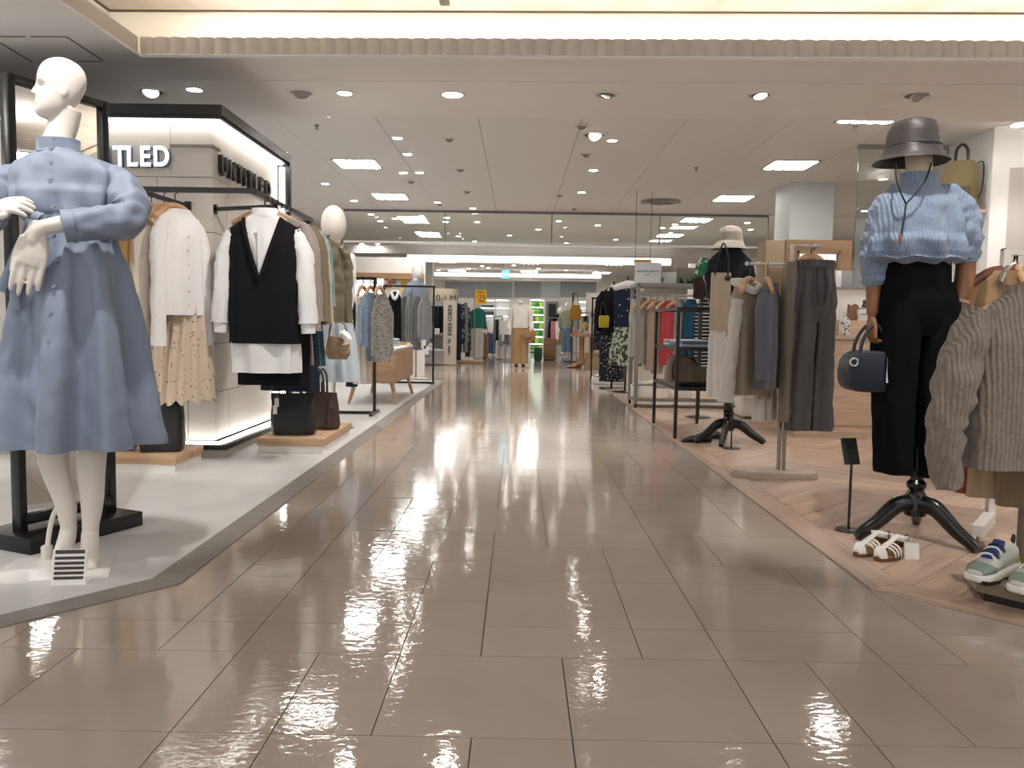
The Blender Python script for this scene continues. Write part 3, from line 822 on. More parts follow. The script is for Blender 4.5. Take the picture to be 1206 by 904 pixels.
# arms
armL = [L(22,216,.02), L(-3,242,.0), L(-12,272,-.05), L(5,268,-.14), L(20,262,-.20)]
armR = [L(126,216,.02), L(151,240,.0), L(164,262,-.05), L(140,268,-.14), L(112,271,-.19), L(90,276,-.205)]
mb.tube(armL, [.036,.040,.036,.031,.025], 18, smooth=6)
mb.tube(armR, [.036,.040,.037,.033,.028,.025], 18, smooth=6)
hand(mb, L(20,262,-.205), (1, -.25, .30), (.15, .6, -.8), side=-1, sc=1.22, curl=.36, thumb=.3, spread=.5)
hand(mb, L(84,281,-.21), (-.20, -.08, -1), (-.35, .9, 0), side=-1, sc=1.25, curl=.05, thumb=.22, spread=.15)
mb.tube([L(92,275,-.205), L(84,281,-.21), L(80,292,-.212)], [.026, .028, .027], 14, smooth=4)
fuse(mb, 'body', PLASTER, .0042, 3, mq)
rod = MB(); rod.tube([L(50,664,.03), L(51,640,.03), L(54,614,.04), L(62,598,.04), L(70,592,.05)], .009, 10, smooth=4); rod.lathe([(.02,0),(.02,.05),(.012,.055)], 12, (L(50,664).x, .03, .005))
rod.build('support_rod', PLASTER, mq)
pl = MB(); pl.prism([(-.25,.04),(-.165,-.26),(.19,-.155),(.075,.13)], .0, .009)
pl.build('base_plate', mat('clear acrylic plate', (.85,.84,.82), .15), mq)
dr = MB()
shell(dr, [(1.532,-.078,.005,.068,.062,0),(1.522,-.076,.004,.082,.068,0),(1.508,-.066,0,.125,.080,.0),(1.484,-.055,0,.175,.092,.002),(1.45,-.048,0,.196,.102,.004),(1.40,-.045,0,.192,.114,.006),
    (1.37,-.04,-.005,.185,.124,.007),(1.30,-.03,-.005,.165,.13,.009),(1.265,-.025,0,.142,.115,.010),(1.245,-.02,0,.135,.112,.008)], 110, 50, k=9, wr=.013, seed=3, sup=2.3, hem=False)
shell(dr, [(1.25,-.02,0,.135,.112,.006),(1.20,-.02,0,.155,.125,.010),(1.10,-.01,0,.185,.15,.013),(.95,-.01,0,.212,.18,.024),(.75,-.008,0,.240,.205,.034),(.58,0,0,.260,.222,.040),(.462,.005,0,.272,.235,.044)], 160, 60, k=8, ph=.8, wr=.009, seed=5, sharp=.55, sup=2.1)
lean(dr)
sleeve(dr, [L(38,208,.01),L(13,214,.008),L(-3,240,-.01),L(-12,268,-.05),L(-2,272,-.12),L(17,264,-.185)], [.030,.058,.064,.063,.062,.054], 36, wr=.016, seed=2, wk=14)
sleeve(dr, [L(112,208,.012),L(135,213,.012),L(154,238,-.02),L(161,260,-.07),L(143,268,-.14),L(116,273,-.185)], [.030,.058,.066,.064,.056,.048], 36, wr=.016, seed=9, wk=14)
dress = dr.build('dress', DRESS, mq, sharp=70)
c = MB(); shell(c, [(1.552,-.078,.006,.061,.057,0),(1.536,-.078,.006,.066,.061,0),(1.520,-.077,.005,.078,.066,0)], 40, 5, wr=.001, hem=True); lean(c); c.build('collar', DRESS, dress)
for pts, rd in (([L(14,265,-.175), L(25,261,-.205)], [.057,.058]), ([L(121,272,-.18), L(111,274,-.195)], [.052,.054])):
    c = MB(); c.tube(pts, rd, 24, cap=False, wr=.004); c.build('cuff', DRESS, dress)
b = MB()
shell(b, [(1.288,-.022,0,.142,.122,.0),(1.27,-.02,0,.146,.126,.0),(1.245,-.02,0,.144,.124,0)], 60, 6, wr=.004, seed=4); lean(b)
b.tube([L(70,262,-.14), L(80,266,-.15)], [.022,.022], 10); b.ball(L(75,264,-.145), .026, 12, 1.1, .7, .9)
belt = b.build('belt', DRESSB, dress)
for pts in ([L(74,266,-.15), L(64,285,-.165), L(58,310,-.17), L(53,340,-.175), L(54,366,-.18)], [L(77,266,-.15), L(60,290,-.17), L(48,320,-.175), L(38,345,-.18)], [L(72,264,-.15), L(66,285,-.17), L(69,265,-.16)]):
    t = MB(); t.tube(pts, [.007,.015,.016,.016,.016][:len(pts)], 8, flat=.3, smooth=5, flatdir=(0,1,0)); t.build('belt_tail', DRESSB, dress)
BTN = mat('horn button', (.26, .28, .32), .3)
bt = None
for px, py, y in ((76,168,-.066),(80,183,-.098),(83,200,-.117),(86,222,-.138),(90,250,-.138),(97,311,-.160),(98,340,-.180),(97,369,-.196),(97,400,-.207),(97,431,-.219),(97,461,-.232)):
    if bt is None:
        bt = MB().lathe([(.001,.0035),(.0062,.004),(.0066,.001),(.0066,-.002)], 12).xf(Matrix.Rotation(PI/2, 4, 'X')).build('button', BTN, dress)
    else: bt = share(bt, 'button', dress)
    bt.location = L(px, py, y*.95-.012)

# ---- framed standing mirror behind the mannequin
m0, m1 = F(10, 650), F(131, 622)
m0 = m0+Vector((.01, .06, 0)); m1 = m1+Vector((-.035, .06, 0))
ang = math.atan2(m1.y-m0.y, m1.x-m0.x); Wm = (m1-m0).length
mir = thing('standing_mirror', 'tall black framed standing mirror on a black base behind the left mannequin', 'mirror', m0, ang)
fm = MB(); t_ = .03
for x in (0, Wm): fm.box(x-t_/2, x+t_/2, -.025, .025, .06, 1.80)
fm.box(0, Wm, -.025, .025, 1.77, 1.80).box(0, Wm, -.025, .025, .09, .13)
fm.build('frame', BLACKP, mir, bevel=.002)
MB().box(t_/2, Wm-t_/2, -.006, .012, .13, 1.77).build('mirror_glass', MIRROR, mir)
MB().box(-.06, Wm+.05, -.14, .16, 0, .065).build('base', BLACKP, mir, bevel=.004)

# ---- small striped information card at the mannequin's feet
p = F(80, 690)
cd = thing('information_card', 'small white card with dark printed lines standing at the left mannequin feet', 'sign', (p.x, p.y, .004), R(8))
tilt = R(-14)
def tl(mb): return mb.xf(Matrix.Rotation(tilt, 4, 'X'))
tl(MB().box(-.054, .054, 0, .003, .0, .118)).build('card', mat('card white', (.8, .79, .77), .4), cd)
PRINT = mat('dark print', (.05, .035, .03), .6)
for z, h_ in ((.108,.013),(.088,.010),(.070,.010),(.053,.010),(.036,.010),(.019,.010)):
    tl(MB().box(-.047, .047, -.0012, 0, z*.95, z*.95+h_)).build('printed_line', PRINT, cd)
MB().box(-.058, .058, 0, .07, 0, .003).build('foot', mat('clear acrylic plate', (.8,.8,.8), .15), cd)

# ---- display column with lit header, lettering and clothes rails
CX1, CY0, CY1, CH = -1.99, 5.30, 6.72, 2.16
colm = thing('display_column', 'white panelled display column with black lit frame and shop lettering', 'display wall', (CX1, CY0, 0))
W0 = -3.2
pn = []
core = MB().box(W0, -.03, .03, CY1-CY0, .09, CH)
core.build('core', mat('column core', (.42,.39,.35), .7), colm)
zs = [.10, .42, .74, 1.10, 1.46, 1.81, CH]
cuts = [[W0,-1.9,-.75,-.18,0],[W0,-1.5,-.62,0],[W0,-1.9,-.36,0],[W0,-1.5,-.62,0],[W0,-1.9,-.36,0],[W0,-1.5,-.27,0]]
for r in range(6):
    for a, b in zip(cuts[r], cuts[r][1:]):
        MB().box(a+.002, b-.002 if b else 0, .0+rnd.uniform(0,.003), .03, zs[r]+.002, zs[r+1]-.002).build('panel', FIXT, colm)
    ys = [.0, .55 if r % 2 else .25, 1.05 if r % 2 else .8, CY1-CY0]
    for a, b in zip(ys, ys[1:]):
        MB().box(-.03, .0-rnd.uniform(0,.002), a+.032 if a == 0 else a+.002, b-.002, zs[r]+.002, zs[r+1]-.002).build('panel', FIXT, colm)
DL = CY1-CY0
hd = MB().box(W0, .10, -.10, .02, CH+.02, CH+.085).box(.0, .10, .02, DL+.04, CH+.02, CH+.085)
hd.build('header_frame', BLACKP, colm)
MB().box(W0, .085, -.085, DL, CH+.0, CH+.02).build('header_soffit', BLACK, colm)
MB().box(W0, .04, -.06, -.02, CH-.012, CH).build('led_strip', LEDS, colm)
MB().box(.02, .06, -.02, DL-.06, CH-.012, CH).build('led_strip', LEDS, colm)
MB().box(.0, .10, DL, DL+.05, .10, CH+.02).build('edge_post', BLACKP, colm)
MB().box(.02, .06, DL-.03, DL-.005, .2, CH-.02).build('led_strip', LEDS, colm)
MB().box(W0, .115, -.115, DL, .055, .085).build('base_ledge', BLACKP, colm, bevel=.003)
MB().box(W0, .09, -.09, DL, 0, .055).build('plinth', mat('beige plinth', (.5,.46,.40), .6), colm)
MB().box(W0, .06, -.07, -.03, .085, .098).build('led_strip', LEDS, colm)
MB().box(.03, .07, -.03, DL-.05, .085, .098).build('led_strip', LEDS, colm)
LETW = mat('lit letter face', (.95, .97, 1), .5, emit=1.2)
LETE = mat('letter edge', (.16, .22, .30), .5)
LETB = mat('black letter', (.015, .012, .012), .4)
for ch, px in zip('UNTITLED', (72, 92, 112, 127, 142, 156, 171.5, 190.5)):
    q = D(px, 186, CY0-.03)
    o = text('letter', ch, .185, LETE, colm, (q.x-CX1, -.02, q.z), (PI/2, 0, 0), .018, bold=.002, sx=.82)
    text('letter_face', ch, .175, LETW, o, (0, .003, .021), (0, 0, 0), .001, bold=.004)
for i, (ch, y) in enumerate(zip('UNTITLED', (.15, .31, .455, .56, .67, .80, .93, 1.09))):
    text('letter', ch, .175, LETB, colm, (.016, y, 1.905), (PI/2, 0, PI/2), .012, bold=.003, sx=.95)
# shadow-gap handle near the corner
MB().box(-.27, .012, -.012, 0, 2.0, 2.016).box(0, .012, 0, .12, 2.0, 2.016).build('shadow_gap', mat('gap', (.25,.22,.19), .6), colm)
# rails
RX, RY, RZ = .41, -.47, 1.655
r_ = MB().bar((W0, RY, RZ), (RX+.015, RY, RZ), .03).bar((RX, RY, RZ), (RX, .90, RZ-.0), .03)
rail = r_.build('clothes_rail', BLACK, colm)
for a, b in (((-.16,-.0,RZ-.03),(-.26,RY,RZ-.01)), ((-1.8,0,RZ-.03),(-1.9,RY,RZ-.01)), ((0,.02,RZ-.045),(RX,.02,RZ-.02)), ((0,.85,RZ-.045),(RX,.85,RZ-.02))):
    MB().bar(a, b, .024).box(a[0]-.02 if a[1]==0 or a[1]==-.0 else a[0], a[0]+.02, a[1]-.012, a[1]+.012, a[2]-.03, a[2]+.03).build('bracket', BLACK, rail)

# ---- wooden hangers and garments
def hanger(name_label, loc, rotz=0, w=.40, hook=.10, group=None, material=None):
    """origin at the top of the hook, where it rests on the rail"""
    t = thing('hanger', name_label, 'hanger', loc, rotz, group)
    b = MB()
    for sg in (-1, 1):
        b.tube([(0,0,-hook), (sg*w*.16,0,-hook-.012), (sg*w*.34,-.006,-hook-.045), (sg*w*.5,-.016,-hook-.085)], [.013,.015,.014,.012], 10, flat=1.4, flatdir=(0,0,1), smooth=4)
    b.build('bar', material or HANGW, t)
    hk = [(0,0,-hook+.005), (0,0,-hook+.05)]
    for q in range(9):
        a = -PI/2+q*PI*1.25/8
        hk.append((-.0+.020*math.cos(a)*1, 0, -.022+.020*math.sin(a)))
    MB().tube(hk, .0035, 6).build('hook', BLACK, t)
    return t
def top_shell(mb, w=.22, L=.62, d=.09, neck=.07, flare=1.0, k=6, amp=.008, seed=0, n=56, m=26, slope=.06, cut=None, wr=.006, hemdip=0):
    """hanging top: origin at the neck, front is -Y"""
    shell(mb, [(0,0,0,neck,.045,0),(-slope*.5,0,0,(w+neck)*.5,d*.55,0),(-slope,0,0,w,d*.62,0),(-slope-.09,0,0,w*.985,d*.9,amp*.4),(-L*.55,0,0,w*.5+w*.5*flare,d,amp*.8),(-L,0,0,w*flare,d*1.05,amp)], n, m, k=k, wr=wr, seed=seed, sup=2.6, cut=cut, hemdip=hemdip)
def top_sleeves(mb, w=.22, L=.55, r0=.065, r1=.045, out=.09, slope=.06, fwd=-.02, seed=0, n=18, wr=.010, sides=(-1,1), short=1.0):
    for sg in sides:
        sleeve(mb, [(sg*(w-.035),0,-slope-.01), (sg*(w+out*.25),fwd*.2,-slope-.05-L*.12), (sg*(w+out*.65),fwd*.7,-slope-L*.5), (sg*(w+out),fwd,-slope-L*short)], [r0*.75,r0,(r0+r1)/2,r1], n, wr, seed+sg, 12, 6)
def garment(name, label, cat, material, loc, rotz, build, group=None, sharp=65):
    mb = MB(); build(mb)
    o = mb.build(name, material, None, sharp=sharp, loc=loc, rotz=rotz)
    return tag(o, label, cat, group)
def simple_top(name, label, material, loc, rotz, w=.21, L=.6, sl=.5, d=.075, seed=0, k=5, amp=.010, flare=1.05, group=None, n=40, m=18, sleeves=True, r0=.06, r1=.045, out=.05):
    def bld(mb):
        top_shell(mb, w, L, d, flare=flare, k=k, amp=amp, seed=seed, n=n, m=m)
        if sleeves and sl: top_sleeves(mb, w, sl, r0, r1, out, seed=seed, n=14)
    return garment(name, label, {'blouse':'shirt'}.get(name, name.split('_')[-1]), material, loc, rotz, bld, group)
def skirt_shell(mb, w0=.15, w1=.24, L=.7, d0=.05, d1=.08, k=12, amp=.014, seed=0, n=96, m=24, sharp=.7, hemdip=0):
    shell(mb, [(0,0,0,w0,d0,amp*.15),(-.05,0,0,w0*1.03,d0*1.05,amp*.3),(-L*.5,0,0,(w0+w1)/2,(d0+d1)/2,amp*.8),(-L,0,0,w1,d1,amp)], n, m, k=k, wr=.004, seed=seed, sharp=sharp, hemdip=hemdip)
def trousers(mb, w=.17, d=.09, L=1.0, leg0=.105, leg1=.085, gap=.0, rise=.28, seed=0, amp=.005, n=40, wr=.007, spread=.0):
    shell(mb, [(0,0,0,w*.92,d*.8,.002),(-.06,0,0,w*.96,d*.85,.004),(-rise*.55,0,0,w,d,amp),(-rise*.8,0,0,w*.99,d*.97,amp),(-rise-.02,0,0,w*.90,d*.75,amp)], n*2, 14, k=8, wr=wr, seed=seed, sup=2.5, hem=False)
    for sg in (-1, 1):
        shell(mb, [(-rise*.45,sg*w*.45,0,w*.42,d*.8,amp),(-rise*.8,sg*w*.49,0,w*.515,d*.99,amp),(-rise-.1,sg*(w*.5+gap*.3),0,max(leg0*.95,w*.5),d*.97,amp),(-L*.6,sg*(w*.5+gap*.6+spread*.5),0,(leg0+leg1)/2,d*.8,amp),(-L,sg*(w*.5+gap+spread),0,leg1,d*.7,amp)], n, 26, k=5, ph=sg, wr=wr, seed=seed+sg*2, sup=2.3)

# --- front rail: ochre jacket, cream trousers, dotted skirts and a white blouse seen nearly from the side
ry = CY0+RY
def at_rail(px, dz): q = D(px, 225, ry); return Vector((q.x, ry, RZ+dz))
CREAMC = cloth('cream cotton', (.70, .64, .55)); OCHRE = cloth('ochre wool', (.55, .33, .12))
FLOR = cloth('dotted floral', (.66, .54, .41), pattern=('dots', (.10, .045, .03), 42, .16))
for px, nm, rz in ((178, 'wooden hanger carrying cream trousers beside the blue dress', 75), (193, 'wooden hanger carrying a pale dotted skirt on the front rail', 78), (206, 'wooden hanger carrying the white striped blouse on the front rail', 62)):
    hanger(nm, at_rail(px, .018), R(rz), .31, .11)
garment('jacket', 'ochre jacket hanging behind the blue dress sleeve on the front rail', 'jacket', OCHRE, at_rail(156, -.13), R(80), lambda mb: (top_shell(mb, .20, .62, .07, seed=1), top_sleeves(mb, .2, .52, seed=1)))
garment('trousers', 'cream trousers hanging by the waist on the front rail', 'trousers', CREAMC, at_rail(179, -.22), R(72), lambda mb: trousers(mb, .16, .06, .95, seed=2))
garment('skirt', 'beige skirt with dark dots hanging long on the front rail', 'skirt', FLOR, at_rail(189, -.24)+Vector((0,.09,0)), R(74), lambda mb: skirt_shell(mb, .15, .20, .95, .05, .085, 10, .014, 3))
garment('skirt', 'pleated beige dotted skirt hanging below the white blouse', 'skirt', FLOR, at_rail(214, -.36)+Vector((0,.06,0)), R(58), lambda mb: skirt_shell(mb, .07, .17, .88, .05, .085, 11, .016, 8, hemdip=.03))
STRW = cloth('white stripe', (.82, .80, .79), vary=.03, vscale=60)
bl = garment('blouse', 'white long sleeved blouse with open neck on the front rail', 'shirt', STRW, at_rail(211, -.115), R(64), lambda mb: (top_shell(mb, .15, .62, .065, neck=.06, seed=4, amp=.010), top_sleeves(mb, .15, .74, .045, .042, .03, seed=4)))
for i in range(6):
    MB().ball((0, 0, 0), .006, 8).build('button', mat('pearl button', (.7,.6,.5), .3), bl, loc=(0, -.074, -.16-i*.08))

# --- side rail: black vest over white shirt in front, more garments behind it
rx = CX1+RX
vy = CY0+RY+.11
q = D(312, 262, vy)
VX = q.x
hanger('wooden hanger holding the white shirt and the black vest', (VX, vy, RZ+.018), 0, .29, .122)
ws = MB()
def vcut(x, y, z): return False
top_shell(ws, .20, .95, .085, neck=.075, seed=11, amp=.016, k=7, n=90, m=40, flare=.98, slope=.075)
top_sleeves(ws, .215, .56, .056, .056, .05, slope=.09, seed=11, n=24, wr=.014)
wsh = tag(ws.build('shirt', WSHIRT, None, sharp=70, loc=(VX, vy, RZ-.125)), 'long white shirt with full sleeves under the black vest', 'shirt')
c = MB(); shell(c, [(.035,0,0,.064,.05,0),(.01,0,0,.072,.052,0),(-.012,0,0,.082,.05,0)], 40, 5, wr=.002); c.build('collar', WSHIRT, wsh)
for sg in (-1, 1):
    MB().tube([(sg*.262,-.02,-.63), (sg*.266,-.02,-.71)], [.044,.042], 20, cap=False, flat=1).build('cuff', WSHIRT, wsh)
MB().box(-.03, .03, .028, .032, -.012, .012).build('neck_label', BLACK, wsh, loc=(0,0,-.0))
MB().box(-.016, .016, -.094, -.088, -.42, -.08).build('placket', WSHIRT, wsh)
vs = MB()
def vneck(x, y, z): return y < .02 and z > -.40 and abs(x) < .115*max(0, (z+.385)/.385)**.9
top_shell(vs, .222, .765, .105, neck=.10, seed=12, amp=.006, k=5, n=180, m=110, flare=.985, slope=.085, cut=vneck, wr=.004)
vest = tag(vs.build('vest', BLK, None, sharp=70, loc=(VX, vy, RZ-.133)), 'black deep V neck knitted vest over the white shirt', 'vest')
for sg in (-1, 1):
    MB().tube([(sg*.112,-.048,-.015), (sg*.10,-.080,-.08), (sg*.058,-.112,-.22), (0,-.118,-.395)], [.012]*4, 8, flat=.5, smooth=4, flatdir=(0,1,0)).build('neck_band', BLK, vest)
garment('trousers', 'black wide trousers hanging under the white shirt and black vest', 'trousers', BLK, (VX+.02, vy+.10, RZ-.36), 0, lambda mb: trousers(mb, .20, .06, .80, .13, .12, gap=.0, seed=5))
TAUPE = cloth('taupe cotton', (.33, .28, .26)); OLIVEB = cloth('olive brown cotton', (.20, .165, .10)); BEIGE = cloth('beige cotton', (.47, .40, .31))
TEAL = cloth('teal chevron', (.05, .15, .19), pattern=('zig', (.015, .03, .05), 28, .45)); NAVY = cloth('navy cotton', (.018, .022, .04)); PALEB = cloth('pale blue cotton', (.42, .48, .54))
KHAKI = mat('fabric khaki satin', (.13, .11, .065), .45, spec=.4, vary=.15, vscale=10)
row = [(.10,'shirt','taupe shirt hanging directly behind the black vest',TAUPE,.235,.70,.66),(.20,'shirt','second taupe mauve shirt in the row behind the vest',TAUPE,.23,.74,.60),
       (.30,'jacket','olive brown jacket in the middle of the side rail row',OLIVEB,.24,.66,.60),(.40,'jacket','second olive brown jacket, right behind the first one',OLIVEB,.245,.68,.62),
       (.50,'shirt','beige shirt hanging between olive jackets and teal blouse',BEIGE,.24,.62,.62),(.60,'blouse','pale teal blouse near the end of the side rail',cloth('teal pale',(.16,.28,.33)),.235,.6,.5)]
for i, (dy, nm, lb, m_, w, L_, sl) in enumerate(row):
    y = vy+.04+dy*1.0
    hanger('wooden hanger carrying the '+lb.split(' hanging')[0].split(' in the')[0].split(', right')[0].split(' near')[0], (rx, y, RZ+.018), R(6+3*i), .40, .10)
    garment(nm, lb, nm if nm != 'blouse' else 'shirt', m_, (rx+.035, y, RZ-.10), R(-8-2*i), lambda mb: (top_shell(mb, w, L_, .038, seed=20+i, amp=.007, wr=.004), top_sleeves(mb, w, sl, .040, .036, .05, seed=20+i, n=14, fwd=.0)))
for i, (dy, lb, m_, L_, z0, w) in enumerate(((.18,'taupe long skirt hanging below the taupe shirts',TAUPE,.62,-.42,.19),(.30,'navy skirt hanging low behind the taupe skirt',NAVY,.62,-.60,.2),(.46,'teal skirt with dark chevron stripes below the olive jackets',TEAL,.6,-.46,.2))):
    garment('skirt', lb, 'skirt', m_, (rx+.07, vy+.1+dy, RZ+z0), R(-10), lambda mb: skirt_shell(mb, .15, w, L_, .04, .06, 9, .012, 30+i, n=72))
ye = CY0+.86
q = D(404, 270, ye)
hanger('wooden hanger at the end of the side rail carrying the khaki jacket', (rx, ye, RZ+.018), R(62), .42, .11)
jk = garment('jacket', 'shiny khaki jacket hanging at the end of the side rail', 'jacket', KHAKI, (rx+.05, ye+.02, RZ-.11), R(48), lambda mb: (top_shell(mb, .23, .66, .085, seed=40, amp=.016, wr=.020, n=80, m=40), top_sleeves(mb, .225, .60, .065, .05, .02, seed=41, n=24, wr=.022)))
MB().tube([(-.07,-.045,.0),(0,-.055,-.012),(.07,-.045,0),(.0,.05,.012),(-.07,-.045,0)], .014, 8, smooth=4).build('collar', KHAKI, jk)
# egg-headed mannequin behind the rail end, wearing the pale skirt, with a wicker bag
q = F(398, 470)
Ye = 6.75; q = D(393, 300, Ye)
eg = thing('mannequin', 'abstract egg headed white mannequin behind the side rail in a pale skirt', 'mannequin', (q.x, Ye, 0))
b = MB(); z0 = .9
hz = D(392, 264, Ye).z
b.ball((0,0,hz), .105, 28, 1, 1.05, 1.48); b.tube([(0,0,hz-.1),(0,0,hz-.24)], [.055,.06], 16)
shell(b, [(hz-.20,0,0,.06,.055,0),(hz-.25,0,0,.17,.08,0),(hz-.42,0,0,.155,.11,0),(hz-.62,0,0,.12,.09,0),(hz-.80,0,0,.165,.11,0)], 28, 14, wr=0, hem=False, captop=True, capbot=True)
fuse(b, 'body', PLASTER, .008, 3, eg)
MB().tube([(0,0,.01),(0,0,.95)], .014, 10).build('pole', STEEL, eg)
MB().lathe([(.17,0),(.17,.012),(.16,.014)], 28).build('base_plate', STEEL, eg)
s_ = MB(); shell(s_, [(1.02,0,0,.135,.11,.003),(.8,0,0,.165,.13,.012),(.40,.02,0,.185,.15,.018)], 90, 24, k=10, wr=.005, seed=2, sharp=.7); s_.build('skirt', PALEB, eg)
t2 = MB(); shell(t2, [(hz-.19,0,0,.07,.06,0),(hz-.25,0,0,.18,.09,.003),(hz-.45,0,0,.18,.125,.008),(1.0,0,0,.15,.12,.01)], 48, 20, k=7, wr=.008, seed=3); t2.build('top', WSHIRT, eg)
WICK = mat('wicker', (.42, .27, .15), .8, bump=('ribz', 60, .8), vary=.25, vscale=60)
q = D(398, 409, 6.25)
bg = thing('wicker_bag', 'small wicker basket bag hanging among the garments at the rail end', 'bag', (q.x, 6.25, q.z))
w_ = MB(); shell(w_, [(.085,0,0,.075,.06,0),(.03,0,0,.088,.07,0),(-.05,0,0,.095,.075,0),(-.09,0,0,.07,.055,0)], 36, 14, wr=.004, seed=3, hem=False, captop=True); w_.f.append(tuple(range(14*36, 15*36))); w_.build('basket', WICK, bg)
MB().tube([(-.07,0,.07),(-.055,0,.17),(0,0,.21),(.055,0,.17),(.07,0,.07)], .008, 8, smooth=4).build('handle', WICK, bg)
MB().tube([(.03,-.06,.08),(.055,-.075,.11),(.085,-.05,.06),(.05,-.06,.02)], [.01,.03,.03,.006], 8, smooth=4, wr=.01).build('scarf', WSHIRT, bg)

# ---- plinths with bags
def plinth(label, x0, x1, y0, y1, h_=.105):
    t = thing('display_plinth', label, 'plinth', ((x0+x1)/2, (y0+y1)/2, 0))
    a, b = (x1-x0)/2, (y1-y0)/2
    MB().box(-a+.01, a-.01, -b+.01, b-.01, .004, h_*.5).build('plinth_base', mat('white laminate', (.72,.69,.64), .5), t)
    MB().box(-a, a, -b, b, h_*.5, h_).build('oak_top', OAK, t, bevel=.002)
    return t
plinth('low oak topped plinth carrying the black tote in front of the column', -1.755, -1.30, 5.42, 6.32)
plinth('low oak topped plinth with a black bag at the column foot, left', -2.62, -1.985, 4.66, 5.08, .10)
def tote(label, loc, rotz, w, h_, d, m_, handle=True, tags=False, seed=0, hm=None):
    t = thing('tote_bag', label, 'bag', loc, rotz)
    b = MB()
    shell(b, [(h_,0,0,w*.5,d*.18,.002),(h_*.6,0,0,w*.5,d*.38,.004),(h_*.15,0,0,w*.52,d*.5,.004),(0.004,0,0,w*.47,d*.46,.0)], 60, 18, k=5, sup=4.5, wr=.010, seed=seed, hem=False)
    b.f.append(tuple(range(18*60, 19*60))); b.build('bag_body', m_, t)
    if handle:
        for y in (-d*.12, d*.12):
            MB().tube([(-w*.16,y,h_-.02),(-w*.13,y*1.2,h_+.12),(0,y*1.4,h_+.17),(w*.13,y*1.2,h_+.12),(w*.16,y,h_-.02)], .008, 8, smooth=5).build('handle', hm or m_, t)
    if tags:
        for i, z in enumerate((h_*.80, h_*.62)):
            MB().box(-.014, .014, -d*.45-.004, -d*.45, -.03, .03).build('price_tag', WHITE, t, loc=(-w*.34-.012*i, 0, z))
            MB().bar((-w*.34, -d*.45, h_*.86), (-w*.34, -d*.3, h_-.01), .002).build('tag_string', WHITE, t)
    return t
BAGB = mat('black bag leather', (.010, .010, .010), .5); BAGBR = mat('brown bag leather', (.045, .026, .018), .5)
tote('large soft black tote bag with two white tags on the low plinth', (-1.56, 5.63, .105), R(4), .31, .285, .14, BAGB, tags=True, seed=1)
tote('dark brown tote bag standing behind the black tote', (-1.45, 5.95, .105), R(-25), .27, .27, .15, BAGBR, seed=2)
tote('black slouchy bag with shoulder strap on the plinth beside the blue dress', (-2.15, 4.86, .10), R(10), .25, .36, .17, BAGB, seed=3)
tote('small dusty pink bag on the plinth half hidden by the blue dress', (-2.40, 4.84, .10), R(-5), .17, .17, .10, cloth('dusty pink', (.36,.27,.24)), seed=4)

# ================================================================== RIGHT SHOP
SWB = mat('fabric blue knit', (.23, .29, .40), .95, spec=.15, sheen=.2, bump=('knit', 24, .45), vary=.12, vscale=70)
SWT = mat('fabric taupe knit', (.235, .20, .17), .95, spec=.15, sheen=.15, bump=('knit', 22, .55), vary=.16, vscale=90)
BLKT = mat('fabric black twill', (.006, .006, .007), .9, spec=.08)
GREYT = mat('fabric slate nylon', (.095, .09, .095), .6, spec=.3, vary=.08, vscale=8)
HATC = mat('fabric charcoal satin', (.055, .048, .048), .5, spec=.4)
PAPER = mat('card white', (.8, .79, .77), .4)

def turned_stand(root, h_top, h_hub=.175, legs=(200, 320, 75), reach=.27, up=.16):
    """black wooden column on three curved feet"""
    b = MB().lathe([(.034,h_hub-.055),(.044,h_hub-.05),(.046,h_hub+.03),(.038,h_hub+.045),(.030,h_hub+.06),(.040,h_hub+.075),(.040,h_hub+.09),(.026,h_hub+.105),(.030,h_hub+.16),(.034,h_hub+.24),(.024,h_hub+.40),(.02,h_top)], 24)
    b.build('stand_post', BLACKP, root)
    for a in legs:
        a = R(a); d = Vector((math.cos(a), math.sin(a), 0))
        pts = [d*.02+Vector((0,0,h_hub)), d*(reach*.33)+Vector((0,0,h_hub-.005)), d*(reach*.66)+Vector((0,0,h_hub-.075)), d*(reach*.9)+Vector((0,0,.04)), d*reach+Vector((0,0,.016))]
        MB().tube(pts, [.034,.031,.026,.022,.018], 12, smooth=5, flat=1.2, flatdir=(0,0,1)).build('leg', BLACKP, root)

# ---- headless mannequin in bucket hat, blue sweater and black trousers
rb = F(1076, 634)
rm = thing('mannequin', 'dress form on black tripod wearing grey bucket hat, blue sweater, black trousers', 'mannequin', rb)
def Q(px, py, y=0):
    q = D(px, py, rb.y+y)-rb; return Vector((q.x, y, q.z))
turned_stand(rm, .75, .155, (192, 300, 62), .275)
b = MB()
nx = Q(1082, 215).x; nz = Q(1082, 215).z
hz_ = Q(1075, 310).z; kz = Q(1076, 420).z
shell(b, [(nz+.16,nx-.01,0,.052,.055,0),(nz+.04,nx,0,.050,.054,0),(nz-.02,nx,0,.062,.06,0),(nz-.055,nx-.003,0,.15,.075,0),(nz-.16,nx-.006,0,.16,.095,0),(nz-.32,Q(1079,320).x,0,.11,.085,0),(hz_-.05,Q(1079,320).x,0,.105,.08,0),(hz_-.22,Q(1077,360).x,0,.11,.08,0),(kz+.12,Q(1077,400).x,0,.07,.06,0)], 36, 24, wr=0, hem=False, captop=True, capbot=True)
fuse(b, 'body', LINEN, .008, 2, rm)
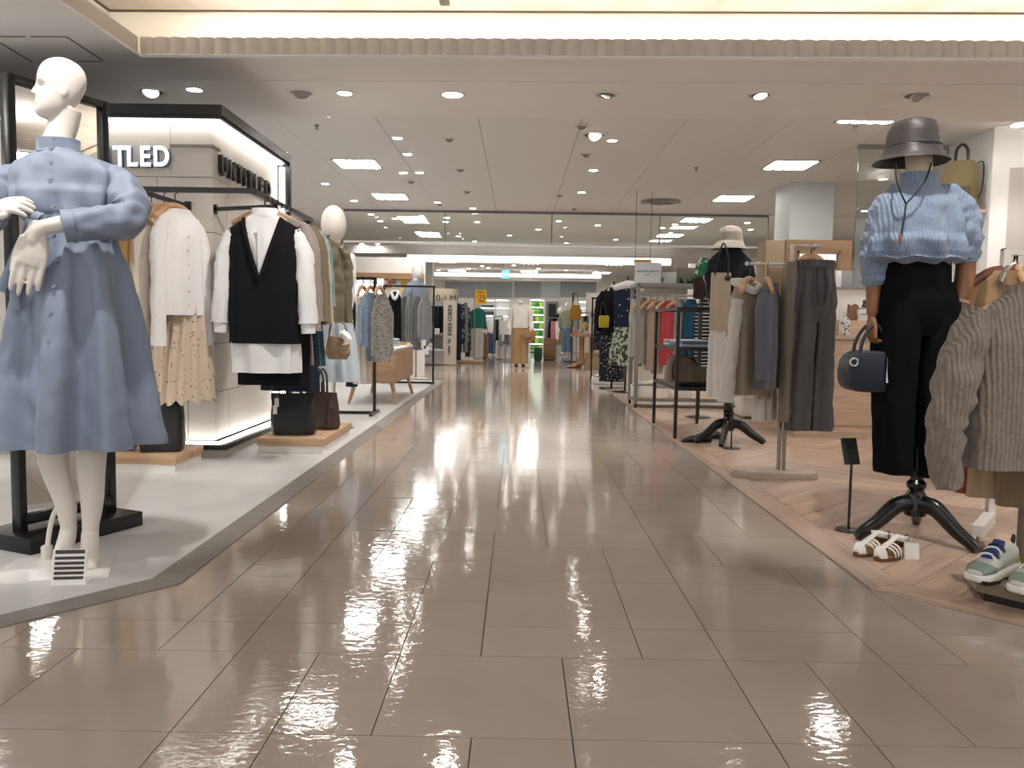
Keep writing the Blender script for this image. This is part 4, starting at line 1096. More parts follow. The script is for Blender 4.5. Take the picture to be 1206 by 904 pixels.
# bucket hat: crown with seam, top button seam and stitched brim
hb = MB()
hc = Q(1076, 165); zt = Q(1076, 141).z; zb = Q(1076, 173).z; ze = Q(1076, 190).z
shell(hb, [(zt,hc.x,0,.045,.05,0),(zt-.008,hc.x,0,.072,.08,.001),(zt-.035,hc.x,0,.088,.098,.002),((zt+zb)/2,hc.x,0,.094,.105,.003),(zb,hc.x,0,.103,.113,.002),(zb-.015,hc.x,0,.108,.118,.002),((zb+ze)/2-.01,hc.x,0,.121,.13,.004),(ze-.004,hc.x-.003,0,.144,.154,.006)], 72, 36, k=3, wr=.005, seed=4, captop=True, hem=False)
hat = hb.build('bucket_hat', HATC, rm, sharp=60)
MB().lathe([(.1045,.0),(.1075,.006),(.1085,.012),(.1065,.018)], 48, (hc.x, 0, zb-.010), cap0=False, cap1=False, sy=1.09).build('hat_band', HATC, hat)
# sweater
sw = MB()
shell(sw, [(nz+.004,nx,0,.058,.060,0),(nz-.008,nx,0,.068,.066,0),(nz-.03,nx-.002,0,.105,.078,.0),(nz-.055,nx-.004,0,.155,.095,.002),(nz-.105,nx-.008,0,.182,.12,.004),(nz-.22,nx-.012,-.01,.190,.135,.006),(nz-.315,nx-.018,-.015,.195,.145,.010),(Q(1077,286).z,nx-.02,-.018,.190,.148,.014),(Q(1077,297).z,nx-.015,-.018,.186,.145,.018),(Q(1077,303).z,nx-.01,-.014,.176,.137,.016),(Q(1077,308).z,nx-.008,-.008,.158,.124,.012),(Q(1077,310).z,nx-.004,-.004,.134,.106,.008)], 110, 70, k=8, wr=.014, seed=6, sup=2.3, hem=False, hemdip=.012)
sleeve(sw, [Q(1104,226,.0), Q(1120,238,-.005), Q(1134,258,-.01), Q(1137,284,-.02), Q(1138,305,-.02)], [.045,.064,.068,.066,.052], 36, wr=.016, seed=3, wk=12)
sleeve(sw, [Q(1060,227,.0), Q(1044,244,.01), Q(1034,272,.02), Q(1031,305,.02), Q(1031,333,.02)], [.045,.058,.058,.058,.048], 36, wr=.014, seed=8, wk=12)
swo = sw.build('sweater', SWB, rm, sharp=80)
c = MB(); shell(c, [(nz+.014,nx,.0,.056,.058,0),(nz+.002,nx,0,.063,.063,0),(nz-.012,nx,0,.074,.070,0)], 40, 5, wr=.001); c.build('neck_band', SWB, swo)
for pts in ([Q(1137,296,-.02), Q(1138,309,-.02)], [Q(1030,322,.02), Q(1031,336,.02)]):
    c = MB(); c.tube(pts, [.052,.046] if pts[0].x > 0 else [.046,.042], 26, cap=False, wr=.008, wk=6); c.build('rolled_cuff', SWB, swo)
# trousers
tz = Q(1080,300).z; th = Q(1072,556).z
tr2 = MB()
tx = Q(1079,330).x; lx = Q(1052,540).x; rx2 = Q(1093,540).x
cx_ = Q(1077,400).x
shell(tr2, [(tz,tx,0,.125,.10,.002),(tz-.06,tx,0,.135,.11,.003),(tz-.2,cx_,0,.160,.125,.004),(tz-.28,cx_,0,.155,.118,.004),(tz-.34,cx_,0,.14,.10,.005)], 80, 16, k=8, wr=.005, seed=2, hem=False)
shell(tr2, [(tz-.2,cx_-.075,0,.085,.12,.004),(tz-.36,cx_-.08,0,.083,.118,.006),((tz+th)/2,cx_-.08,0,.085,.105,.006),(th+.02,lx,0,.066,.09,.006),(th,lx,0,.066,.09,.006)], 50, 30, k=5, wr=.007, seed=3)
shell(tr2, [(tz-.2,cx_+.075,0,.088,.12,.004),(tz-.36,cx_+.082,0,.085,.118,.006),((tz+th)/2,cx_+.075,0,.084,.105,.006),(th-.01,rx2+.005,0,.070,.09,.006)], 50, 30, k=5, wr=.007, seed=7)
tro = tr2.build('trousers', BLKT, rm, sharp=70)
MB().tube([Q(1122,303,-.09), Q(1122,320,-.105), Q(1122,332,-.108)], .004, 6).build('zip', STEEL, tro)
# wooden arms with hands
am = MB(); am.tube([Q(1138,290,-.02), Q(1136,330,-.02), Q(1129,362,-.03), Q(1126,372,-.03)], [.04,.038,.030,.027], 18, smooth=5)
hand(am, Q(1125,373,-.03), (-.18,-.15,-1), (-.4,-.9,0), side=-1, sc=1.0, curl=.28, thumb=.4)
fuse(am, 'arm', ARMW, .0042, 2, rm)
MB().tube([Q(1131.5,353,-.028), Q(1130.5,356,-.028)], [.035,.0345], 20).build('wrist_band', mat('pale band', (.45,.33,.22), .5), rm)
am = MB(); am.tube([Q(1031,310,.02), Q(1029,340,.02), Q(1028,362,.01), Q(1027,370,.01)], [.034,.032,.026,.024], 18, smooth=5)
hand(am, Q(1027,371,.01), (-.15,-.1,-1), (1,-.1,-.1), side=1, sc=.95, curl=.95, thumb=.35)
fuse(am, 'arm', ARMW, .0042, 2, rm)
# hat cord hanging as a necklace
CORD = mat('black cord', (.01,.01,.01), .7)
ck = MB()
j = Q(1067,240,-.15)
ck.tube([Q(1056,192,-.07), Q(1055,206,-.13), Q(1059,222,-.152), j], .0035, 6, smooth=5)
ck.tube([Q(1097,192,-.06), Q(1090,212,-.12), Q(1078,228,-.150), j], .0035, 6, smooth=5)
ck.tube([j, Q(1064,262,-.165), Q(1061,276,-.168)], .0035, 6, smooth=4)
cko = ck.build('chin_cord', CORD, rm)
MB().lathe([(.006,0),(.008,.01),(.007,.03),(.004,.04)], 10, tuple(Q(1060,287,-.170))).build('cord_toggle', mat('brown toggle', (.2,.09,.06), .4), cko)
# navy bag hanging from the hand
gp = rb+Q(1021, 440, -.005)
nb_ = thing('handbag', 'small navy boston bag with two handles held by the bucket hat mannequin', 'bag', (gp.x, gp.y, rb.z+Q(1021,461).z), R(0))
BAGN = mat('navy leather', (.012, .016, .032), .45)
hh = (Q(1077,412).z-Q(1077,461).z)
b = MB()
prof = []
for q in range(20):
    a = 2*PI*q/20; c, s = math.cos(a), math.sin(a)
    prof.append((.108*math.copysign(abs(c)**.6, c)*(1.0-.16*(s > 0)*s), hh*.5+hh*.5*math.copysign(abs(s)**.55, s)))
b.rings([[(x*f_, y, hh*.5+(z-hh*.5)*f_) for x, z in prof] for y, f_ in ((-.065,.86),(-.062,.95),(-.045,1.0),(.045,1.0),(.062,.95),(.065,.86))])
b.build('bag_body', BAGN, nb_)
ht = (Q(1077,382).z-Q(1077,412).z)
for y in (-.035, .035):
    MB().tube([(-.045,y,hh-.03),(-.042,y,hh+.03),(-.01,y*.8,hh+ht*.85),(.022,y*.6,hh+ht),(.045,y*.8,hh+ht*.7),(.056,y,hh+.02),(.056,y,hh-.03)], .0075, 8, smooth=5).build('handle', BAGN, nb_)
MB().tube([(-.085+.016*math.cos(2*PI*q/12),-.068,hh*.72+.016*math.sin(2*PI*q/12)) for q in range(13)], .004, 6).build('ring', STEEL, nb_)
MB().box(.05, .075, -.075, -.071, hh*.25, hh*.85).build('price_tag', PAPER, nb_)

# ---- white T-bar sandals
SANW = mat('white glossy leather', (.80, .78, .74), .25, coat=.4); SANS = mat('sandal sole', (.16, .065, .035), .6); SANI = mat('sandal insole', (.42, .24, .10), .6)
def sandal(loc, rotz, label):
    t = thing('sandal', label, 'sandal', loc, rotz, 'white sandals')
    Ls = .235
    def outline(f_=1.0, dz=0):
        pts = []
        for q in range(28):
            a = 2*PI*q/28; u = math.cos(a); v_ = math.sin(a)
            w = (.043 if u > 0 else .033)-.006*math.exp(-((u+.15)/.3)**2)
            pts.append((u*Ls*.5*f_, v_*w*f_+.004*u))
        return pts
    MB().prism(outline(), 0, .016).build('sole', SANS, t, bevel=.002)
    MB().prism(outline(.95), .016, .019).build('insole', SANI, t)
    up = MB()
    # toe cap plus straps arching over the foot
    rg = []
    for q in range(9):
        u = q/8; x = Ls*(.49-.10*u); hh_ = .012+.030*u**.6; ww = .042*math.sqrt(max(0, 1-((.5-.11*u-.02)/.5)**2))*.98+.002
        rg.append([(x, ww*math.cos(a_)+.004, .016+hh_*math.sin(a_)) for a_ in [PI*k/12 for k in range(13)]]+[(x, ww*.92*math.cos(a_)+.004, .014+(hh_-.004)*math.sin(a_)) for a_ in [PI-PI*k/12 for k in range(13)]])
    up.rings(rg); up.build('toe_cap', SANW, t)
    for x, w in ((.26,.040),(.17,.040),(.08,.039)):
        st = MB()
        st.tube([(Ls*x-.012*abs(math.cos(PI*k/10)), w*math.cos(PI*k/10)+.003, .015+(.036+(.26-x)*.05)*math.sin(PI*k/10)**.8) for k in range(11)], .010, 8, flat=.22, flatdir=(0,0,1))
        st.build('strap', SANW, t)
    MB().tube([(Ls*.36,.004,.046),(Ls*.22,.003,.056),(Ls*.05,.002,.066),(-Ls*.10,.001,.078),(-Ls*.16,0,.082)], [.013,.013,.012,.013,.014], 8, flat=.28, flatdir=(0,0,1), smooth=3).build('instep_strap', SANW, t)
    an = MB(); an.tube([(-Ls*.14+.035*math.cos(a_)-.025, .036*math.sin(a_), .066+.006*math.cos(a_)) for a_ in [2*PI*k/18 for k in range(19)]], .010, 8, flat=.25, flatdir=(1,0,0))
    an.build('ankle_strap', SANW, t)
    hc2 = MB()
    rg = []
    for q in range(9):
        a_ = PI*.62+PI*.76*q/8
        x0, y0 = -Ls*.12+ .085*math.cos(a_), .032*math.sin(a_)
        rg.append([(x0, y0, .016), (x0*.98, y0*.95, .075-.02*abs(q-4)/4), (x0*.95, y0*.88, .075-.02*abs(q-4)/4), (x0*.97, y0*.9, .016)])
    hc2.rings(rg); hc2.build('heel_counter', SANS, t)
    MB().box(-.008, .008, .037, .041, .058, .078).build('buckle', STEEL, t, loc=(-Ls*.2, 0, 0))
    return t
a_ = F(1027, 652); sandal((a_.x, a_.y, .006), R(-146), 'white leather sandal with cut-out vamp, the left one of the pair')
a_ = F(1050, 657); sandal((a_.x, a_.y, .006), R(-143), 'white leather sandal with cut-out vamp, beside the small white card')
a_ = F(1074, 660)
cd2 = thing('price_card', 'small blank white tent card on the wood floor beside the sandals', 'card', (a_.x, a_.y, .006), R(-8))
MB().box(-.027, .027, 0, .002, 0, .058).xf(Matrix.Rotation(R(-12), 4, 'X')).build('card_face', PAPER, cd2)
MB().box(-.027, .027, .026, .028, 0, .058).xf(Matrix.Rotation(R(10), 4, 'X')).build('card_back', PAPER, cd2)

# ---- slim sign stand
SIGNC = mat('dark sign board', (.035, .045, .038), .5)
def sign_stand(label, base, h_, w, bh, rotz, lean=35, br=.05, txt=None, m_=SIGNC):
    t = thing('sign_stand', label, 'sign', base, rotz)
    MB().lathe([(br, 0), (br, .006), (br*.9, .009)], 28).build('foot', mat('bronze metal', (.05,.038,.03), .4), t)
    MB().tube([(0,0,.005), (0,0,h_)], .006, 10).build('pole', BLACK, t)
    bd = MB().box(-w/2, w/2, -.004, .004, -.02, bh-.02).xf(Matrix.Translation((0,0,h_)) @ Matrix.Rotation(R(-lean), 4, 'X')).build('sign_board', m_, t)
    if txt:
        for i, tx_ in enumerate(txt):
            o = text('lettering', tx_, w*.36, mat('dark lettering', (.012,.012,.012), .5), bd, (0, -.006, 0), (PI/2-R(lean), 0, 0), .0005)
            v = Matrix.Rotation(R(-lean), 3, 'X') @ Vector((0, -.005, bh*(.72-.24*i))); o.location = Vector((0,0,h_))+v
    return t
bs_ = F(999, 626)
sign_stand('slim dark sign on a thin pole beside the bucket hat mannequin', (bs_.x, bs_.y, .006), D(1000,543,bs_.y).z-.0, .075, .118, R(14), 18, .055, ('INGNI', 'BIS'))

# ---- front right rack with taupe sweater, tan garments and sneakers on its base
gx = 2.75
pY = 2.62
rk = thing('garment_rack', 'low wooden based garment rack at the right edge holding the sneakers', 'rack', (0, 0, 0))
B1, B2, B3 = F(1137, 692), F(1149, 707), F(1206, 721)
bd_ = (B3-B2).normalized(); bn_ = Vector((-bd_.y, bd_.x, 0))
B4 = B2+bd_*1.0; B5 = B4+bn_*.34; B6 = B1+bn_*.16
TANB = wood('taupe rack base', (.30, .235, .165), .5, 'X')
MB().prism([(p.x, p.y) for p in (B1, B2, B4, B5, B6)], .03, .075).build('base', TANB, rk, bevel=.004)
bc_ = (B1+B2+B4+B5+B6)/5
MB().prism([(bc_.x+(p.x-bc_.x)*.95, bc_.y+(p.y-bc_.y)*.93) for p in (B1, B2, B4, B5, B6)], .006, .03).build('base_underside', BLACK, rk)
BRON = mat('bronze post', (.20, .17, .135), .35, metal=.7)
pq = F(1207, 660, .07); pv = Vector((pq.x, 2.86, 0))
pv.x = D(1206, 640, 2.86).x
MB().bar((pv.x, 2.86, .07), (pv.x, 2.86, 1.10), .035).build('post', BRON, rk)
MB().bar((pv.x, 2.90, 1.09), (pv.x, 2.35, 1.09), .025).build('rail', BRON, rk)
sY = 2.60
qn = D(1214, 345, sY)
hanger('wooden hanger carrying the taupe ribbed sweater at the right edge', (qn.x, sY, 1.107), R(0), .40, .10)
rm_s = MB()
top_shell(rm_s, .185, .555, .10, neck=.075, seed=51, amp=.012, k=5, n=110, m=44, flare=1.12, slope=.075, wr=.010)
def taupe_sleeves(mb):
    p = [D(1158,372,sY), D(1135,415,sY-.03), D(1120,475,sY-.05), D(1112,520,sY-.04), D(1117,572,sY-.03)]
    sleeve(mb, [v-qn for v in p], [.055,.062,.058,.052,.042], 34, wr=.020, seed=5, wk=12)
    sleeve(mb, [Vector((.16,0,-.09)), Vector((.22,-.02,-.3)), Vector((.22,-.03,-.55))], [.06,.062,.045], 30, wr=.02, seed=6)
taupe_sleeves(rm_s)
tsw = tag(rm_s.build('sweater', SWT, None, sharp=80, loc=qn), 'taupe ribbed knit sweater on a wooden hanger at the right edge', 'sweater')
c = MB(); shell(c, [(.012,0,0,.070,.05,0),(-.008,0,0,.078,.052,0),(-.026,0,0,.088,.056,0)], 40, 5, wr=.001); c.build('neck_band', SWT, tsw)
hz2 = D(1150,530,sY).z-qn.z
RUST = cloth('rust red', (.22,.05,.03)); TAN = cloth('tan cotton', (.34,.235,.14)); TAN2 = cloth('brown cotton', (.20,.135,.08))
def strip_skirt(label, px0, px1, py, m_, Y, nm='skirt'):
    a, b_ = D(px0, py, Y), D(px1, py, Y); w = (b_.x-a.x)/2
    return garment(nm, label, nm, m_, ((a.x+b_.x)/2, Y, .74), 0, lambda mb: skirt_shell(mb, w*.95, w, .74-a.z, .04, .05, 4, .006, px0, n=48))
strip_skirt('rust red garment edge showing under the taupe sweater', 1124, 1137, 578, RUST, 2.88)
strip_skirt('tan skirt showing under the taupe sweater hem', 1136, 1176, 583, TAN, 2.84)
strip_skirt('brown skirt showing beside the tan skirt under the taupe sweater', 1174, 1206, 594, TAN2, 2.78)
# ---- chunky sneakers
def sneaker(loc, rotz, label):
    t = thing('sneaker', label, 'sneaker', loc, rotz, 'pair of chunky sneakers')
    Ls = .265
    def ring(x, w, z0, z1, n=20, p=.6):
        out = []
        for k in range(n):
            a = 2*PI*k/n; c, s = math.cos(a), math.sin(a)
            out.append((x, w*math.copysign(abs(c)**p, c), (z0+z1)/2+(z1-z0)/2*math.copysign(abs(s)**p, s)))
        return out
    m_ = MB(); m_.rings([ring(x*Ls, w, z0, z1) for x, w, z0, z1 in ((-.5,.022,.016,.050),(-.46,.034,.006,.055),(-.3,.040,.001,.050),(-.05,.037,.003,.044),(.2,.045,.001,.040),(.38,.042,.002,.036),(.47,.030,.010,.036),(.5,.016,.018,.032))])
    m_.build('midsole', mat('sneaker foam', (.72,.70,.66), .5), t)
    o_ = MB(); o_.rings([ring(x*Ls, w, z0, z1, 16) for x, w, z0, z1 in ((.12,.046,-.001,.012),(.25,.0475,-.001,.018),(.38,.044,.0,.020),(.47,.032,.008,.024))]); o_.build('outsole', mat('sneaker rubber', (.01,.01,.012), .6), t)
    u_ = MB(); u_.rings([ring(x*Ls, w, .028, z1, 20, .8) for x, w, z1 in ((-.47,.024,.098),(-.42,.031,.108),(-.30,.033,.098),(-.18,.034,.092),(-.05,.036,.094),(.08,.039,.086),(.22,.041,.070),(.36,.036,.056),(.45,.024,.046),(.48,.012,.04))])
    u_.build('upper', mat('sneaker mesh', (.52,.52,.47), .8, bump=('noise', 200, .4)), t)
    g_ = MB(); g_.rings([ring(x*Ls, w, .03, z1, 20, .8) for x, w, z1 in ((.19,.0425,.066),(.26,.042,.0665),(.36,.0375,.058),(.43,.029,.050))]); g_.build('toe_overlay', mat('sneaker sage', (.20,.25,.21), .8), t)
    k_ = MB(); k_.rings([ring(x*Ls, w, .03, z1, 20, .8) for x, w, z1 in ((-.485,.022,.075),(-.43,.033,.078),(-.36,.0345,.074))]); k_.build('heel_overlay', mat('sneaker yellow', (.55,.32,.04), .7), t)
    MB().tube([(Ls*.17,0,.080),(Ls*.05,0,.094),(-Ls*.08,0,.106),(-Ls*.14,0,.125)], [.018,.022,.022,.018], 10, flat=.4, flatdir=(0,0,1), smooth=3).build('tongue', mat('sneaker blue', (.03,.05,.20), .7), t)
    lm = mat('lace', (.02,.025,.06), .7)
    for i in range(4):
        x = Ls*(.16-.07*i); z = .082+.008*i
        MB().tube([(x,-.030,z-.012),(x+.004,-.012,z+.008),(x-.004,.012,z+.008),(x,.030,z-.012)], .0038, 6, smooth=3).build('lace', lm if i % 2 else PAPER, t)
    MB().tube([(-Ls*.47,0,.09),(-Ls*.52,0,.115),(-Ls*.50,0,.13),(-Ls*.46,0,.11)], .005, 6, smooth=3).build('pull_tab', mat('tab black', (.02,.02,.02), .7), t)
    return t
a_ = F(1168, 681, .077); sneaker((a_.x, a_.y, .077), R(-146), 'chunky white, sage and blue sneaker on the rack base, outer one')
a_ = F(1203, 692, .077); sneaker((a_.x+.03, a_.y-.02, .077), R(-146), 'chunky white, sage and blue sneaker on the rack base, cut by the frame')

# ---- white castered rail behind and hanging brown jacket
wr_ = thing('castered_rack', 'white castered rack foot standing behind the taupe sweater', 'rack', F(1151, 642))
WM = mat('white metal', (.62,.58,.54), .4)
MB().bar((-.06,-.10,.085), (.14,.16,.085), .045).build('foot_bar', WM, wr_)
MB().bar((.14,.16,.07), (.14,.16,1.25), .03).build('post', WM, wr_)
MB().bar((.14,.16,1.24), (.95,.16,1.24), .025).build('rail', WM, wr_)
ca = MB(); ca.tube([(-.055,-.10,.065),(-.055,-.10,.045)], .009, 8); ca.build('caster_stem', BRASS, wr_)
MB().tube([(-.072,-.105,.022),(-.040,-.105,.022)], .022, 14).build('caster_wheel', mat('caster brown', (.10,.05,.03), .5), wr_)
wq = F(1151, 642)
JB = cloth('caramel brown', (.27,.165,.085)); JY = wq.y+.16
q = D(1184, 275, JY)
hanger('dark red wooden hanger holding the brown jacket at the right edge', (q.x, JY, 1.255), R(8), .36, .09, material=wood('redwood', (.13,.035,.02), .4, 'X'))
garment('jacket', 'caramel brown jacket hanging behind the taupe sweater at the right edge', 'jacket', JB, (q.x+.02, JY, 1.16), R(-5), lambda mb: (top_shell(mb, .17, .78, .08, seed=61, amp=.012, flare=1.35, k=5, slope=.07), top_sleeves(mb, .18, .6, .06, .045, .08, seed=62)))
for i, (px, mm) in enumerate(((1196, STEEL), (1203, BRASS))):
    q2_ = D(px, 270, JY)
    hanger(('steel grey clip hanger','pale wooden hanger')[i]+' crowded beside the dark red one on the castered rack', (q2_.x+.02, JY+.02*i+.03, 1.255), R(35+30*i), .3, .07, material=mm if i == 0 else HANGW)
MB_ = MB().box(0, 1.2, 0, .05, 0, .47)
cp_ = F(1168, 600)
wp_ = thing('white_counter', 'plain white counter panel behind the taupe sweater, right edge', 'counter', (cp_.x+.06, F(1168,604).y+.45, 0), R(-4))
MB().box(0, 1.3, 0, .5, .05, .62).build('carcass', WHITE, wp_, bevel=.003); MB().box(0, 1.3, 0.02, .48, 0.006, .05).build('toe_kick', GREYM, wp_); MB().box(-.01, 1.31, -.01, .51, .62, .64).build('worktop', WHITE, wp_)

# ---- T rack with octagonal base
bq = F(910, 562); 
tk2 = thing('garment_rack', 'twin post garment rack on an elongated octagonal wood base', 'rack', bq)
def TL(px, py, y=0): q = D(px, py, bq.y+y)-bq; return Vector((q.x, y, q.z))
wB = TL(958,560).x; wA = TL(862,560).x
oc = [(wA,-.03),(wA+.10,-.105),(wB-.05,-.105),(wB,-.07),(wB,.03),(wB-.09,.105),(wA+.05,.105),(wA,.06)]
MB().prism(oc, .006, .048).build('base', wood('washed wood base', (.50,.40,.31), .5, 'X'), tk2, bevel=.002)
CH_ = mat('bronze chrome', (.33,.29,.25), .25, metal=.9)
p1 = TL(917,540); p2 = TL(922,540)
hL = TL(917,311).z; hR = TL(925,289).z
MB().bar((p1.x,0,.04), (p1.x,0,hL+.0), .016, .028).build('post', CH_, tk2)
MB().bar((p2.x+.004,0,.04), (p2.x+.004,0,hR), .016, .028).build('post', CH_, tk2)
for nm, a, b_, z in (('rail_arm', TL(880,309).x, p1.x, hL), ('rail_arm', p2.x, TL(966,291).x, hR)):
    o_ = MB().tube([(a,0,z),(b_,0,z)], .008, 10).build(nm, WM, tk2)
    e_ = a if a < p1.x-.05 else b_
    MB().ball((e_,0,z), .013, 10).build('end_knob', WM, o_)
    MB().lathe([(.012,-.012),(.012,.012)], 10).xf(Matrix.Translation(((a+b_)/2-.05*(1 if a < p1.x-.05 else -1),0,z)) @ Matrix.Rotation(PI/2,4,'Y')).build('stop_ring', WM, o_)
def at_rack(px, z, y=0): q = TL(px, 300, y)+bq; return Vector((q.x, bq.y+y, z))
BGE = cloth('sand beige', (.36,.30,.23)); OFFW = cloth('off white', (.60,.57,.53)); SLATE = cloth('slate blue grey', (.13,.135,.155)); TPLT = cloth('taupe linen', (.24,.205,.175))
hanger('wooden hanger carrying the sand beige hooded top', at_rack(884, hL+.011), R(55), .36, .10)
ho = garment('hoodie', 'sand beige hooded top with cream sleeve hanging on the twin post rack', 'hoodie', BGE, at_rack(880, hL-.115), R(24), lambda mb: (top_shell(mb, .105, .66, .07, seed=71, amp=.014, flare=1.12, slope=.08, n=72, m=32), top_sleeves(mb, .10, .6, .045, .04, .05, slope=.09, seed=72, sides=(1,))))
ls = MB(); sleeve(ls, [(-.075,-.02,-.10),(-.11,-.04,-.30),(-.145,-.05,-.50),(-.165,-.06,-.70)], [.035,.040,.043,.047], 26, wr=.014, seed=3); ls.build('lined_sleeve', OFFW, ho)
MB().tube([(-.05,-.04,-.02),(0,-.07,-.05),(.06,-.04,-.02),(.05,.05,.01),(-.05,.05,.01),(-.05,-.04,-.02)], .022, 10, smooth=4, wr=.006).build('hood', OFFW, ho)
hanger('wooden hanger carrying the slate shirt on the twin post rack', at_rack(905, hL+.011), R(78), .36, .10)
garment('shirt', 'slate blue shirt seen edge on beside the hooded top', 'shirt', SLATE, at_rack(909, hL-.115, -.04), R(60), lambda mb: (top_shell(mb, .16, .62, .055, seed=75, amp=.01), top_sleeves(mb, .15, .5, .05, .04, .05, seed=76)))
garment('blouse', 'off white long blouse below the slate shirt on the twin post rack', 'shirt', OFFW, at_rack(908, hL-.16, .12), R(60), lambda mb: top_shell(mb, .10, .78, .05, neck=.05, seed=79, amp=.012, flare=1.2))
garment('trousers', 'taupe linen trousers edge on beside the twin posts', 'trousers', TPLT, at_rack(935, hR-.10, .05), R(70), lambda mb: trousers(mb, .15, .06, .94, .08, .07, seed=80))
hanger('wooden clip hanger carrying the slate grey nylon trousers', at_rack(955, hR+.011), R(0), .22, .07)
gt = garment('trousers', 'slate grey nylon drawstring trousers hanging in front of the counter', 'trousers', GREYT, at_rack(961, TL(940,311).z, -.05), R(8), lambda mb: trousers(mb, .122, .075, TL(940,311).z-TL(940,505).z, .066, .070, gap=.005, rise=.32, seed=81, amp=.008, n=60, wr=.012, spread=.002))
wbm = MB(); shell(wbm, [(.02,0,0,.113,.062,.004),(.0,0,0,.118,.066,.006),(-.03,0,0,.118,.066,.006)], 90, 6, k=20, wr=.003); wbm.build('gathered_waistband', GREYT, gt)
for sx_ in (-.02, .02): MB().tube([(sx_,-.07,-.02),(sx_*1.5,-.085,-.12),(sx_,-.085,-.24)], .004, 6, smooth=4).build('drawstring', BLACK, gt)

# ---- second dress form: cloche hat, black blouse, white skirt, beige tote
sb = F(857, 522)
sm_ = thing('mannequin', 'dress form on black tripod with cloche hat, black blouse and white skirt', 'mannequin', sb)
def N(px, py, y=0): q = D(px, py, sb.y+y)-sb; return Vector((q.x, y, q.z))
turned_stand(sm_, .6, .155, (192, 245, 348), .27)
b = MB()
n2 = N(861, 297)
shell(b, [(n2.z+.1,n2.x,0,.05,.055,0),(n2.z,n2.x,0,.055,.055,0),(n2.z-.05,n2.x,0,.14,.075,0),(n2.z-.3,n2.x,0,.10,.08,0),(n2.z-.50,n2.x-.01,0,.085,.075,0),(n2.z-.7,n2.x-.01,0,.06,.06,0)], 28, 18, wr=0, hem=False, captop=True, capbot=True)
fuse(b, 'body', LINEN, .01, 2, sm_)
hb = MB(); FELT = cloth('stone felt', (.40,.36,.31), .9); hx = N(860,280).x; zt = N(860,266).z; zb = N(860,284).z; ze = N(860,292).z
shell(hb, [(zt,hx,0,.03,.035,0),(zt-.012,hx,0,.068,.075,0),(zt-.05,hx,0,.088,.098,0),(zb,hx,0,.094,.104,0),(zb-.02,hx-.005,0,.108,.12,.002),(ze-.01,hx-.012,0,.136,.145,.006)], 56, 26, k=2, wr=.003, captop=True, hem=False)
hb.build('cloche_hat', FELT, sm_)
b = MB()
shell(b, [(n2.z+.03,n2.x,0,.07,.06,0),(n2.z-.02,n2.x,0,.12,.08,.002),(n2.z-.07,n2.x,0,.165,.10,.005),(n2.z-.2,n2.x,0,.165,.125,.008),(N(856,345).z,n2.x-.01,0,.14,.115,.010),(N(856,350).z-.05,n2.x-.01,0,.13,.11,.01)], 70, 24, k=7, wr=.012, seed=5)
sleeve(b, [N(874,306), N(880,322,.0), N(878,340,-.03), N(872,352,-.06)], [.05,.06,.055,.045], 20, wr=.014, seed=2)
sleeve(b, [N(848,306), N(840,322,.0), N(842,340,-.03), N(846,350,-.06)], [.05,.06,.055,.045], 20, wr=.014, seed=6)
b.build('blouse', cloth('black navy', (.012,.013,.02)), sm_)
b = MB(); ks = N(852, 470)
shell(b, [(N(856,345).z,N(857,345).x,0,.112,.10,.004),(N(856,385).z,N(855,385).x,0,.118,.11,.008),(N(856,430).z,N(852,430).x,0,.118,.115,.010),(N(856,467).z,N(851,467).x,0,.118,.115,.012)], 90, 26, k=8, wr=.006, seed=8)
b.build('skirt', cloth('white skirt', (.62,.61,.60)), sm_)
tg = N(847, 390, -.17)+sb
tb = thing('tote_bag', 'beige vinyl tote with long black strap hanging before the white skirt', 'bag', (tg.x, tg.y, N(856,389).z), R(-6))
hh = N(856,323).z-N(856,389).z
b = MB(); b.rings([[(x*w, y, z) for x, y in ((-1,-.02),(-.9,-.028),(.9,-.028),(1,-.02),(1,.02),(-1,.02))] for z, w in ((0,.068),(.02,.072),(hh*.5,.072),(hh,.070))]); b.build('bag_body', mat('beige vinyl', (.45,.36,.25), .3, bump=('noise', 12, .8)), tb, sharp=60)
MB().tube([(-.05,-.03,hh-.02),(-.03,-.03,hh+.10),(.01,0,hh+.22),(.045,-.03,hh+.1),(.045,-.03,hh-.02)], .006, 8, smooth=5).build('strap', CORD, tb)
MB().ball((.045,-.04,hh-.04), .022, 12, 1, .5, 1).build('charm', BLACK, tb)
# shoes and small stand beside it
def flat_shoe(loc, rotz, label, m_, group, L_=.25, heel=0.0):
    t = thing('shoe', label, 'shoe', loc, rotz, group)
    def rg(x, w, z0, z1): return [(x, w*math.cos(2*PI*k/16), (z0+z1)/2+(z1-z0)/2*math.sin(2*PI*k/16)) for k in range(16)]
    MB().rings([rg(x*L_, w, .003, z) for x, w, z in ((-.5,.018,.05),(-.46,.03,.058),(-.3,.034,.052),(-.1,.032,.045),(.02,.036,.05),(.15,.040,.05),(.3,.036,.038),(.42,.022,.026),(.5,.006,.016))]).build('upper', m_, t)
    MB().rings([rg(x*L_, w, -.003, .010) for x, w in ((-.5,.018),(-.4,.032),(-.1,.030),(.15,.040),(.35,.032),(.49,.008))]).build('sole', BLACK, t)
    return t
SEQ = mat('black sequins', (.015,.015,.018), .2, bump=('noise', 160, 1.0), spec=.9)
a_ = F(820, 521); flat_shoe((a_.x, a_.y, .008), R(-165), 'black sequinned pointed shoe in front of the black tripod, nearer one', SEQ, 'black sequin shoes')
a_ = F(831, 520); flat_shoe((a_.x+.03, a_.y+.12, .008), R(-160), 'black sequinned pointed shoe tucked against the tripod leg', SEQ, 'black sequin shoes')
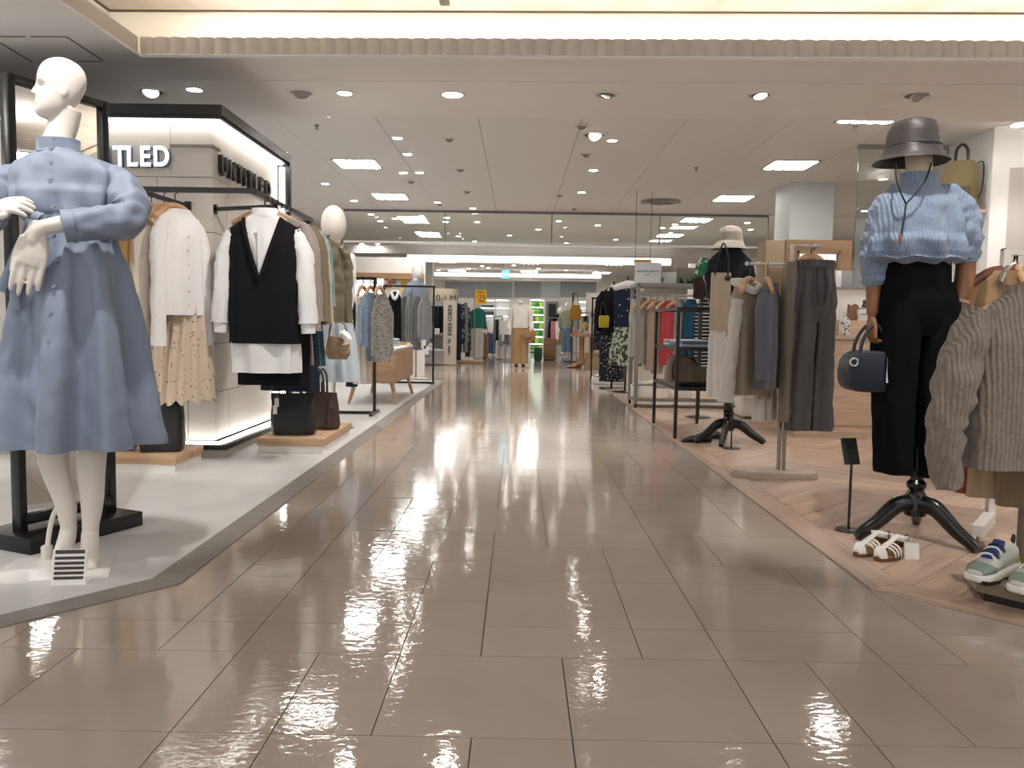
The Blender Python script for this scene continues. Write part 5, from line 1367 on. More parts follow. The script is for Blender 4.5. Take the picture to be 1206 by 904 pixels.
a_ = F(861, 529); sign_stand('tiny slanted sign on a round foot beside the second tripod', (a_.x, a_.y, .006), D(863, 478, a_.y).z, .06, .10, R(60), 35, .065)

# ================================================================== FARTHER RACKS, LEFT SIDE
def zpx(px, py, Y): return D(px, py, Y).z
def bar_rack(label, x0, x1, Y, z, dep=.42, m_=BLACK, t_=.028, base=True, along='X'):
    t = thing('garment_rack', label, 'rack', (x0, Y, 0))
    w = x1-x0
    MB().bar((-.02,0,z), (w+.02,0,z), t_).build('rail', m_, t)
    for x in (.0, w):
        MB().bar((x,0,.02), (x,0,z), t_).build('post', m_, t)
        MB().bar((x,-dep/2,.02), (x,dep/2,.02), t_).build('foot_bar', m_, t)
    if base: MB().bar((0,0,.02), (w,0,.02), t_).build('base_bar', m_, t)
    return t
LEOP = cloth('leopard print', (.42,.40,.37), pattern=('noise', (.13,.12,.11), 120, .47))
BLUEP = cloth('blue print', (.30,.40,.52), pattern=('dots', (.06,.10,.2), 55, .22))
GREYB = cloth('heather grey', (.30,.31,.31)); GREYD = cloth('dark heather', (.19,.20,.20))
Y2 = 7.80
xa, xb = D(380,488,Y2).x, D(441,489,Y2).x
bar_rack('black garment rack before the wooden cabinet with cream and blue garments', xa, xb, Y2, zpx(443,328,Y2))
rz2 = zpx(443,328,Y2)
def hung(name, label, m_, px0, px1, py0, py1, Y, rz=0, cat=None, seed=0, sl=True, skirt=False, group=None, flare=1.1, d=.045):
    a, b_ = D(px0, py0, Y), D(px1, py1, Y)
    w = (b_.x-a.x)/2; L_ = a.z-b_.z
    rzr = R(rz); cx = (a.x+b_.x)/2
    ww = w/(abs(math.cos(rzr))+.25*abs(math.sin(rzr)))
    if skirt: f_ = lambda mb: skirt_shell(mb, ww*.7, ww, L_, d*.6, d, 8, .012, seed, n=56, m=16)
    elif not sl: f_ = lambda mb: top_shell(mb, ww*.9, L_, d, flare=flare, amp=.010, seed=seed, n=40, m=18, neck=min(.07, ww*.4))
    else: f_ = lambda mb: (top_shell(mb, ww*.74, L_, d, flare=flare, amp=.010, seed=seed, n=40, m=18, neck=min(.07, ww*.35)), top_sleeves(mb, ww*.72, L_*.82, min(.055, ww*.3), min(.042, ww*.22), ww*.18, seed=seed, n=12))
    return garment(name, label, cat or {'blouse':'shirt'}.get(name, name), m_, (cx, Y, a.z), rzr, f_, group)
hung('skirt','long cream skirt hanging at the left end of the black cabinet rack',CREAMC,417,436,350,452,Y2+.06,30,skirt=True,seed=101)
hung('dress','dark long dress half hidden behind the cream skirt',NAVY,408,420,352,455,Y2+.16,20,sl=False,cat='dress',seed=102)
hung('blouse','blue patterned blouse hanging left of the spotted grey one',BLUEP,422,446,344,408,Y2-.05,35,seed=103)
hung('blouse','second blue patterned blouse, behind the first near the spotted one',BLUEP,430,450,346,425,Y2+.12,35,seed=104)
hung('blouse','grey spotted long sleeved blouse at the right end of the cabinet rack',LEOP,437,462,346,426,Y2-.12,28,seed=105)
for i, px in enumerate((428, 437, 449)):
    q = D(px, 328, Y2); hanger(('hanger carrying the cream skirt on the cabinet rack','hanger carrying the blue blouses on the cabinet rack','hanger carrying the grey spotted blouse on the cabinet rack')[i], (min(q.x, xb-.02+.03*i), Y2-.05+.03*i, rz2+.02), R(70), .22, .10)
# oak cabinet with white top and splayed legs
cb2 = thing('cabinet', 'oak cabinet on splayed legs with white top behind the black rack', 'cabinet', (-1.58, 9.47, 0))
hx_, hy_ = .25, .72
MB().box(-hx_, hx_, -hy_, hy_, .235, .59).build('carcass', OAK, cb2, bevel=.003)
MB().box(-hx_-.012, hx_+.012, -hy_-.012, hy_+.012, .59, .612).build('white_top', mat('white laminate', (.72,.69,.64), .5), cb2)
for y0, y1 in ((-hy_+.01, -.003), (.003, hy_-.01)):
    MB().box(hx_, hx_+.012, y0, y1, .25, .575).build('door', OAK, cb2)
for sx_ in (-1, 1):
    for sy_ in (-1, 1):
        MB().tube([(sx_*(hx_-.05), sy_*(hy_-.10), .24), (sx_*(hx_+.01), sy_*(hy_-.04), .0)], [.026,.016], 10).build('leg', OAK, cb2)
for i, (m_, dx) in enumerate(((WSHIRT,0),(BLUEP,.01),(PALEB,-.005))):
    f_ = MB(); shell(f_, [(.028,0,0,.10,.12,0),(.014,0,0,.12,.145,0),(0,0,0,.115,.14,0)], 40, 5, sup=4, wr=.006, seed=i, captop=True, hem=False)
    f_.f.append(tuple(range(5*40, 6*40)))
    tag(f_.build('folded_shirt', m_, None, loc=(-1.55+dx, 9.75, .614+.03*i)), ('white folded shirt at the bottom of the pile on the oak cabinet','blue patterned folded shirt inside the pile on the oak cabinet','pale blue folded shirt topmost on the oak cabinet pile')[i], 'shirt', 'folded shirts on the oak cabinet')
# third rack
Y3 = 11.85
xa, xb = D(452,452,Y3).x, D(498,452,Y3).x
rz3 = zpx(480,337,Y3)
bar_rack('black garment rack with heather grey cardigans beyond the oak cabinet', xa, xb+.15, Y3, rz3, .3)
hung('vest','black V neck dress on white collar beyond the oak cabinet',BLK,456,473,344,402,Y3-.2,12,sl=False,seed=111,flare=1.0)
q = D(464, 343, Y3-.21); MB().tube([(-.05,0,.0),(0,-.06,-.10),(.05,0,.0),(0,.03,.02),(-.05,0,0)], .022, 8, smooth=4).build('collar', WSHIRT, bpy.data.objects['vest.001'], loc=(0,-.02,0))
for i, (a, b_, y1, m_) in enumerate(((470,482,402,GREYD),(477,489,403,GREYB),(484,499,412,GREYD),(492,508,403,GREYB))):
    hung('cardigan', ('dark heather cardigan next to the black dress','grey heather cardigan second from the black dress','long dark heather cardigan third from the black dress','grey heather cardigan with white tags at the aisle end')[i], m_, a, b_, 349, y1, Y3+.05-.08*i, 25, cat='cardigan', seed=113+i, group='cardigans on the far black rack')
for i, (px, py) in enumerate(((499,405),(502,412))):
    q = D(px, py, Y3-.28); tag(MB().box(-.035,.035,-.002,.002,-.06,.06).build('price_tag', PAPER, None, loc=(q.x, q.y, q.z)), ('white price tag hanging from the aisle end cardigan','lower white price tag below the aisle end cardigan')[i], 'tag')
# white mannequin bust above that rack
def far_figure(label, px, pyb, top_m, bot_m, kind='trousers', headless=False, hgt=1.7, skin=PLASTW, armpose=0, neckpx=None, egg=True, base=True, rz=0, Yo=None, seed=0, jacket=False, name='mannequin', foot=None, legs=True):
    p = F(px, pyb) if Yo is None else Vector((D(px, 381, Yo).x, Yo, 0))
    t = thing(name, label, 'mannequin', (p.x, p.y, 0), R(rz)); s = hgt/1.72
    b = MB()
    if not headless:
        b.ball((0,-.02*s,1.60*s), .085*s, 20, .92, 1.1, 1.38); b.tube([(0,0,1.52*s),(0,.01,1.40*s)], [.05*s,.055*s], 12)
    else: b.tube([(0,0,1.50*s),(0,.01,1.40*s)], [.045*s,.055*s], 12)
    shell(b, [(1.46*s,0,0,.055*s,.05*s,0),(1.41*s,0,0,.15*s,.075*s,0),(1.25*s,0,0,.14*s,.10*s,0),(1.06*s,0,0,.105*s,.085*s,0),(.88*s,0,0,.155*s,.11*s,0),(.80*s,0,0,.15*s,.1*s,0)], 24, 14, wr=0, hem=False, captop=True, capbot=True)
    for sg in (-1,1):
        if legs: b.tube([(sg*.08*s,0,.86*s),(sg*.085*s,-.01,.48*s),(sg*.075*s,.02,.10*s),(sg*.075*s,.0,.06*s),(sg*.08*s,-.10*s,.035*s)], [.08*s,.052*s,.034*s,.036*s,.025*s], 12, smooth=4)
        b.tube([(sg*.16*s,0,1.38*s),(sg*.215*s,.02,1.12*s),(sg*.235*s,-.04,.90*s),(sg*.235*s,-.06,.80*s)], [.045*s,.036*s,.026*s,.022*s], 10, smooth=4)
        b.ball((sg*.235*s,-.065,.765*s), .035*s, 10, .6, .9, 1.3)
    fuse(b, 'body', skin, .012*s, 2, t)
    tp = MB()
    shell(tp, [(1.47*s,0,0,.065*s,.06*s,0),(1.43*s,0,0,.14*s,.085*s,.002),(1.36*s,0,0,.185*s,.105*s,.004),(1.15*s,0,0,.18*s,.13*s,.008),(.95*s,0,0,.175*s,.13*s,.010),(.90*s,0,0,.18*s,.13*s,.010)], 56, 20, k=7, wr=.010, seed=seed)
    for sg in (-1,1): sleeve(tp, [(sg*.14*s,0,1.40*s),(sg*.205*s,.01,1.27*s),(sg*.235*s,.02,1.08*s),(sg*.25*s,-.03,.86*s)], [.05*s,.066*s,.06*s,.05*s], 18, wr=.014, seed=seed+sg)
    tp.build('top', top_m, t)
    bt_ = MB()
    if not legs: MB().tube([(0,0,.01),(0,0,.9*s)], .015, 8).build('pole', STEEL, t)
    elif kind == 'trousers': trousers(bt_, .165*s, .12*s, .90*s, .105*s, .095*s, seed=seed, n=30)
    else: skirt_shell(bt_, .135*s, .24*s, .66*s, .11*s, .18*s, 9, .016, seed, n=64, m=18)
    if legs: o = bt_.build('trousers' if kind == 'trousers' else 'skirt', bot_m, t); o.location.z = 1.0*s
    if foot: 
        for sg in (-1,1): MB().ball((sg*.08*s,-.06*s,.045*s), .06*s, 10, .65, 1.5, .7).build('shoe', foot, t)
    if base: MB().lathe([(.2,0),(.2,.012),(.19,.015)], 24).build('base_plate', OAK if base == 'oak' else STEEL, t)
    return t
far_figure('white mannequin in blue grey top standing behind the cardigan rack', 490, 450, cloth('blue grey melange',(.20,.24,.31)), GREYD, hgt=1.82, Yo=12.9, rz=60, seed=5, legs=False)
# small chrome shoe stands at the end of the screed
for i, px in enumerate((541, 548, 554)):
    p = F(px, 446); t = thing('shoe_stand', ('small chrome shoe stand at the screed edge, left one of three','small chrome shoe stand at the screed edge, middle of three','small chrome shoe stand at the screed edge, right one of three')[i], 'stand', (p.x-.42, p.y, 0))
    MB().box(-.03,.03,-.05,.05,.004,.010).build('foot', STEEL, t); MB().bar((0,0,.01),(.02,.03,.09),.008).build('stem', STEEL, t); MB().box(-.025,.045,-.02,.06,.09,.096).build('rest', STEEL, t)

# ---- lit shop front on the left beyond the screed
YL = 14.6
A, B = D(408,325,YL), D(500,325,YL)
wl = struct(MB().box(-7.5, B.x, YL, YL+.15, 0, 2.05).build('wall_shopfront', mat('shopfront wall', (.72,.70,.67), .6)))
bf = D(413,326,YL)
MB().box(-6.5, B.x, YL-.12, YL, D(430,326,YL).z-.03, D(430,322,YL).z+.01).build('fascia_board', WALN, wl)
sg_ = D(430,336,YL-.1)
ls_ = thing('shop_sign', 'glowing white shop sign with dark letters beyond the spotted blouse', 'sign', (sg_.x, YL-.06, sg_.z))
MB().box(-.55,.30,0,.05,-.14,.14).build('sign_box', mat('lit sign face', (1,.98,.95), .5, emit=1.5), ls_)
text('lettering', 'KEIKO KISHI', .115, LETB, ls_, (-.10,-.004,.05), (PI/2,0,0), .002, bold=.002)
sg_ = D(459,332,YL-.1)
ps_ = thing('poster', 'small colourful poster on the shopfront wall above the cardigans', 'poster', (sg_.x, YL-.05, sg_.z))
MB().box(-.11,.11,0,.02,-.12,.12).build('sheet', mat('poster ground', (.6,.42,.33), .6), ps_)
for i in range(9):
    MB().box(-.10+.066*(i%3),-.04+.066*(i%3),-.004,0,-.10+.068*(i//3),-.04+.068*(i//3)).build('colour_block', (mat('poster red',(.45,.06,.05)),mat('poster cream',(.7,.62,.5)),mat('poster brown',(.25,.13,.08)))[(i*2+i//3)%3], ps_)
yp = struct(MB().box(D(473,330,YL).x, D(479,330,YL).x, YL-.06, YL, .0, 1.75).build('trim_4', mat('mustard panel', (.55,.33,.05), .6)))
def leafy(label, loc, h_=.3, n=34, spread=.16, pot=None, m_=None, seed=0):
    t = thing('potted_plant', label, 'plant', loc); r2 = random.Random(seed)
    if pot: MB().lathe([(pot*.75,0),(pot,pot*1.5),(pot*.9,pot*1.5),(pot*.85,pot*1.35)], 18).build('pot', mat('pot white',(.6,.58,.55),.5), t)
    lf = MB()
    for i in range(n):
        a = r2.uniform(0,2*PI); L_ = h_*r2.uniform(.6,1); o = r2.uniform(.3,1)*spread
        d = Vector((math.cos(a), math.sin(a), 0)); s0 = Vector((-d.y, d.x, 0))*.022*(h_/.3)
        z0 = (pot or 0)*1.4
        p0 = Vector((0,0,z0)); p1 = d*o*.5+Vector((0,0,z0+L_*.7)); p2 = d*o+Vector((0,0,z0+L_*r2.uniform(.7,1)))
        k = len(lf.v); lf.add([p0, p1+s0, p1-s0, p2], [(0,1,2),(1,3,2)])
    o_ = lf.build('leaves', m_ or mat('leaf green',(.05,.13,.03),.5), t); o_['kind'] = 'stuff'
    return t
q = D(451, 344, YL-.5); leafy('small green plant above the black dress by the shopfront', (q.x, q.y, q.z-.05), .22, 30, .15, None, seed=3)
MB().bar((0,0,-q.z+.05),(0,0,.02),.03).build('stand_pole', BLACK, bpy.data.objects['potted_plant'])

# ---- grey shelf unit, sign block and upright sign tower
YS = 17.4
A, B = D(497,428,YS), D(524,428,YS)
su = thing('shelf_unit', 'grey low shelf unit with dark garments beside the upright sign tower', 'shelf', ((A.x+B.x)/2, YS, 0))
w = (B.x-A.x)/2; GLAM = mat('grey laminate', (.40,.39,.37), .5)
h1 = D(510,393,YS).z; h0 = D(510,411,YS).z
for z0_, z1_ in ((.0,h0*.5-.005),(h0*.5+.005,h0-.02)): MB().box(-w,w*.62,-.22,-.2,z0_+.02,z1_).build('drawer', GLAM, su)
MB().box(-w,w,-.2,.25,.01,h0-.02).build('carcass', GLAM, su); MB().box(-w,w,-.23,.25,h0-.02,h0).build('shelf', WHITE, su); MB().box(-w,w,-.2,.25,h1-.02,h1+.01).build('shelf', GLAM, su)
MB().box(-w,w,.22,.25,h0,h1+.7).build('back_panel', GLAM, su); MB().bar((-w,0,h1+.58),(w,0,h1+.58),.03).build('rail', BLACK, su)
for x in (-w+.015, w-.015): MB().bar((x,0,h0),(x,0,h1+.6),.03).build('post', GLAM, su)
for i in range(6):
    hung('shirt', 'dark shirt, {} from the left on the grey shelf unit rail'.format(('first','second','third','fourth','fifth','sixth')[i]), BLK if i % 2 else NAVY, 499+3.5*i, 505+3.5*i, 361, 391, YS-.02, 55, seed=130+i, group='dark shirts on the grey shelf unit', d=.05)
for (px, py, pw_, ph_, lb) in ((512,385,8,5,'white lettered card above the grey shelf unit'),(508,401,5,6,'small white framed card on the grey shelf unit')):
    q = D(px,py,YS-.15); s_ = thing('display_card', lb, 'sign', (q.x, q.y, (h1+.012) if pw_ == 8 else h0+.002)); k = YS/955
    MB().box(-pw_*k/2*1.4,pw_*k/2*1.4,0,.012,0,ph_*k*1.2).build('card', PAPER, s_); text('lettering','B.A.t' if pw_ == 8 else '0-1',.055,LETB,s_,(0,-.002,ph_*k*.6),(PI/2,0,0),.001)
q0, q1 = D(508,356,19.0), D(538,340,19.0)
sblk = thing('sign_pillar', 'beige pillar with small lit numbers behind the upright sign tower', 'sign', ((q0.x+q1.x)/2, 19.0, 0))
MB().box(-(q1.x-q0.x)/2,(q1.x-q0.x)/2,0,.5,0,q1.z).build('pillar', mat('sign beige',(.50,.43,.32),.6), sblk)
text('lettering','0-1 M',.20,LETB,sblk,(.05,-.004,q0.z+.10),(PI/2,0,0),.004)
spot('sign_spot',(q0.x+.2,18.6,2.1),(q0.x+.25,19,q1.z-.1),8,60,.8)
q0, q1 = D(523,428,17.3), D(537,354,17.3)
tw = thing('sign_tower', 'tall slim beige sign tower with lettering running down it', 'sign', ((q0.x+q1.x)/2, 17.2, 0))
MB().box(-.135,.135,0,.24,.01,q1.z).build('tower_body', mat('sign cream',(.62,.54,.46),.5), tw); MB().box(-.13,.13,.01,.23,0,.012).build('foot', BLACK, tw)
for tx_, sz, z in (('KEIKO KISHI',.118,q1.z-.42),('by',.10,q1.z-.86),('noue',.10,q1.z-1.06)):
    text('lettering', tx_, sz, LETB, tw, (0,-.004,z), (PI/2,PI/2,0), .002, bold=.003)

# ---- rack of dark patterned garments with an oak base behind the tower
YD = 18.6
DPAT = cloth('dark pattern', (.02,.022,.04), pattern=('noise', (.18,.19,.22), 16, .42))
p0_, p1_ = D(538,424,YD), D(553,424,YD)
bar_rack('thin rack of dark patterned garments right of the sign tower', p0_.x, p1_.x+.1, YD, D(545,350,YD).z, .3, GREYM, .02)
for i, (a, b_, y0, y1, m_) in enumerate(((537,543,357,424,NAVY),(541,548,358,405,DPAT),(545,551,356,415,GREYD),(548,554,362,420,DPAT))):
    hung('coat', ('navy long coat first right of the sign tower','dark patterned dress second right of the sign tower','grey coat third right of the sign tower','dark patterned dress fourth right of the sign tower')[i], m_, a, b_, y0, y1, YD-.1+.05*i, 30, cat='coat', seed=140+i, group='garments on the thin rack by the tower')
tag(MB().box(-.3,.32,-.25,.25,.004,.05).build('low_platform', OAK, None, loc=(D(552,424,YD).x, YD-.15, 0), bevel=.004), 'low oak platform under the dark garments by the sign tower', 'platform')

# ---- far figures
TEALG = cloth('teal green', (.01,.17,.13)); DENIM = cloth('denim blue', (.04,.07,.14)); DENIML = cloth('washed denim', (.13,.20,.30)); CAMEL = cloth('camel cotton', (.36,.225,.115)); OFFS = cloth('ivory shirt', (.70,.68,.64)); SAGE = cloth('sage green', (.28,.31,.20))
far_figure('mannequin in teal green jacket and ivory trousers left of the yellow sign', 562, 424, TEALG, OFFS, hgt=1.48, seed=21, rz=35)
far_figure('mannequin in white top and dark jeans with white sneakers beside shelving', 578, 419, OFFS, DENIM, hgt=1.25, seed=22, headless=True, rz=25, foot=WHITE)
cm = far_figure('headless mannequin in ivory shirt and camel trousers facing the aisle', 612, 433, OFFS, CAMEL, hgt=1.56, headless=True, seed=23, base='oak', foot=BLACK)
c = MB(); c.tube([(-.06,-.05,1.36),(0,-.10,1.32),(.06,-.05,1.36),(0,.05,1.38),(-.06,-.05,1.36)], .018, 8, smooth=4); c.build('collar', OFFS, cm)
q = D(621,394,16.6)
ht_ = thing('straw_hat', 'tan straw hat held at the hand of the ivory shirt mannequin', 'hat', (q.x, 16.55, q.z))
STRAW = mat('straw', (.36,.20,.08), .8, bump=('ribz', 50, .5))
MB().lathe([(.17,0),(.175,.006),(.10,.012),(.085,.09),(.05,.11),(.001,.112)],28).xf(Matrix.Rotation(PI/2*.85,4,'X')).build('hat_body', STRAW, ht_)
far_figure('mannequin in black top and camel skirt by the wooden table', 658, 417, BLK, CAMEL, 'skirt', hgt=1.42, seed=24, rz=20)
far_figure('mannequin in sage jacket and washed jeans next to the wooden table', 667, 418, SAGE, DENIML, hgt=1.55, seed=25, rz=-20, foot=WHITE)
q = D(678,366,19.6)
mb_ = thing('shoulder_bag', 'mustard shoulder bag hanging from a dark post near the wooden table', 'bag', (q.x, 19.6, q.z))
MUST = cloth('mustard', (.40,.21,.04)); b = MB(); shell(b, [(.14,0,0,.10,.04,0),(0,0,0,.14,.06,0),(-.22,0,0,.13,.07,0)], 30, 10, captop=True, sup=3); b.build('bag_body', MUST, mb_)
MB().tube([(-.08,0,.13),(0,0,.42),(.08,0,.13)], .010, 8, smooth=4).build('strap', MUST, mb_)
pp = thing('hat_stand', 'dark slender post holding the mustard bag', 'stand', (q.x-.07, 19.66, 0)); MB().bar((0,0,0),(0,0,D(674,345,19.66).z),.035).build('pole', BLACK, pp); MB().lathe([(.2,0),(.2,.02)],20).build('foot', BLACK, pp); MB().bar((0,0,q.z+.42),(.10,-.05,q.z+.42),.02).build('hook', BLACK, pp)
# yellow sale sign, white board, racks around the mannequin
q = D(566.5,349.5,18.3)
ys = thing('sale_sign', 'yellow hanging sale sign with red lettering left of the ivory mannequin', 'sign', (q.x, 18.3, q.z))
MB().box(-.125,.125,0,.012,-.155,.155).build('sign_board', mat('sale yellow',(.85,.55,.02),.5), ys)
RED = mat('sale red',(.45,.03,.02),.5)
for tx_, sz, z in (('POINT',.06,.10),('15%',.13,.0),('OFF',.085,-.10)): text('lettering', tx_, sz, RED, ys, (0,-.003,z), (PI/2,0,0), .001, bold=.003)
for x in (-.1,.1): MB().bar((x,.006,.155),(x,.006,CZ2-q.z),.006).build('hang_wire', STEEL, ys)
q = D(595.5,385.5,18.9)
wbd = thing('sign_board', 'plain white sign board on a stand left of the ivory mannequin', 'sign', (q.x, 18.9, 0))
MB().box(-.14,.14,0,.015,q.z-.165,q.z+.165).build('board', PAPER, wbd); MB().bar((0,.02,0),(0,.02,q.z),.025).build('pole', GREYM, wbd); MB().box(-.15,.15,-.1,.12,0,.015).build('foot', GREYM, wbd)
def far_rack(label, pxa, pxb, py, Y, mats, seed, y1=412, rail=True, group='far rack garments', kind='garment', where=''):
    a, b_ = D(pxa,py,Y), D(pxb,py,Y)
    bar_rack(label, a.x, b_.x, Y, a.z, .35, GREYM, .025)
    n = len(mats); ords = ('first','second','third','fourth','fifth','sixth','seventh','eighth','ninth','tenth','eleventh','twelfth')
    for i, m_ in enumerate(mats):
        px = pxa+(pxb-pxa)*(i+.5)/n; w = (pxb-pxa)/n*.75
        hung('shirt', '{} shirt, {} on the {}'.format(m_.name.replace('fabric ','').split('.')[0], ords[i], where), m_, px-w, px+w, py+4, y1-(i*5+seed)%7, Y, 40, seed=seed*20+i, group=group, d=.05)
far_rack('grey rack below the white sign board', 588, 603, 388, 20.2, [GREYB,WSHIRT,NAVY,GREYD,BEIGE], 1, 408, where='rack below the white sign board')
far_rack('grey rack of dark clothes behind the dark jeans', 582, 592, 372, 21.5, [GREYD,BLK,PALEB,NAVY], 2, 402, where='rack behind the dark jeans')
far_rack('grey rack with pink clothes by the dark doorway', 646, 657, 374, 22.0, [BLK,cloth('rose pink',(.55,.20,.20)),cloth('rose pink',(.55,.20,.20)),WSHIRT], 3, 404, where='rack with pink clothes')
far_rack('grey rack of pale shirts right of the mustard bag', 680, 696, 368, 21.0, [GREYB,WSHIRT,TAUPE,BLK,GREYD,WSHIRT], 4, 392, where='rack of pale shirts right of the mustard bag')
for (a, b_, y0, y1, Y, m_, lb, nm) in ((584,592,402,420,20.6,WHITE,'white low display box under the dark rack','display_box'),(568,575,392,420,20.8,WALN,'brown display box left of the dark jeans','display_box'),(640,655,399,413,20.5,WALN,'brown display box below the pink clothes','display_box'),(629,638,410,416,19.9,mat('dark green crate',(.01,.06,.03),.5),'dark green crate at the foot of the green display','crate')):
    p0_, p1_ = D(a,y1,Y), D(b_,y0,Y); t = thing(nm, lb, 'box', ((p0_.x+p1_.x)/2, Y, 0)); w = (p1_.x-p0_.x)/2
    MB().box(-w,w,-.2,.2,.02,max(.1,p1_.z)).build('box_body', m_, t, bevel=.004); MB().box(-w+.02,w-.02,-.18,.18,0,.02).build('foot', BLACK, t); MB().box(-w-.004,w+.004,-.204,.204,max(.1,p1_.z)-.001,max(.1,p1_.z)+.015).build('lid', m_, t)
# lit wall shelving at the back
def wall_shelf(label, pxa, pxb, py0, py1, Y, rows, cols=2, item=(WHITE,), lit=True, back=None, seed=0):
    a, b_ = D(pxa,py1,Y), D(pxb,py0,Y); w = b_.x-a.x; zb_, zt_ = max(a.z,.02), b_.z; r2 = random.Random(seed)
    t = thing('wall_shelf', label, 'shelf', (a.x, Y, 0))
    MB().box(0,w,.30,.33,0,zt_).build('back_panel', back or WHITE, t)
    for x in (0, w): MB().box(x-.015,x+.015,0,.30,0,zt_).build('side_panel', WHITE, t)
    for i in range(rows+1):
        z = zb_+(zt_-zb_)*i/rows
        MB().box(.015,w-.015,0,.30,z-.012,z+.012).build('shelf', WHITE, t)
        if lit and i: MB().box(.03,w-.03,.02,.05,z-.024,z-.013).build('shelf_light', mat('shelf light',(.95,1,1),.5,emit=5), t)
    return t, w, zb_, zt_
def fold_pile(label, loc, m_, n, w=.14, d_=.12, cat='folded clothes'):
    b = MB(); t = thing('folded_clothes', label, cat, loc)
    for i in range(n): MB().box(-w,w,-d_,d_,i*.035+.002,i*.035+.033).build('folded_piece', m_[i % len(m_)], t, bevel=.008)
    return t
wall_shelf('lit white wall shelving left of the white sign board', 583, 600, 353, 400, 26.4, 5)
t, w, zb_, zt_ = wall_shelf('lit wall shelving with dark folded clothes left of centre', 565, 583, 353, 398, 26.4, 5)
for i in range(5): fold_pile('dark folded clothes on shelf {} from the floor of the left lit shelving'.format(('one','two','three','four','five')[i]), (t.location.x+w*.5, 26.5, zb_+(zt_-zb_)*i/5+.013), [NAVY,GREYD], 3 if i < 4 else 2, .2)
t, w, zb_, zt_ = wall_shelf('lit wall shelving with green goods right of the ivory mannequin', 624, 641, 353, 413, 25.6, 7, back=mat('green back',(.10,.28,.06),.6))
GRN = [mat('green goods a',(.12,.42,.05),.5),mat('green goods b',(.03,.18,.06),.5),mat('green goods c',(.45,.55,.05),.5)]
for i in range(7):
    for j in range(3):
        tag(MB().box(-w*.13,w*.13,-.08,.08,.0,(zt_-zb_)/7*.62).build('goods_box', GRN[(i+j) % 3], None, loc=(t.location.x+w*(.2+.3*j), 25.72, zb_+(zt_-zb_)*i/7+.013), bevel=.01), 'green goods box, {} shelf up, {} from the left'.format(('lowest','second','third','fourth','fifth','sixth','top')[i],('first','second','third')[j]), 'box', 'goods on the green shelving')
wall_shelf('lit white wall shelving right of the mustard bag', 680, 693, 355, 385, 26.2, 4)
# dark doorway in the back wall
p0_, p1_ = D(645,412,26.9), D(655,358,26.9)
dr_ = struct(MB().box(p0_.x,p1_.x,26.90,26.98,0,p1_.z).build('door_1', mat('dark doorway',(.02,.018,.015),.7)))
MB().box(p0_.x-.08,p0_.x,26.86,26.98,0,p1_.z+.08).box(p1_.x,p1_.x+.08,26.86,26.98,0,p1_.z+.08).box(p0_.x,p1_.x,26.86,26.98,p1_.z,p1_.z+.08).build('door_frame', GREYM, dr_)
# side partitions closing off the far aisle
struct(MB().box(-9,D(524,350,25).x,24.8,25,0,1.75).build('wall_partition_left', mat('partition beige',(.60,.56,.50),.7)))
struct(MB().box(D(690,350,22.5).x,8.4,22.4,22.5,0,1.78).build('wall_partition_right', mat('partition sand',(.50,.45,.38),.7)))
struct(MB().box(D(500,340,20).x-1.2,D(510,340,20).x,19.8,20.2,0,CZ2).build('wall_pillar_left', WHITE))

# ---- round wooden table with basket
YT = 17.1
q = D(688,430,YT); tb2 = thing('round_table', 'round wooden display table with flowers at the far right of the aisle', 'table', (q.x, YT, 0))
TABW = wood('cherry table', (.35,.17,.075), .4, 'X'); tzz = D(688,393,YT).z
MB().lathe([(.30,tzz-.06),(.31,tzz-.055),(.31,tzz-.005),(.30,tzz)],36).build('tabletop', TABW, tb2)
for x in (-.06,.16): MB().lathe([(.07,.08),(.055,.3),(.06,tzz-.06)],14,(x,0,0)).build('table_column', TABW, tb2)
for a in (200, 320, 80): d = Vector((math.cos(R(a)),math.sin(R(a)),0)); MB().tube([d*.03+Vector((0,0,.11)), d*.18+Vector((0,0,.07)), d*.30+Vector((0,0,.028))],[.05,.04,.028],10,smooth=3).build('leg', TABW, tb2)
leafy('pale yellow flower bunch on the round wooden table', (q.x-.02, YT-.05, tzz), .24, 60, .17, .035, mat('pale flowers',(.65,.58,.25),.6), 5)
for i, (dx, m_, lb) in enumerate(((.12,mat('white box',(.7,.68,.66),.5),'white box on the round wooden table right of the flowers'),(.20,mat('dark pouch',(.04,.03,.03),.6),'dark pouch on the round wooden table edge'),(-.2,mat('rose pouch',(.45,.2,.16),.6),'small rose pouch on the round wooden table, left'))):
    tag(MB().box(-.05,.05,-.06,.06,.001,.10 if i else .2).build('pouch' if i else 'gift_box', m_, None, loc=(q.x+dx, YT+.05*i-.02, tzz), bevel=.012), lb, 'pouch' if i else 'box')
p0_, p1_ = D(690,432,16.3), D(709,416,16.3)
bk = thing('wicker_basket', 'woven basket full of shoes at the foot of the round table', 'basket', ((p0_.x+p1_.x)/2, 16.4, 0)); w = (p1_.x-p0_.x)/2; hz3 = max(.2, p1_.z)
MB().box(-w,w,-.14,.14,.004,.02).box(-w,w,-.14,-.12,.02,hz3).box(-w,w,.12,.14,.02,hz3).box(-w,-w+.02,-.12,.12,.02,hz3).box(w-.02,w,-.12,.12,.02,hz3).build('basket_body', WICK, bk); MB().box(-w-.01,w+.01,-.15,-.115,hz3-.03,hz3).build('rim', WICK, bk)
for i in range(3): flat_shoe((bk.location.x-.1+.1*i, 16.38+.03*i, hz3*.55+.03*i), R(60+25*i), ('brown shoe in the wicker basket, left','dark shoe in the wicker basket, middle','tan shoe in the wicker basket, right')[i], (WALN,BLACK,CAMEL)[i], 'shoes in the wicker basket', .22)
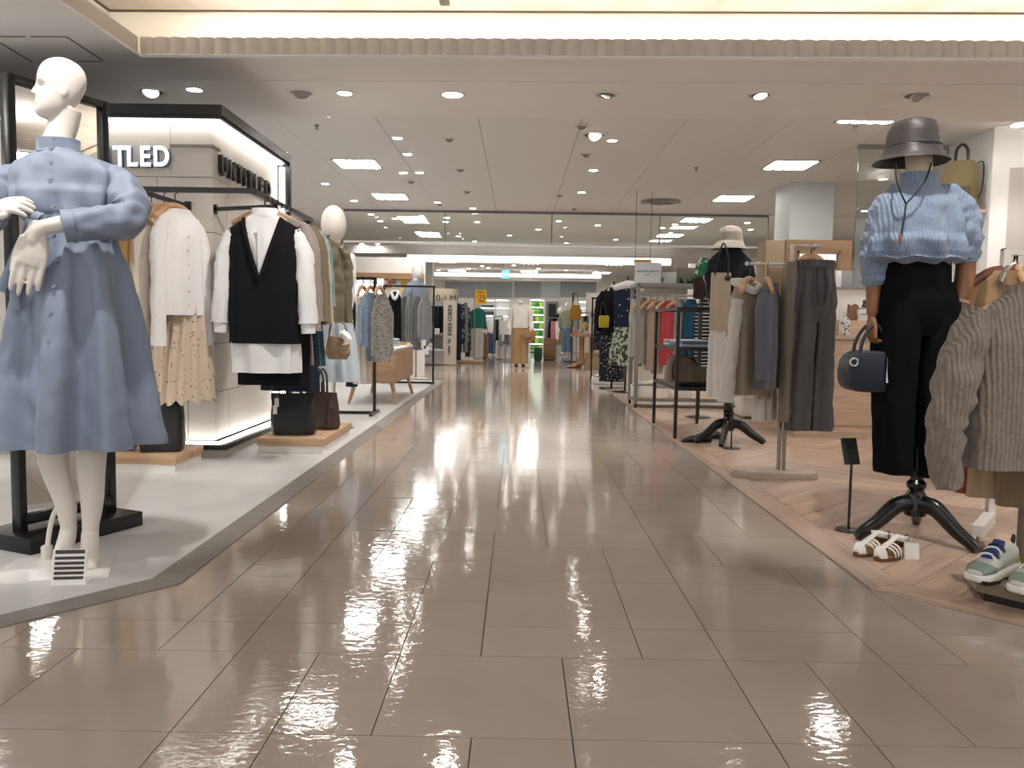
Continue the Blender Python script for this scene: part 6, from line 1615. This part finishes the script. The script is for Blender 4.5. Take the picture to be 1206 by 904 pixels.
for i, px in enumerate((672, 681)):
    a_ = F(px, 433); flat_shoe((a_.x, a_.y, .004), R(-150+30*i), ('tan shoe under the round table, left one','dark shoe under the round table, right one')[i], (CAMEL,BLACK)[i], 'shoes under the round table', .24)

# ================================================================== FARTHER RACKS, RIGHT SIDE
def dress_form(label, px, Y, parts, hat=None, topz=None):
    x = D(px,381,Y).x; t = thing('dress_form', label, 'mannequin', (x, Y, 0))
    MB().lathe([(.18,0),(.18,.015),(.02,.03),(.014,.05),(.014,1.0)],20).build('stand', BLACK, t)
    b = MB(); shell(b, [(topz,0,0,.045,.045,0),(topz-.05,0,0,.055,.05,0),(topz-.10,0,0,.15,.08,0),(topz-.35,0,0,.12,.09,0),(topz-.6,0,0,.15,.1,0)], 24, 12, wr=0, hem=False, captop=True, capbot=True); b.build('torso', LINEN, t)
    MB().lathe([(.014,0),(.018,.02),(.006,.05)],12,(0,0,topz)).build('neck_cap', BLACK, t)
    for nm, m_, rows, k, amp in parts:
        b = MB(); shell(b, [(z,0,0,rx_,ry_,amp*f_) for z,rx_,ry_,f_ in rows], 60, 22, k=k, wr=.010, seed=len(nm)+px); b.build(nm, m_, t)
    return t
YF = 11.6
FLBW = cloth('black floral', (.018,.02,.03), pattern=('dots',(.55,.55,.52),30,.20)); MINTF = cloth('mint floral', (.50,.55,.44), pattern=('noise',(.05,.06,.05),22,.47)); DOTS = cloth('navy dots', (.014,.022,.05), pattern=('dots',(.6,.6,.6),12,.10))
tz1 = zpx(723,335,YF)
f1 = dress_form('dress form in black jacket, mint scarf and dark floral trousers', 722, YF, [('jacket',BLK,[(tz1-.04,.08,.07,0),(tz1-.12,.17,.10,.4),(tz1-.45,.16,.13,1),(tz1-.72,.19,.14,1)],5,.01),('trousers',FLBW,[(tz1-.60,.15,.12,.3),(tz1-.9,.18,.14,.8),(.10,.17,.13,1)],6,.014)], topz=tz1)
for sg in (-1,1):
    b = MB(); sleeve(b, [(sg*.13,0,tz1-.11),(sg*.20,0,tz1-.28),(sg*.22,-.02,tz1-.66)],[.05,.06,.045],16,.012,3); b.build('jacket_sleeve', BLK, f1)
MB().tube([(-.05,-.09,tz1-.30),(-.07,-.06,tz1-.08),(0,.03,tz1-.05),(.06,-.08,tz1-.1),(.05,-.15,tz1-.3),(.04,-.155,tz1-.62)],[.02,.03,.03,.035,.04,.05],10,flat=.35,smooth=4).build('scarf', SAGE if False else cloth('mint scarf',(.42,.48,.38)), f1)
q = D(711,379,YF-.15); yb = thing('shoulder_bag', 'bright yellow small bag at the side of the floral trousers', 'bag', (q.x, YF-.16, q.z-.08)); MB().box(-.07,.07,-.03,.03,0,.17).build('bag_body', mat('yellow leather',(.62,.50,.02),.5), yb, bevel=.015)
MB().tube([(-.05,0,.16),(-.02,.02,.36),(.05,0,.16)],.006,6,smooth=4).build('strap', BLACK, yb); MB().box(-.072,.072,-.034,-.03,.08,.165).build('flap', mat('yellow leather',(.62,.50,.02),.5), yb)
hung('dress','dark dress with pale dots hanging left of the yellow bag',FLBW,699,710,355,412,13.2,30,cat='dress',seed=160)
bar_rack('short dark rack holding the dotted dress left of the yellow bag', D(697,400,13.2).x, D(713,400,13.2).x, 13.2, zpx(704,351,13.2), .3)
tz2 = zpx(736,330,YF-.7)
f2 = dress_form('dress form in navy dotted top and mint floral skirt', 738, YF-.7, [('top',DOTS,[(tz2-.03,.08,.07,0),(tz2-.11,.18,.10,.4),(tz2-.35,.17,.13,1),(tz2-.62,.16,.13,1)],6,.01),('skirt',MINTF,[(tz2-.55,.14,.11,.3),(tz2-.85,.19,.15,.8),(zpx(738,430,YF-.7),.22,.18,1)],9,.018)], topz=tz2)
MB().tube([(-.16,-.02,tz2-.11),(0,-.10,tz2-.06),(.17,0,tz2-.10),(0,.09,tz2-.06),(-.16,-.02,tz2-.11)],.05,10,smooth=4,wr=.01).build('white_shawl', WSHIRT, f2)
pb = F(707, 452); tag(MB().box(-.13,.13,-.18,.18,.004,.10).build('display_block', WHITE, None, loc=(pb.x+.02, pb.y+.12, 0), bevel=.004), 'white display block carrying a white shoe at the wood floor end', 'block')
flat_shoe((pb.x+.02, pb.y+.10, .104), R(-160), 'white shoe on the white block beside the floral dress form', WHITE, None)

# big grey castered frame rack
YR = 8.85
gx0 = D(748,480,YR).x; gx1 = gx0+1.25; gzt = zpx(748,335,YR)
gr = thing('garment_rack', 'large grey rectangular frame rack on casters full of pale garments', 'rack', (gx0, YR, 0))
for x in (0, gx1-gx0):
    for y in (0, .45):
        MB().bar((x,y,.06),(x,y,gzt),.04).build('post', GREYM, gr)
        MB().tube([(x-.012,y,.028),(x+.012,y,.028)],.026,12).build('caster', BLACK, gr)
    MB().bar((x,0,.09),(x,.45,.09),.03).build('side_bar', GREYM, gr); MB().bar((x,0,gzt),(x,.45,gzt),.04).build('side_bar', GREYM, gr)
for y in (0,.45):
    MB().bar((0,y,gzt),(gx1-gx0,y,gzt),.04).build('top_bar', GREYM, gr); MB().bar((0,y,.09),(gx1-gx0,y,.09),.03).build('bottom_bar', GREYM, gr)
MB().tube([(0,.22,gzt-.10),(gx1-gx0,.22,gzt-.10)],.012,10).build('hanging_rail', STEEL, gr)
MB().box(.02,gx1-gx0-.02,.0,.45,.105,.115).build('bottom_shelf', OAK, gr)
IVK = cloth('ivory knit', (.50,.47,.43), bump=('knit',60,.6)); PINKB = cloth('pink beige', (.45,.34,.29)); CORAL = cloth('coral red', (.50,.06,.075)); PETR = cloth('petrol blue', (.012,.075,.13)); STRB = cloth('black stripe', (.015,.015,.016), pattern=('stripes',(.5,.5,.5),8,.25))
gy = YR+.22
for i, (a, b_, y0, y1, m_, nm, lb, sk) in enumerate(((741,752,352,420,IVK,'cardigan','ivory knit cardigan first on the grey frame rack',0),(747,766,350,428,IVK,'cardigan','ivory textured cardigan second on the grey frame rack',0),(762,772,352,436,PINKB,'blouse','pink beige blouse third on the grey frame rack',0),(769,780,354,440,PINKB,'blouse','second pink beige blouse, beside the coral one',0),(776,797,354,430,CORAL,'blouse','coral red blouse behind the black shelf stand',1),(793,808,352,424,GREYB,'cardigan','pale grey cardigan between coral and petrol garments',0),(803,822,352,438,PETR,'blouse','petrol blue garment behind the black shelf stand',1),(817,838,352,430,STRB,'shirt','black and white striped shirt at the end of the grey frame rack',0))):
    hung(nm, lb, m_, a, b_, y0, y1, gy+.03*(i % 2), 24, cat='cardigan' if nm == 'cardigan' else 'shirt', seed=170+i, sl=not sk, flare=1.15)
for i, px in enumerate((757, 766, 774, 784, 796)):
    q = D(px, 343, gy); hanger(('pale','second pale','third pale','fourth pale','fifth pale')[i]+' wooden hanger counted from the left of the grey frame rack', (q.x, gy, gzt-.085), R(30), .3, .09)
# shoe boxes and sneakers on its bottom shelf
for i, (a, b_, lb) in enumerate(((745,768,'white shoe box under the white sneaker on the grey frame rack'),(790,815,'second white shoe box on the grey frame rack, to the right'))):
    p0_, p1_ = D(a,472,YR+.05), D(b_,455,YR+.05); t = thing('shoe_box', lb, 'box', ((p0_.x+p1_.x)/2, YR+.12, .116)); w = (p1_.x-p0_.x)/2
    MB().box(-w,w,-.09,.12,0,.10).build('box_body', WHITE, t, bevel=.003); MB().box(-w-.004,w+.004,-.094,.124,.10,.125).build('lid', PAPER, t, bevel=.003)
flat_shoe((D(757,455,YR+.1).x, YR+.12, .243), R(-165), 'white sneaker lying on the left shoe box', WHITE, None, .25)
# sign board and picture on top of it
q = D(762.5,337,YR); w = (D(778,337,YR).x-D(747,337,YR).x)/2; hh = D(762,313,YR).z-q.z
sb_ = thing('rack_sign', 'pale grey lettered sign board on top of the grey frame rack', 'sign', (q.x, YR-.01, gzt+.021))
MB().box(-w,w,0,.012,0,hh).build('sign_board', mat('pale sign',(.55,.57,.58),.4), sb_)
LETG = mat('grey letter',(.12,.14,.15),.5)
text('lettering','NATURAL BEAUTY',.030,LETG,sb_,(0,-.002,hh*.56),(PI/2,0,0),.001); text('lettering','BASIC',.022,LETG,sb_,(0,-.002,hh*.38),(PI/2,0,0),.001)
q2_ = D(757,308,11.0); hs = thing('hanging_sign', 'small yellow board above the grey lettered sign', 'sign', (q2_.x, 11.0, q2_.z)); MB().box(-.115,.115,0,.02,-.03,.03).build('sign_board', mat('ochre sign',(.50,.33,.04),.5), hs)
for x in (-.10,.10): MB().bar((x,.01,.03),(x,.01,CZ2-q2_.z),.006).build('hang_wire', BLACK, hs)
q = D(812,337,YR+.3); w = (D(827,337,YR+.3).x-D(800,337,YR+.3).x)/2; hh = D(812,316,YR+.3).z-D(812,337,YR+.3).z
pc = thing('plant_picture', 'framed picture of a green leafy plant standing on the grey rack', 'picture', (q.x, YR+.42, gzt+.021)); MB().box(-w,w,0,.02,0,hh).build('picture_ground', mat('picture grey',(.16,.15,.13),.5), pc)
lf = MB(); r2 = random.Random(4)
for i in range(26):
    x = r2.uniform(-w*.75,w*.75); hgt_ = hh*r2.uniform(.35,.75); lean = r2.uniform(-.04,.04)
    lf.prism_xz([(x-.012,.01),(x+.012,.01),(x+lean+.006,hgt_*.6),(x+lean*1.5,hgt_)],-.004,0)
lf.build('printed_leaves', mat('print green',(.06,.20,.04),.5), pc)['kind'] = 'stuff'
for i, (px, w_, h_, m_, lb) in enumerate(((781,.05,.09,GREYM,'dark figurine on the grey frame rack beside the sign'),(790,.07,.14,mat('frosted box',(.45,.46,.46),.4),'frosted box on the grey frame rack left of the plant picture'))):
    q = D(px,337,YR+.3); tag(MB().lathe([(w_*.8,0),(w_,h_*.3),(w_*.5,h_*.6),(w_*.6,h_*.85),(w_*.2,h_)],14).build('ornament', m_, None, loc=(q.x, YR+.40, gzt+.022)) if i == 0 else MB().box(-w_,w_,-.05,.05,0,h_).build('display_box', m_, None, loc=(q.x, YR+.40, gzt+.022), bevel=.006), lb, 'ornament' if i == 0 else 'box')
# black shelf stand
sx0, sx1, sy0, sy1 = 1.262, 1.66, 6.44, 7.46
st_ = thing('shelf_stand', 'black metal open shelf stand with folded denim and bags at the wood edge', 'shelf', (sx0, sy0, 0)); wx, wy = sx1-sx0, sy1-sy0
z_t, z_1, z_2 = zpx(801,363,sy0), zpx(801,411,sy0), zpx(801,458,sy0)
for x in (0, wx):
    for y in (0, wy): MB().bar((x,y,.006),(x,y,z_t),.026).build('leg', BLACK, st_)
for z in (z_t,z_1,z_2):
    for x in (0, wx): MB().bar((x,0,z),(x,wy,z),.024).build('frame_bar', BLACK, st_)
    for y in (0, wy): MB().bar((0,y,z),(wx,y,z),.024).build('frame_bar', BLACK, st_)
    if z != z_t: MB().box(.0,wx,.0,wy,z-.004,z+.010).build('shelf', GREYM, st_)
DNF = [cloth('folded denim light',(.35,.42,.50)),cloth('folded denim mid',(.13,.18,.27)),cloth('folded ivory',(.55,.53,.49))]
for j, y in enumerate((.2,.5,.8)):
    for i in range(2): tag(MB().box(-.15,.15,-.12,.12,.002,.026).build('folded_jeans', DNF[(i+j) % 3], None, loc=(sx0+.2, sy0+y, z_1+.012+.028*i), bevel=.008), ('lower','upper')[i]+' folded jeans, '+('nearest','middle','farthest')[j]+' pile on the black shelf stand', 'jeans', 'folded jeans on the black shelf stand')
bp_ = thing('backpack', 'taupe and black backpack standing on the lower black shelf', 'bag', (sx0+.17, sy0+.62, z_2+.012)); b = MB(); shell(b,[(.24,0,0,.06,.05,0),(.21,0,0,.12,.09,0),(.1,0,0,.15,.11,0),(.0,0,0,.14,.10,0)],36,14,k=4,wr=.012,seed=4,captop=True,sup=3,hem=False); b.f.append(tuple(range(14*36,15*36))); b.build('bag_body', cloth('taupe canvas',(.19,.15,.12)), bp_)
for sg in (-1,1): MB().tube([(sg*.06,-.08,.22),(sg*.11,-.14,.14),(sg*.10,-.12,.03)],.014,8,flat=.4,smooth=4).build('strap', BLACK, bp_)
MB().tube([(-.04,0,.235),(0,0,.30),(.04,0,.235)],.010,8,smooth=4).build('handle', BLACK, bp_)
tote('olive clutch bag on the lower black shelf near the aisle corner', (sx0+.26, sy0+.25, z_2+.012), R(10), .22, .16, .1, cloth('olive canvas',(.12,.10,.06)), handle=False, seed=7)
fold_pile('dark folded clothes at the front of the lower black shelf', (sx0+.2, sy0+.13, z_2+.012), [BLK,GREYD], 1, .16, .07)
# green and white scarf and brown hat hanging by the cloche form
q = D(828,352,7.95); sc_ = thing('scarf', 'green and white printed scarf draped beside the cloche hat form', 'scarf', (q.x, 7.95, 0))
zt1 = zpx(826,306,7.95); zb1 = zpx(826,352,7.95)
MB().bar((0,.05,0),(0,.05,zt1),.02).build('stand_pole', BLACK, sc_); MB().lathe([(.12,0),(.12,.012)],20,(0,.05,0)).build('foot', BLACK, sc_)
b = MB(); shell(b,[(zt1+.02,0,0,.03,.03,0),(zt1-.05,0,0,.07,.05,.01),((zt1+zb1)/2,0,0,.075,.055,.016),(zb1,.0,0,.07,.05,.016)],40,16,k=5,wr=.012,seed=2,captop=True); b.build('drape', cloth('scarf print',(.60,.58,.54),pattern=('noise',(.02,.14,.06),9,.47)), sc_)
b = MB(); b.tube([(-.07,-.05,zb1+.20),(-.05,-.06,zb1+.1),(-.06,-.05,zb1)],[.05,.06,.05],12,smooth=3,wr=.01); b.build('brown_fringe', cloth('dark brown wool',(.035,.02,.015)), sc_)

# ---- counter, wooden framed mirror, pillar and right wall
YC = 6.75
cx0, cx1 = D(935,500,YC).x, 4.6
ct = thing('counter', 'pale oak service counter behind the bucket hat mannequin', 'counter', (cx0, YC, 0)); cw = cx1-cx0; cz_ = zpx(1010,397,YC)
for i in range(3):
    MB().box(cw*i/3+.004,cw*(i+1)/3-.004,-.012,0,.10,cz_-.03).build('front_panel', OAKL, ct)
MB().box(0,cw,0,.6,.05,cz_-.02).build('carcass', OAKL, ct); MB().box(-.01,cw,-.03,.6,.0,.05).build('plinth', OAKL, ct); MB().box(-.015,cw,-.03,.62,cz_-.02,cz_+.012).build('worktop', OAKL, ct)
rz_ = zpx(1010,377,YC)
MB().box(D(996,380,YC).x-cx0, cw-.1, .22, .42, cz_+.012, rz_).build('riser_shelf', OAKL, ct)
bz_ = zpx(1008,338,YC+.65)
bk_ = thing('white_cabinet', 'white back cabinet behind the oak counter carrying grey boards', 'cabinet', (D(985,400,YC+.65).x, YC+.68, 0)); MB().box(0,1.2,0,.4,.0,bz_-.02).build('carcass', WHITE, bk_); MB().box(-.02,1.22,-.02,.42,bz_-.02,bz_).build('top_board', GREYM, bk_); MB().box(.3,.34,-.005,0,.2,bz_-.1).build('joint', GREYP, bk_)
def C_(px, py, dy=.12): q = D(px,py,YC+dy); return q
q = C_(994,394); t = thing('spray_bottle', 'white patterned pump bottle on the oak counter', 'bottle', (q.x, q.y, cz_+.012)); MB().lathe([(.042,0),(.046,.01),(.046,.12),(.02,.155),(.016,.17)],18).build('bottle', mat('white plastic',(.7,.7,.68),.35,pattern=('noise',(.12,.12,.13),45,.42)), t); MB().lathe([(.012,.17),(.012,.195)],10).build('pump_neck', WHITE, t); MB().box(-.045,.012,-.01,.01,.195,.21).build('nozzle', WHITE, t)
q = C_(1004,377,.3); t = thing('paper_bags', 'brown paper bag standing on the counter riser', 'bag', (q.x, q.y, rz_)); MB().box(-.045,.045,-.03,.03,0,.06).prism_xz([(-.045,.06),(.045,.06),(.04,.13),(.01,.145),(-.02,.12),(-.04,.14)],-.02,.02).build('bag_body', mat('kraft paper',(.26,.14,.08),.8), t)
q = C_(1016,377,.28); t = thing('white_box', 'small white lettered box on the counter riser', 'box', (q.x, q.y, rz_)); MB().box(-.055,.055,-.04,.04,0,.095).build('box_body', PAPER, t, bevel=.003); MB().box(-.035,.035,-.042,-.040,.05,.06).build('printed_line', GREYP, t)
q = C_(1019,366,.36); t = thing('tape_dispenser', 'small dark dispenser behind the white box on the counter', 'dispenser', (q.x, q.y+.02, rz_)); MB().box(-.05,.05,-.03,.03,0,.115).build('block', OAKL, t); MB().lathe([(.02,.115),(.026,.13),(.012,.15),(.02,.17),(.006,.185)],12).build('knob', BLACK, t)
for i, (px, w_, m_, lb) in enumerate(((998.5,.052,GREYP,'grey standing board on the white back cabinet'),(989,.025,WHITE,'narrow white board on the white back cabinet, left of the grey one'))):
    q = D(px,338,YC+.75); tag(MB().box(-w_,w_,0,.02,0,.155).build('display_board', m_, None, loc=(q.x, YC+.78, bz_), bevel=.002), lb, 'board')
YM = 7.97
p0_, p1_ = D(924,340,YM), D(1004,283,YM)
mf = thing('framed_mirror', 'large brown wood framed mirror behind the slate grey trousers', 'mirror', (p0_.x, YM, 0)); w = p1_.x-p0_.x; h_ = p1_.z
BRW = wood('honey brown frame', (.30,.175,.085), .45, 'X'); fw = .11
MB().box(0,w,0,.05,h_-fw,h_).build('frame_rail', BRW, mf); MB().box(0,w,0,.05,.03,.16).build('frame_rail', BRW, mf)
for a in (0, w-fw): MB().box(a,a+fw,0,.05,.16,h_-fw).build('frame_stile', BRW, mf)
MB().box(fw,w-fw,-.012,.02,h_-fw-.02,h_-fw).box(fw,fw+.02,-.012,.02,.16,h_-fw).box(w-fw-.02,w-fw,-.012,.02,.16,h_-fw).build('inner_bead', BRW, mf)
MB().box(fw,w-fw,.02,.035,.16,h_-fw).build('mirror_glass', MIRROR, mf); MB().box(0,.12,-.15,.2,0,.03).box(w-.12,w,-.15,.2,0,.03).build('foot', BRW, mf)
p0_, p1_ = D(900,340,8.3), D(926,283,8.3)
tag(MB().box(0,p1_.x-p0_.x+.1,0,.3,0,p1_.z).build('side_panel_unit', mat('honey panel',(.42,.31,.20),.6), None, loc=(p0_.x, 8.3, 0), bevel=.004), 'plain honey coloured panel unit left of the wood framed mirror', 'panel')
p0_, p1_ = D(927,340,10.2), D(982,245,10.2)
struct(MB().box(p0_.x,p1_.x,10.2,10.8,0,CZ2).build('wall_pillar_right', mat('pale pillar',(.62,.65,.63),.6)))
p0_ = D(874,490,7.7); p1_ = D(905,467,7.7)
t = thing('drawer_unit', 'low white drawer unit between the tripod and the counter', 'cabinet', (D(874,490,7.9).x, 7.9, 0)); MB().box(0,.34,0,.5,.03,.36).build('carcass', WHITE, t, bevel=.003); MB().box(.005,.335,-.012,0,.04,.19).build('drawer', WHITE, t); MB().box(.005,.335,-.012,0,.20,.35).build('drawer', WHITE, t); MB().box(.02,.32,.02,.48,0,.03).build('foot', GREYM, t)
# white right wall in two planes, grey wall panel, shelf with rucksack
wx0 = D(1112,260,8.2); wc = D(1165,260,7.35)
struct(MB().prism([(wx0.x,8.2),(wc.x,7.35),(wc.x+.1,7.45),(wx0.x+.1,8.3)],0,CZ2).build('wall_right_return', WHITE))
struct(MB().prism([(wc.x,7.35),(wc.x+3.2,5.6),(wc.x+3.3,5.7),(wc.x+.1,7.45)],0,CZ2).build('wall_right_inner', WHITE))
pd = Vector((3.2,-1.75,0)).normalized(); pn_ = Vector((pd.y,-pd.x,0))
s0 = wc+pd*.14; s0.z = 0
za, zb2 = zpx(1182,257,7.2), zpx(1182,196,7.2)
o_ = MB().box(0,1.6,-.03,0,za-.7,zb2).build('grey_wall_panel', mat('warm grey panel',(.46,.42,.39),.6), None, loc=s0, rotz=math.atan2(pd.y,pd.x)); tag(o_, 'warm grey panel on the white wall above the brown jacket', 'panel')
sq = D(1152,250,7.45); sd = Vector((wc.x-wx0.x, 7.35-8.2, 0)).normalized()
sh = tag(MB().box(-.30,.14,-.22,0,-.02,.01).build('wall_shelf', OAKL, None, loc=D(1152,250,7.54), rotz=math.atan2(sd.y,sd.x)), 'short oak wall shelf holding the rucksack behind the bucket hat', 'shelf')
q = D(1135,246,7.55)
rc = thing('rucksack', 'tan and olive rucksack with black handle on the oak wall shelf', 'bag', (q.x-.07, 7.50, sh.location.z+.012), R(-40))
zz = zpx(1135,190,7.5)-sh.location.z-.012
b = MB(); shell(b,[(zz,0,0,.10,.06,.004),(zz*.9,0,0,.13,.08,.006),(zz*.5,0,0,.14,.10,.008),(0.0,0,0,.14,.10,0)],44,16,k=4,wr=.014,seed=6,sup=3,captop=True,hem=False); b.f.append(tuple(range(16*44,17*44))); b.build('bag_body', cloth('rucksack olive',(.20,.155,.075)), rc)
b = MB(); b.box(-.10,.10,-.115,-.09,.04,zz*.45); b.build('front_pocket', cloth('rucksack dark olive',(.10,.085,.05)), rc, bevel=.01)
MB().tube([(-.05,0,zz-.02),(-.045,0,zz+.10),(0,0,zz+.15),(.045,0,zz+.10),(.05,0,zz-.02)],.014,8,smooth=4).build('handle', BLACK, rc)
MB().tube([(.10,.03,zz*.9),(.17,.03,zz*.95),(.17,.02,zz*.4),(.12,.02,.06)],.010,8,smooth=4,flat=.5).build('strap', BLACK, rc)
struct(MB().box(D(780,300,16).x+.6,8.4,16.3,16.4,0,2.15).build('wall_shop_right', WHITE))
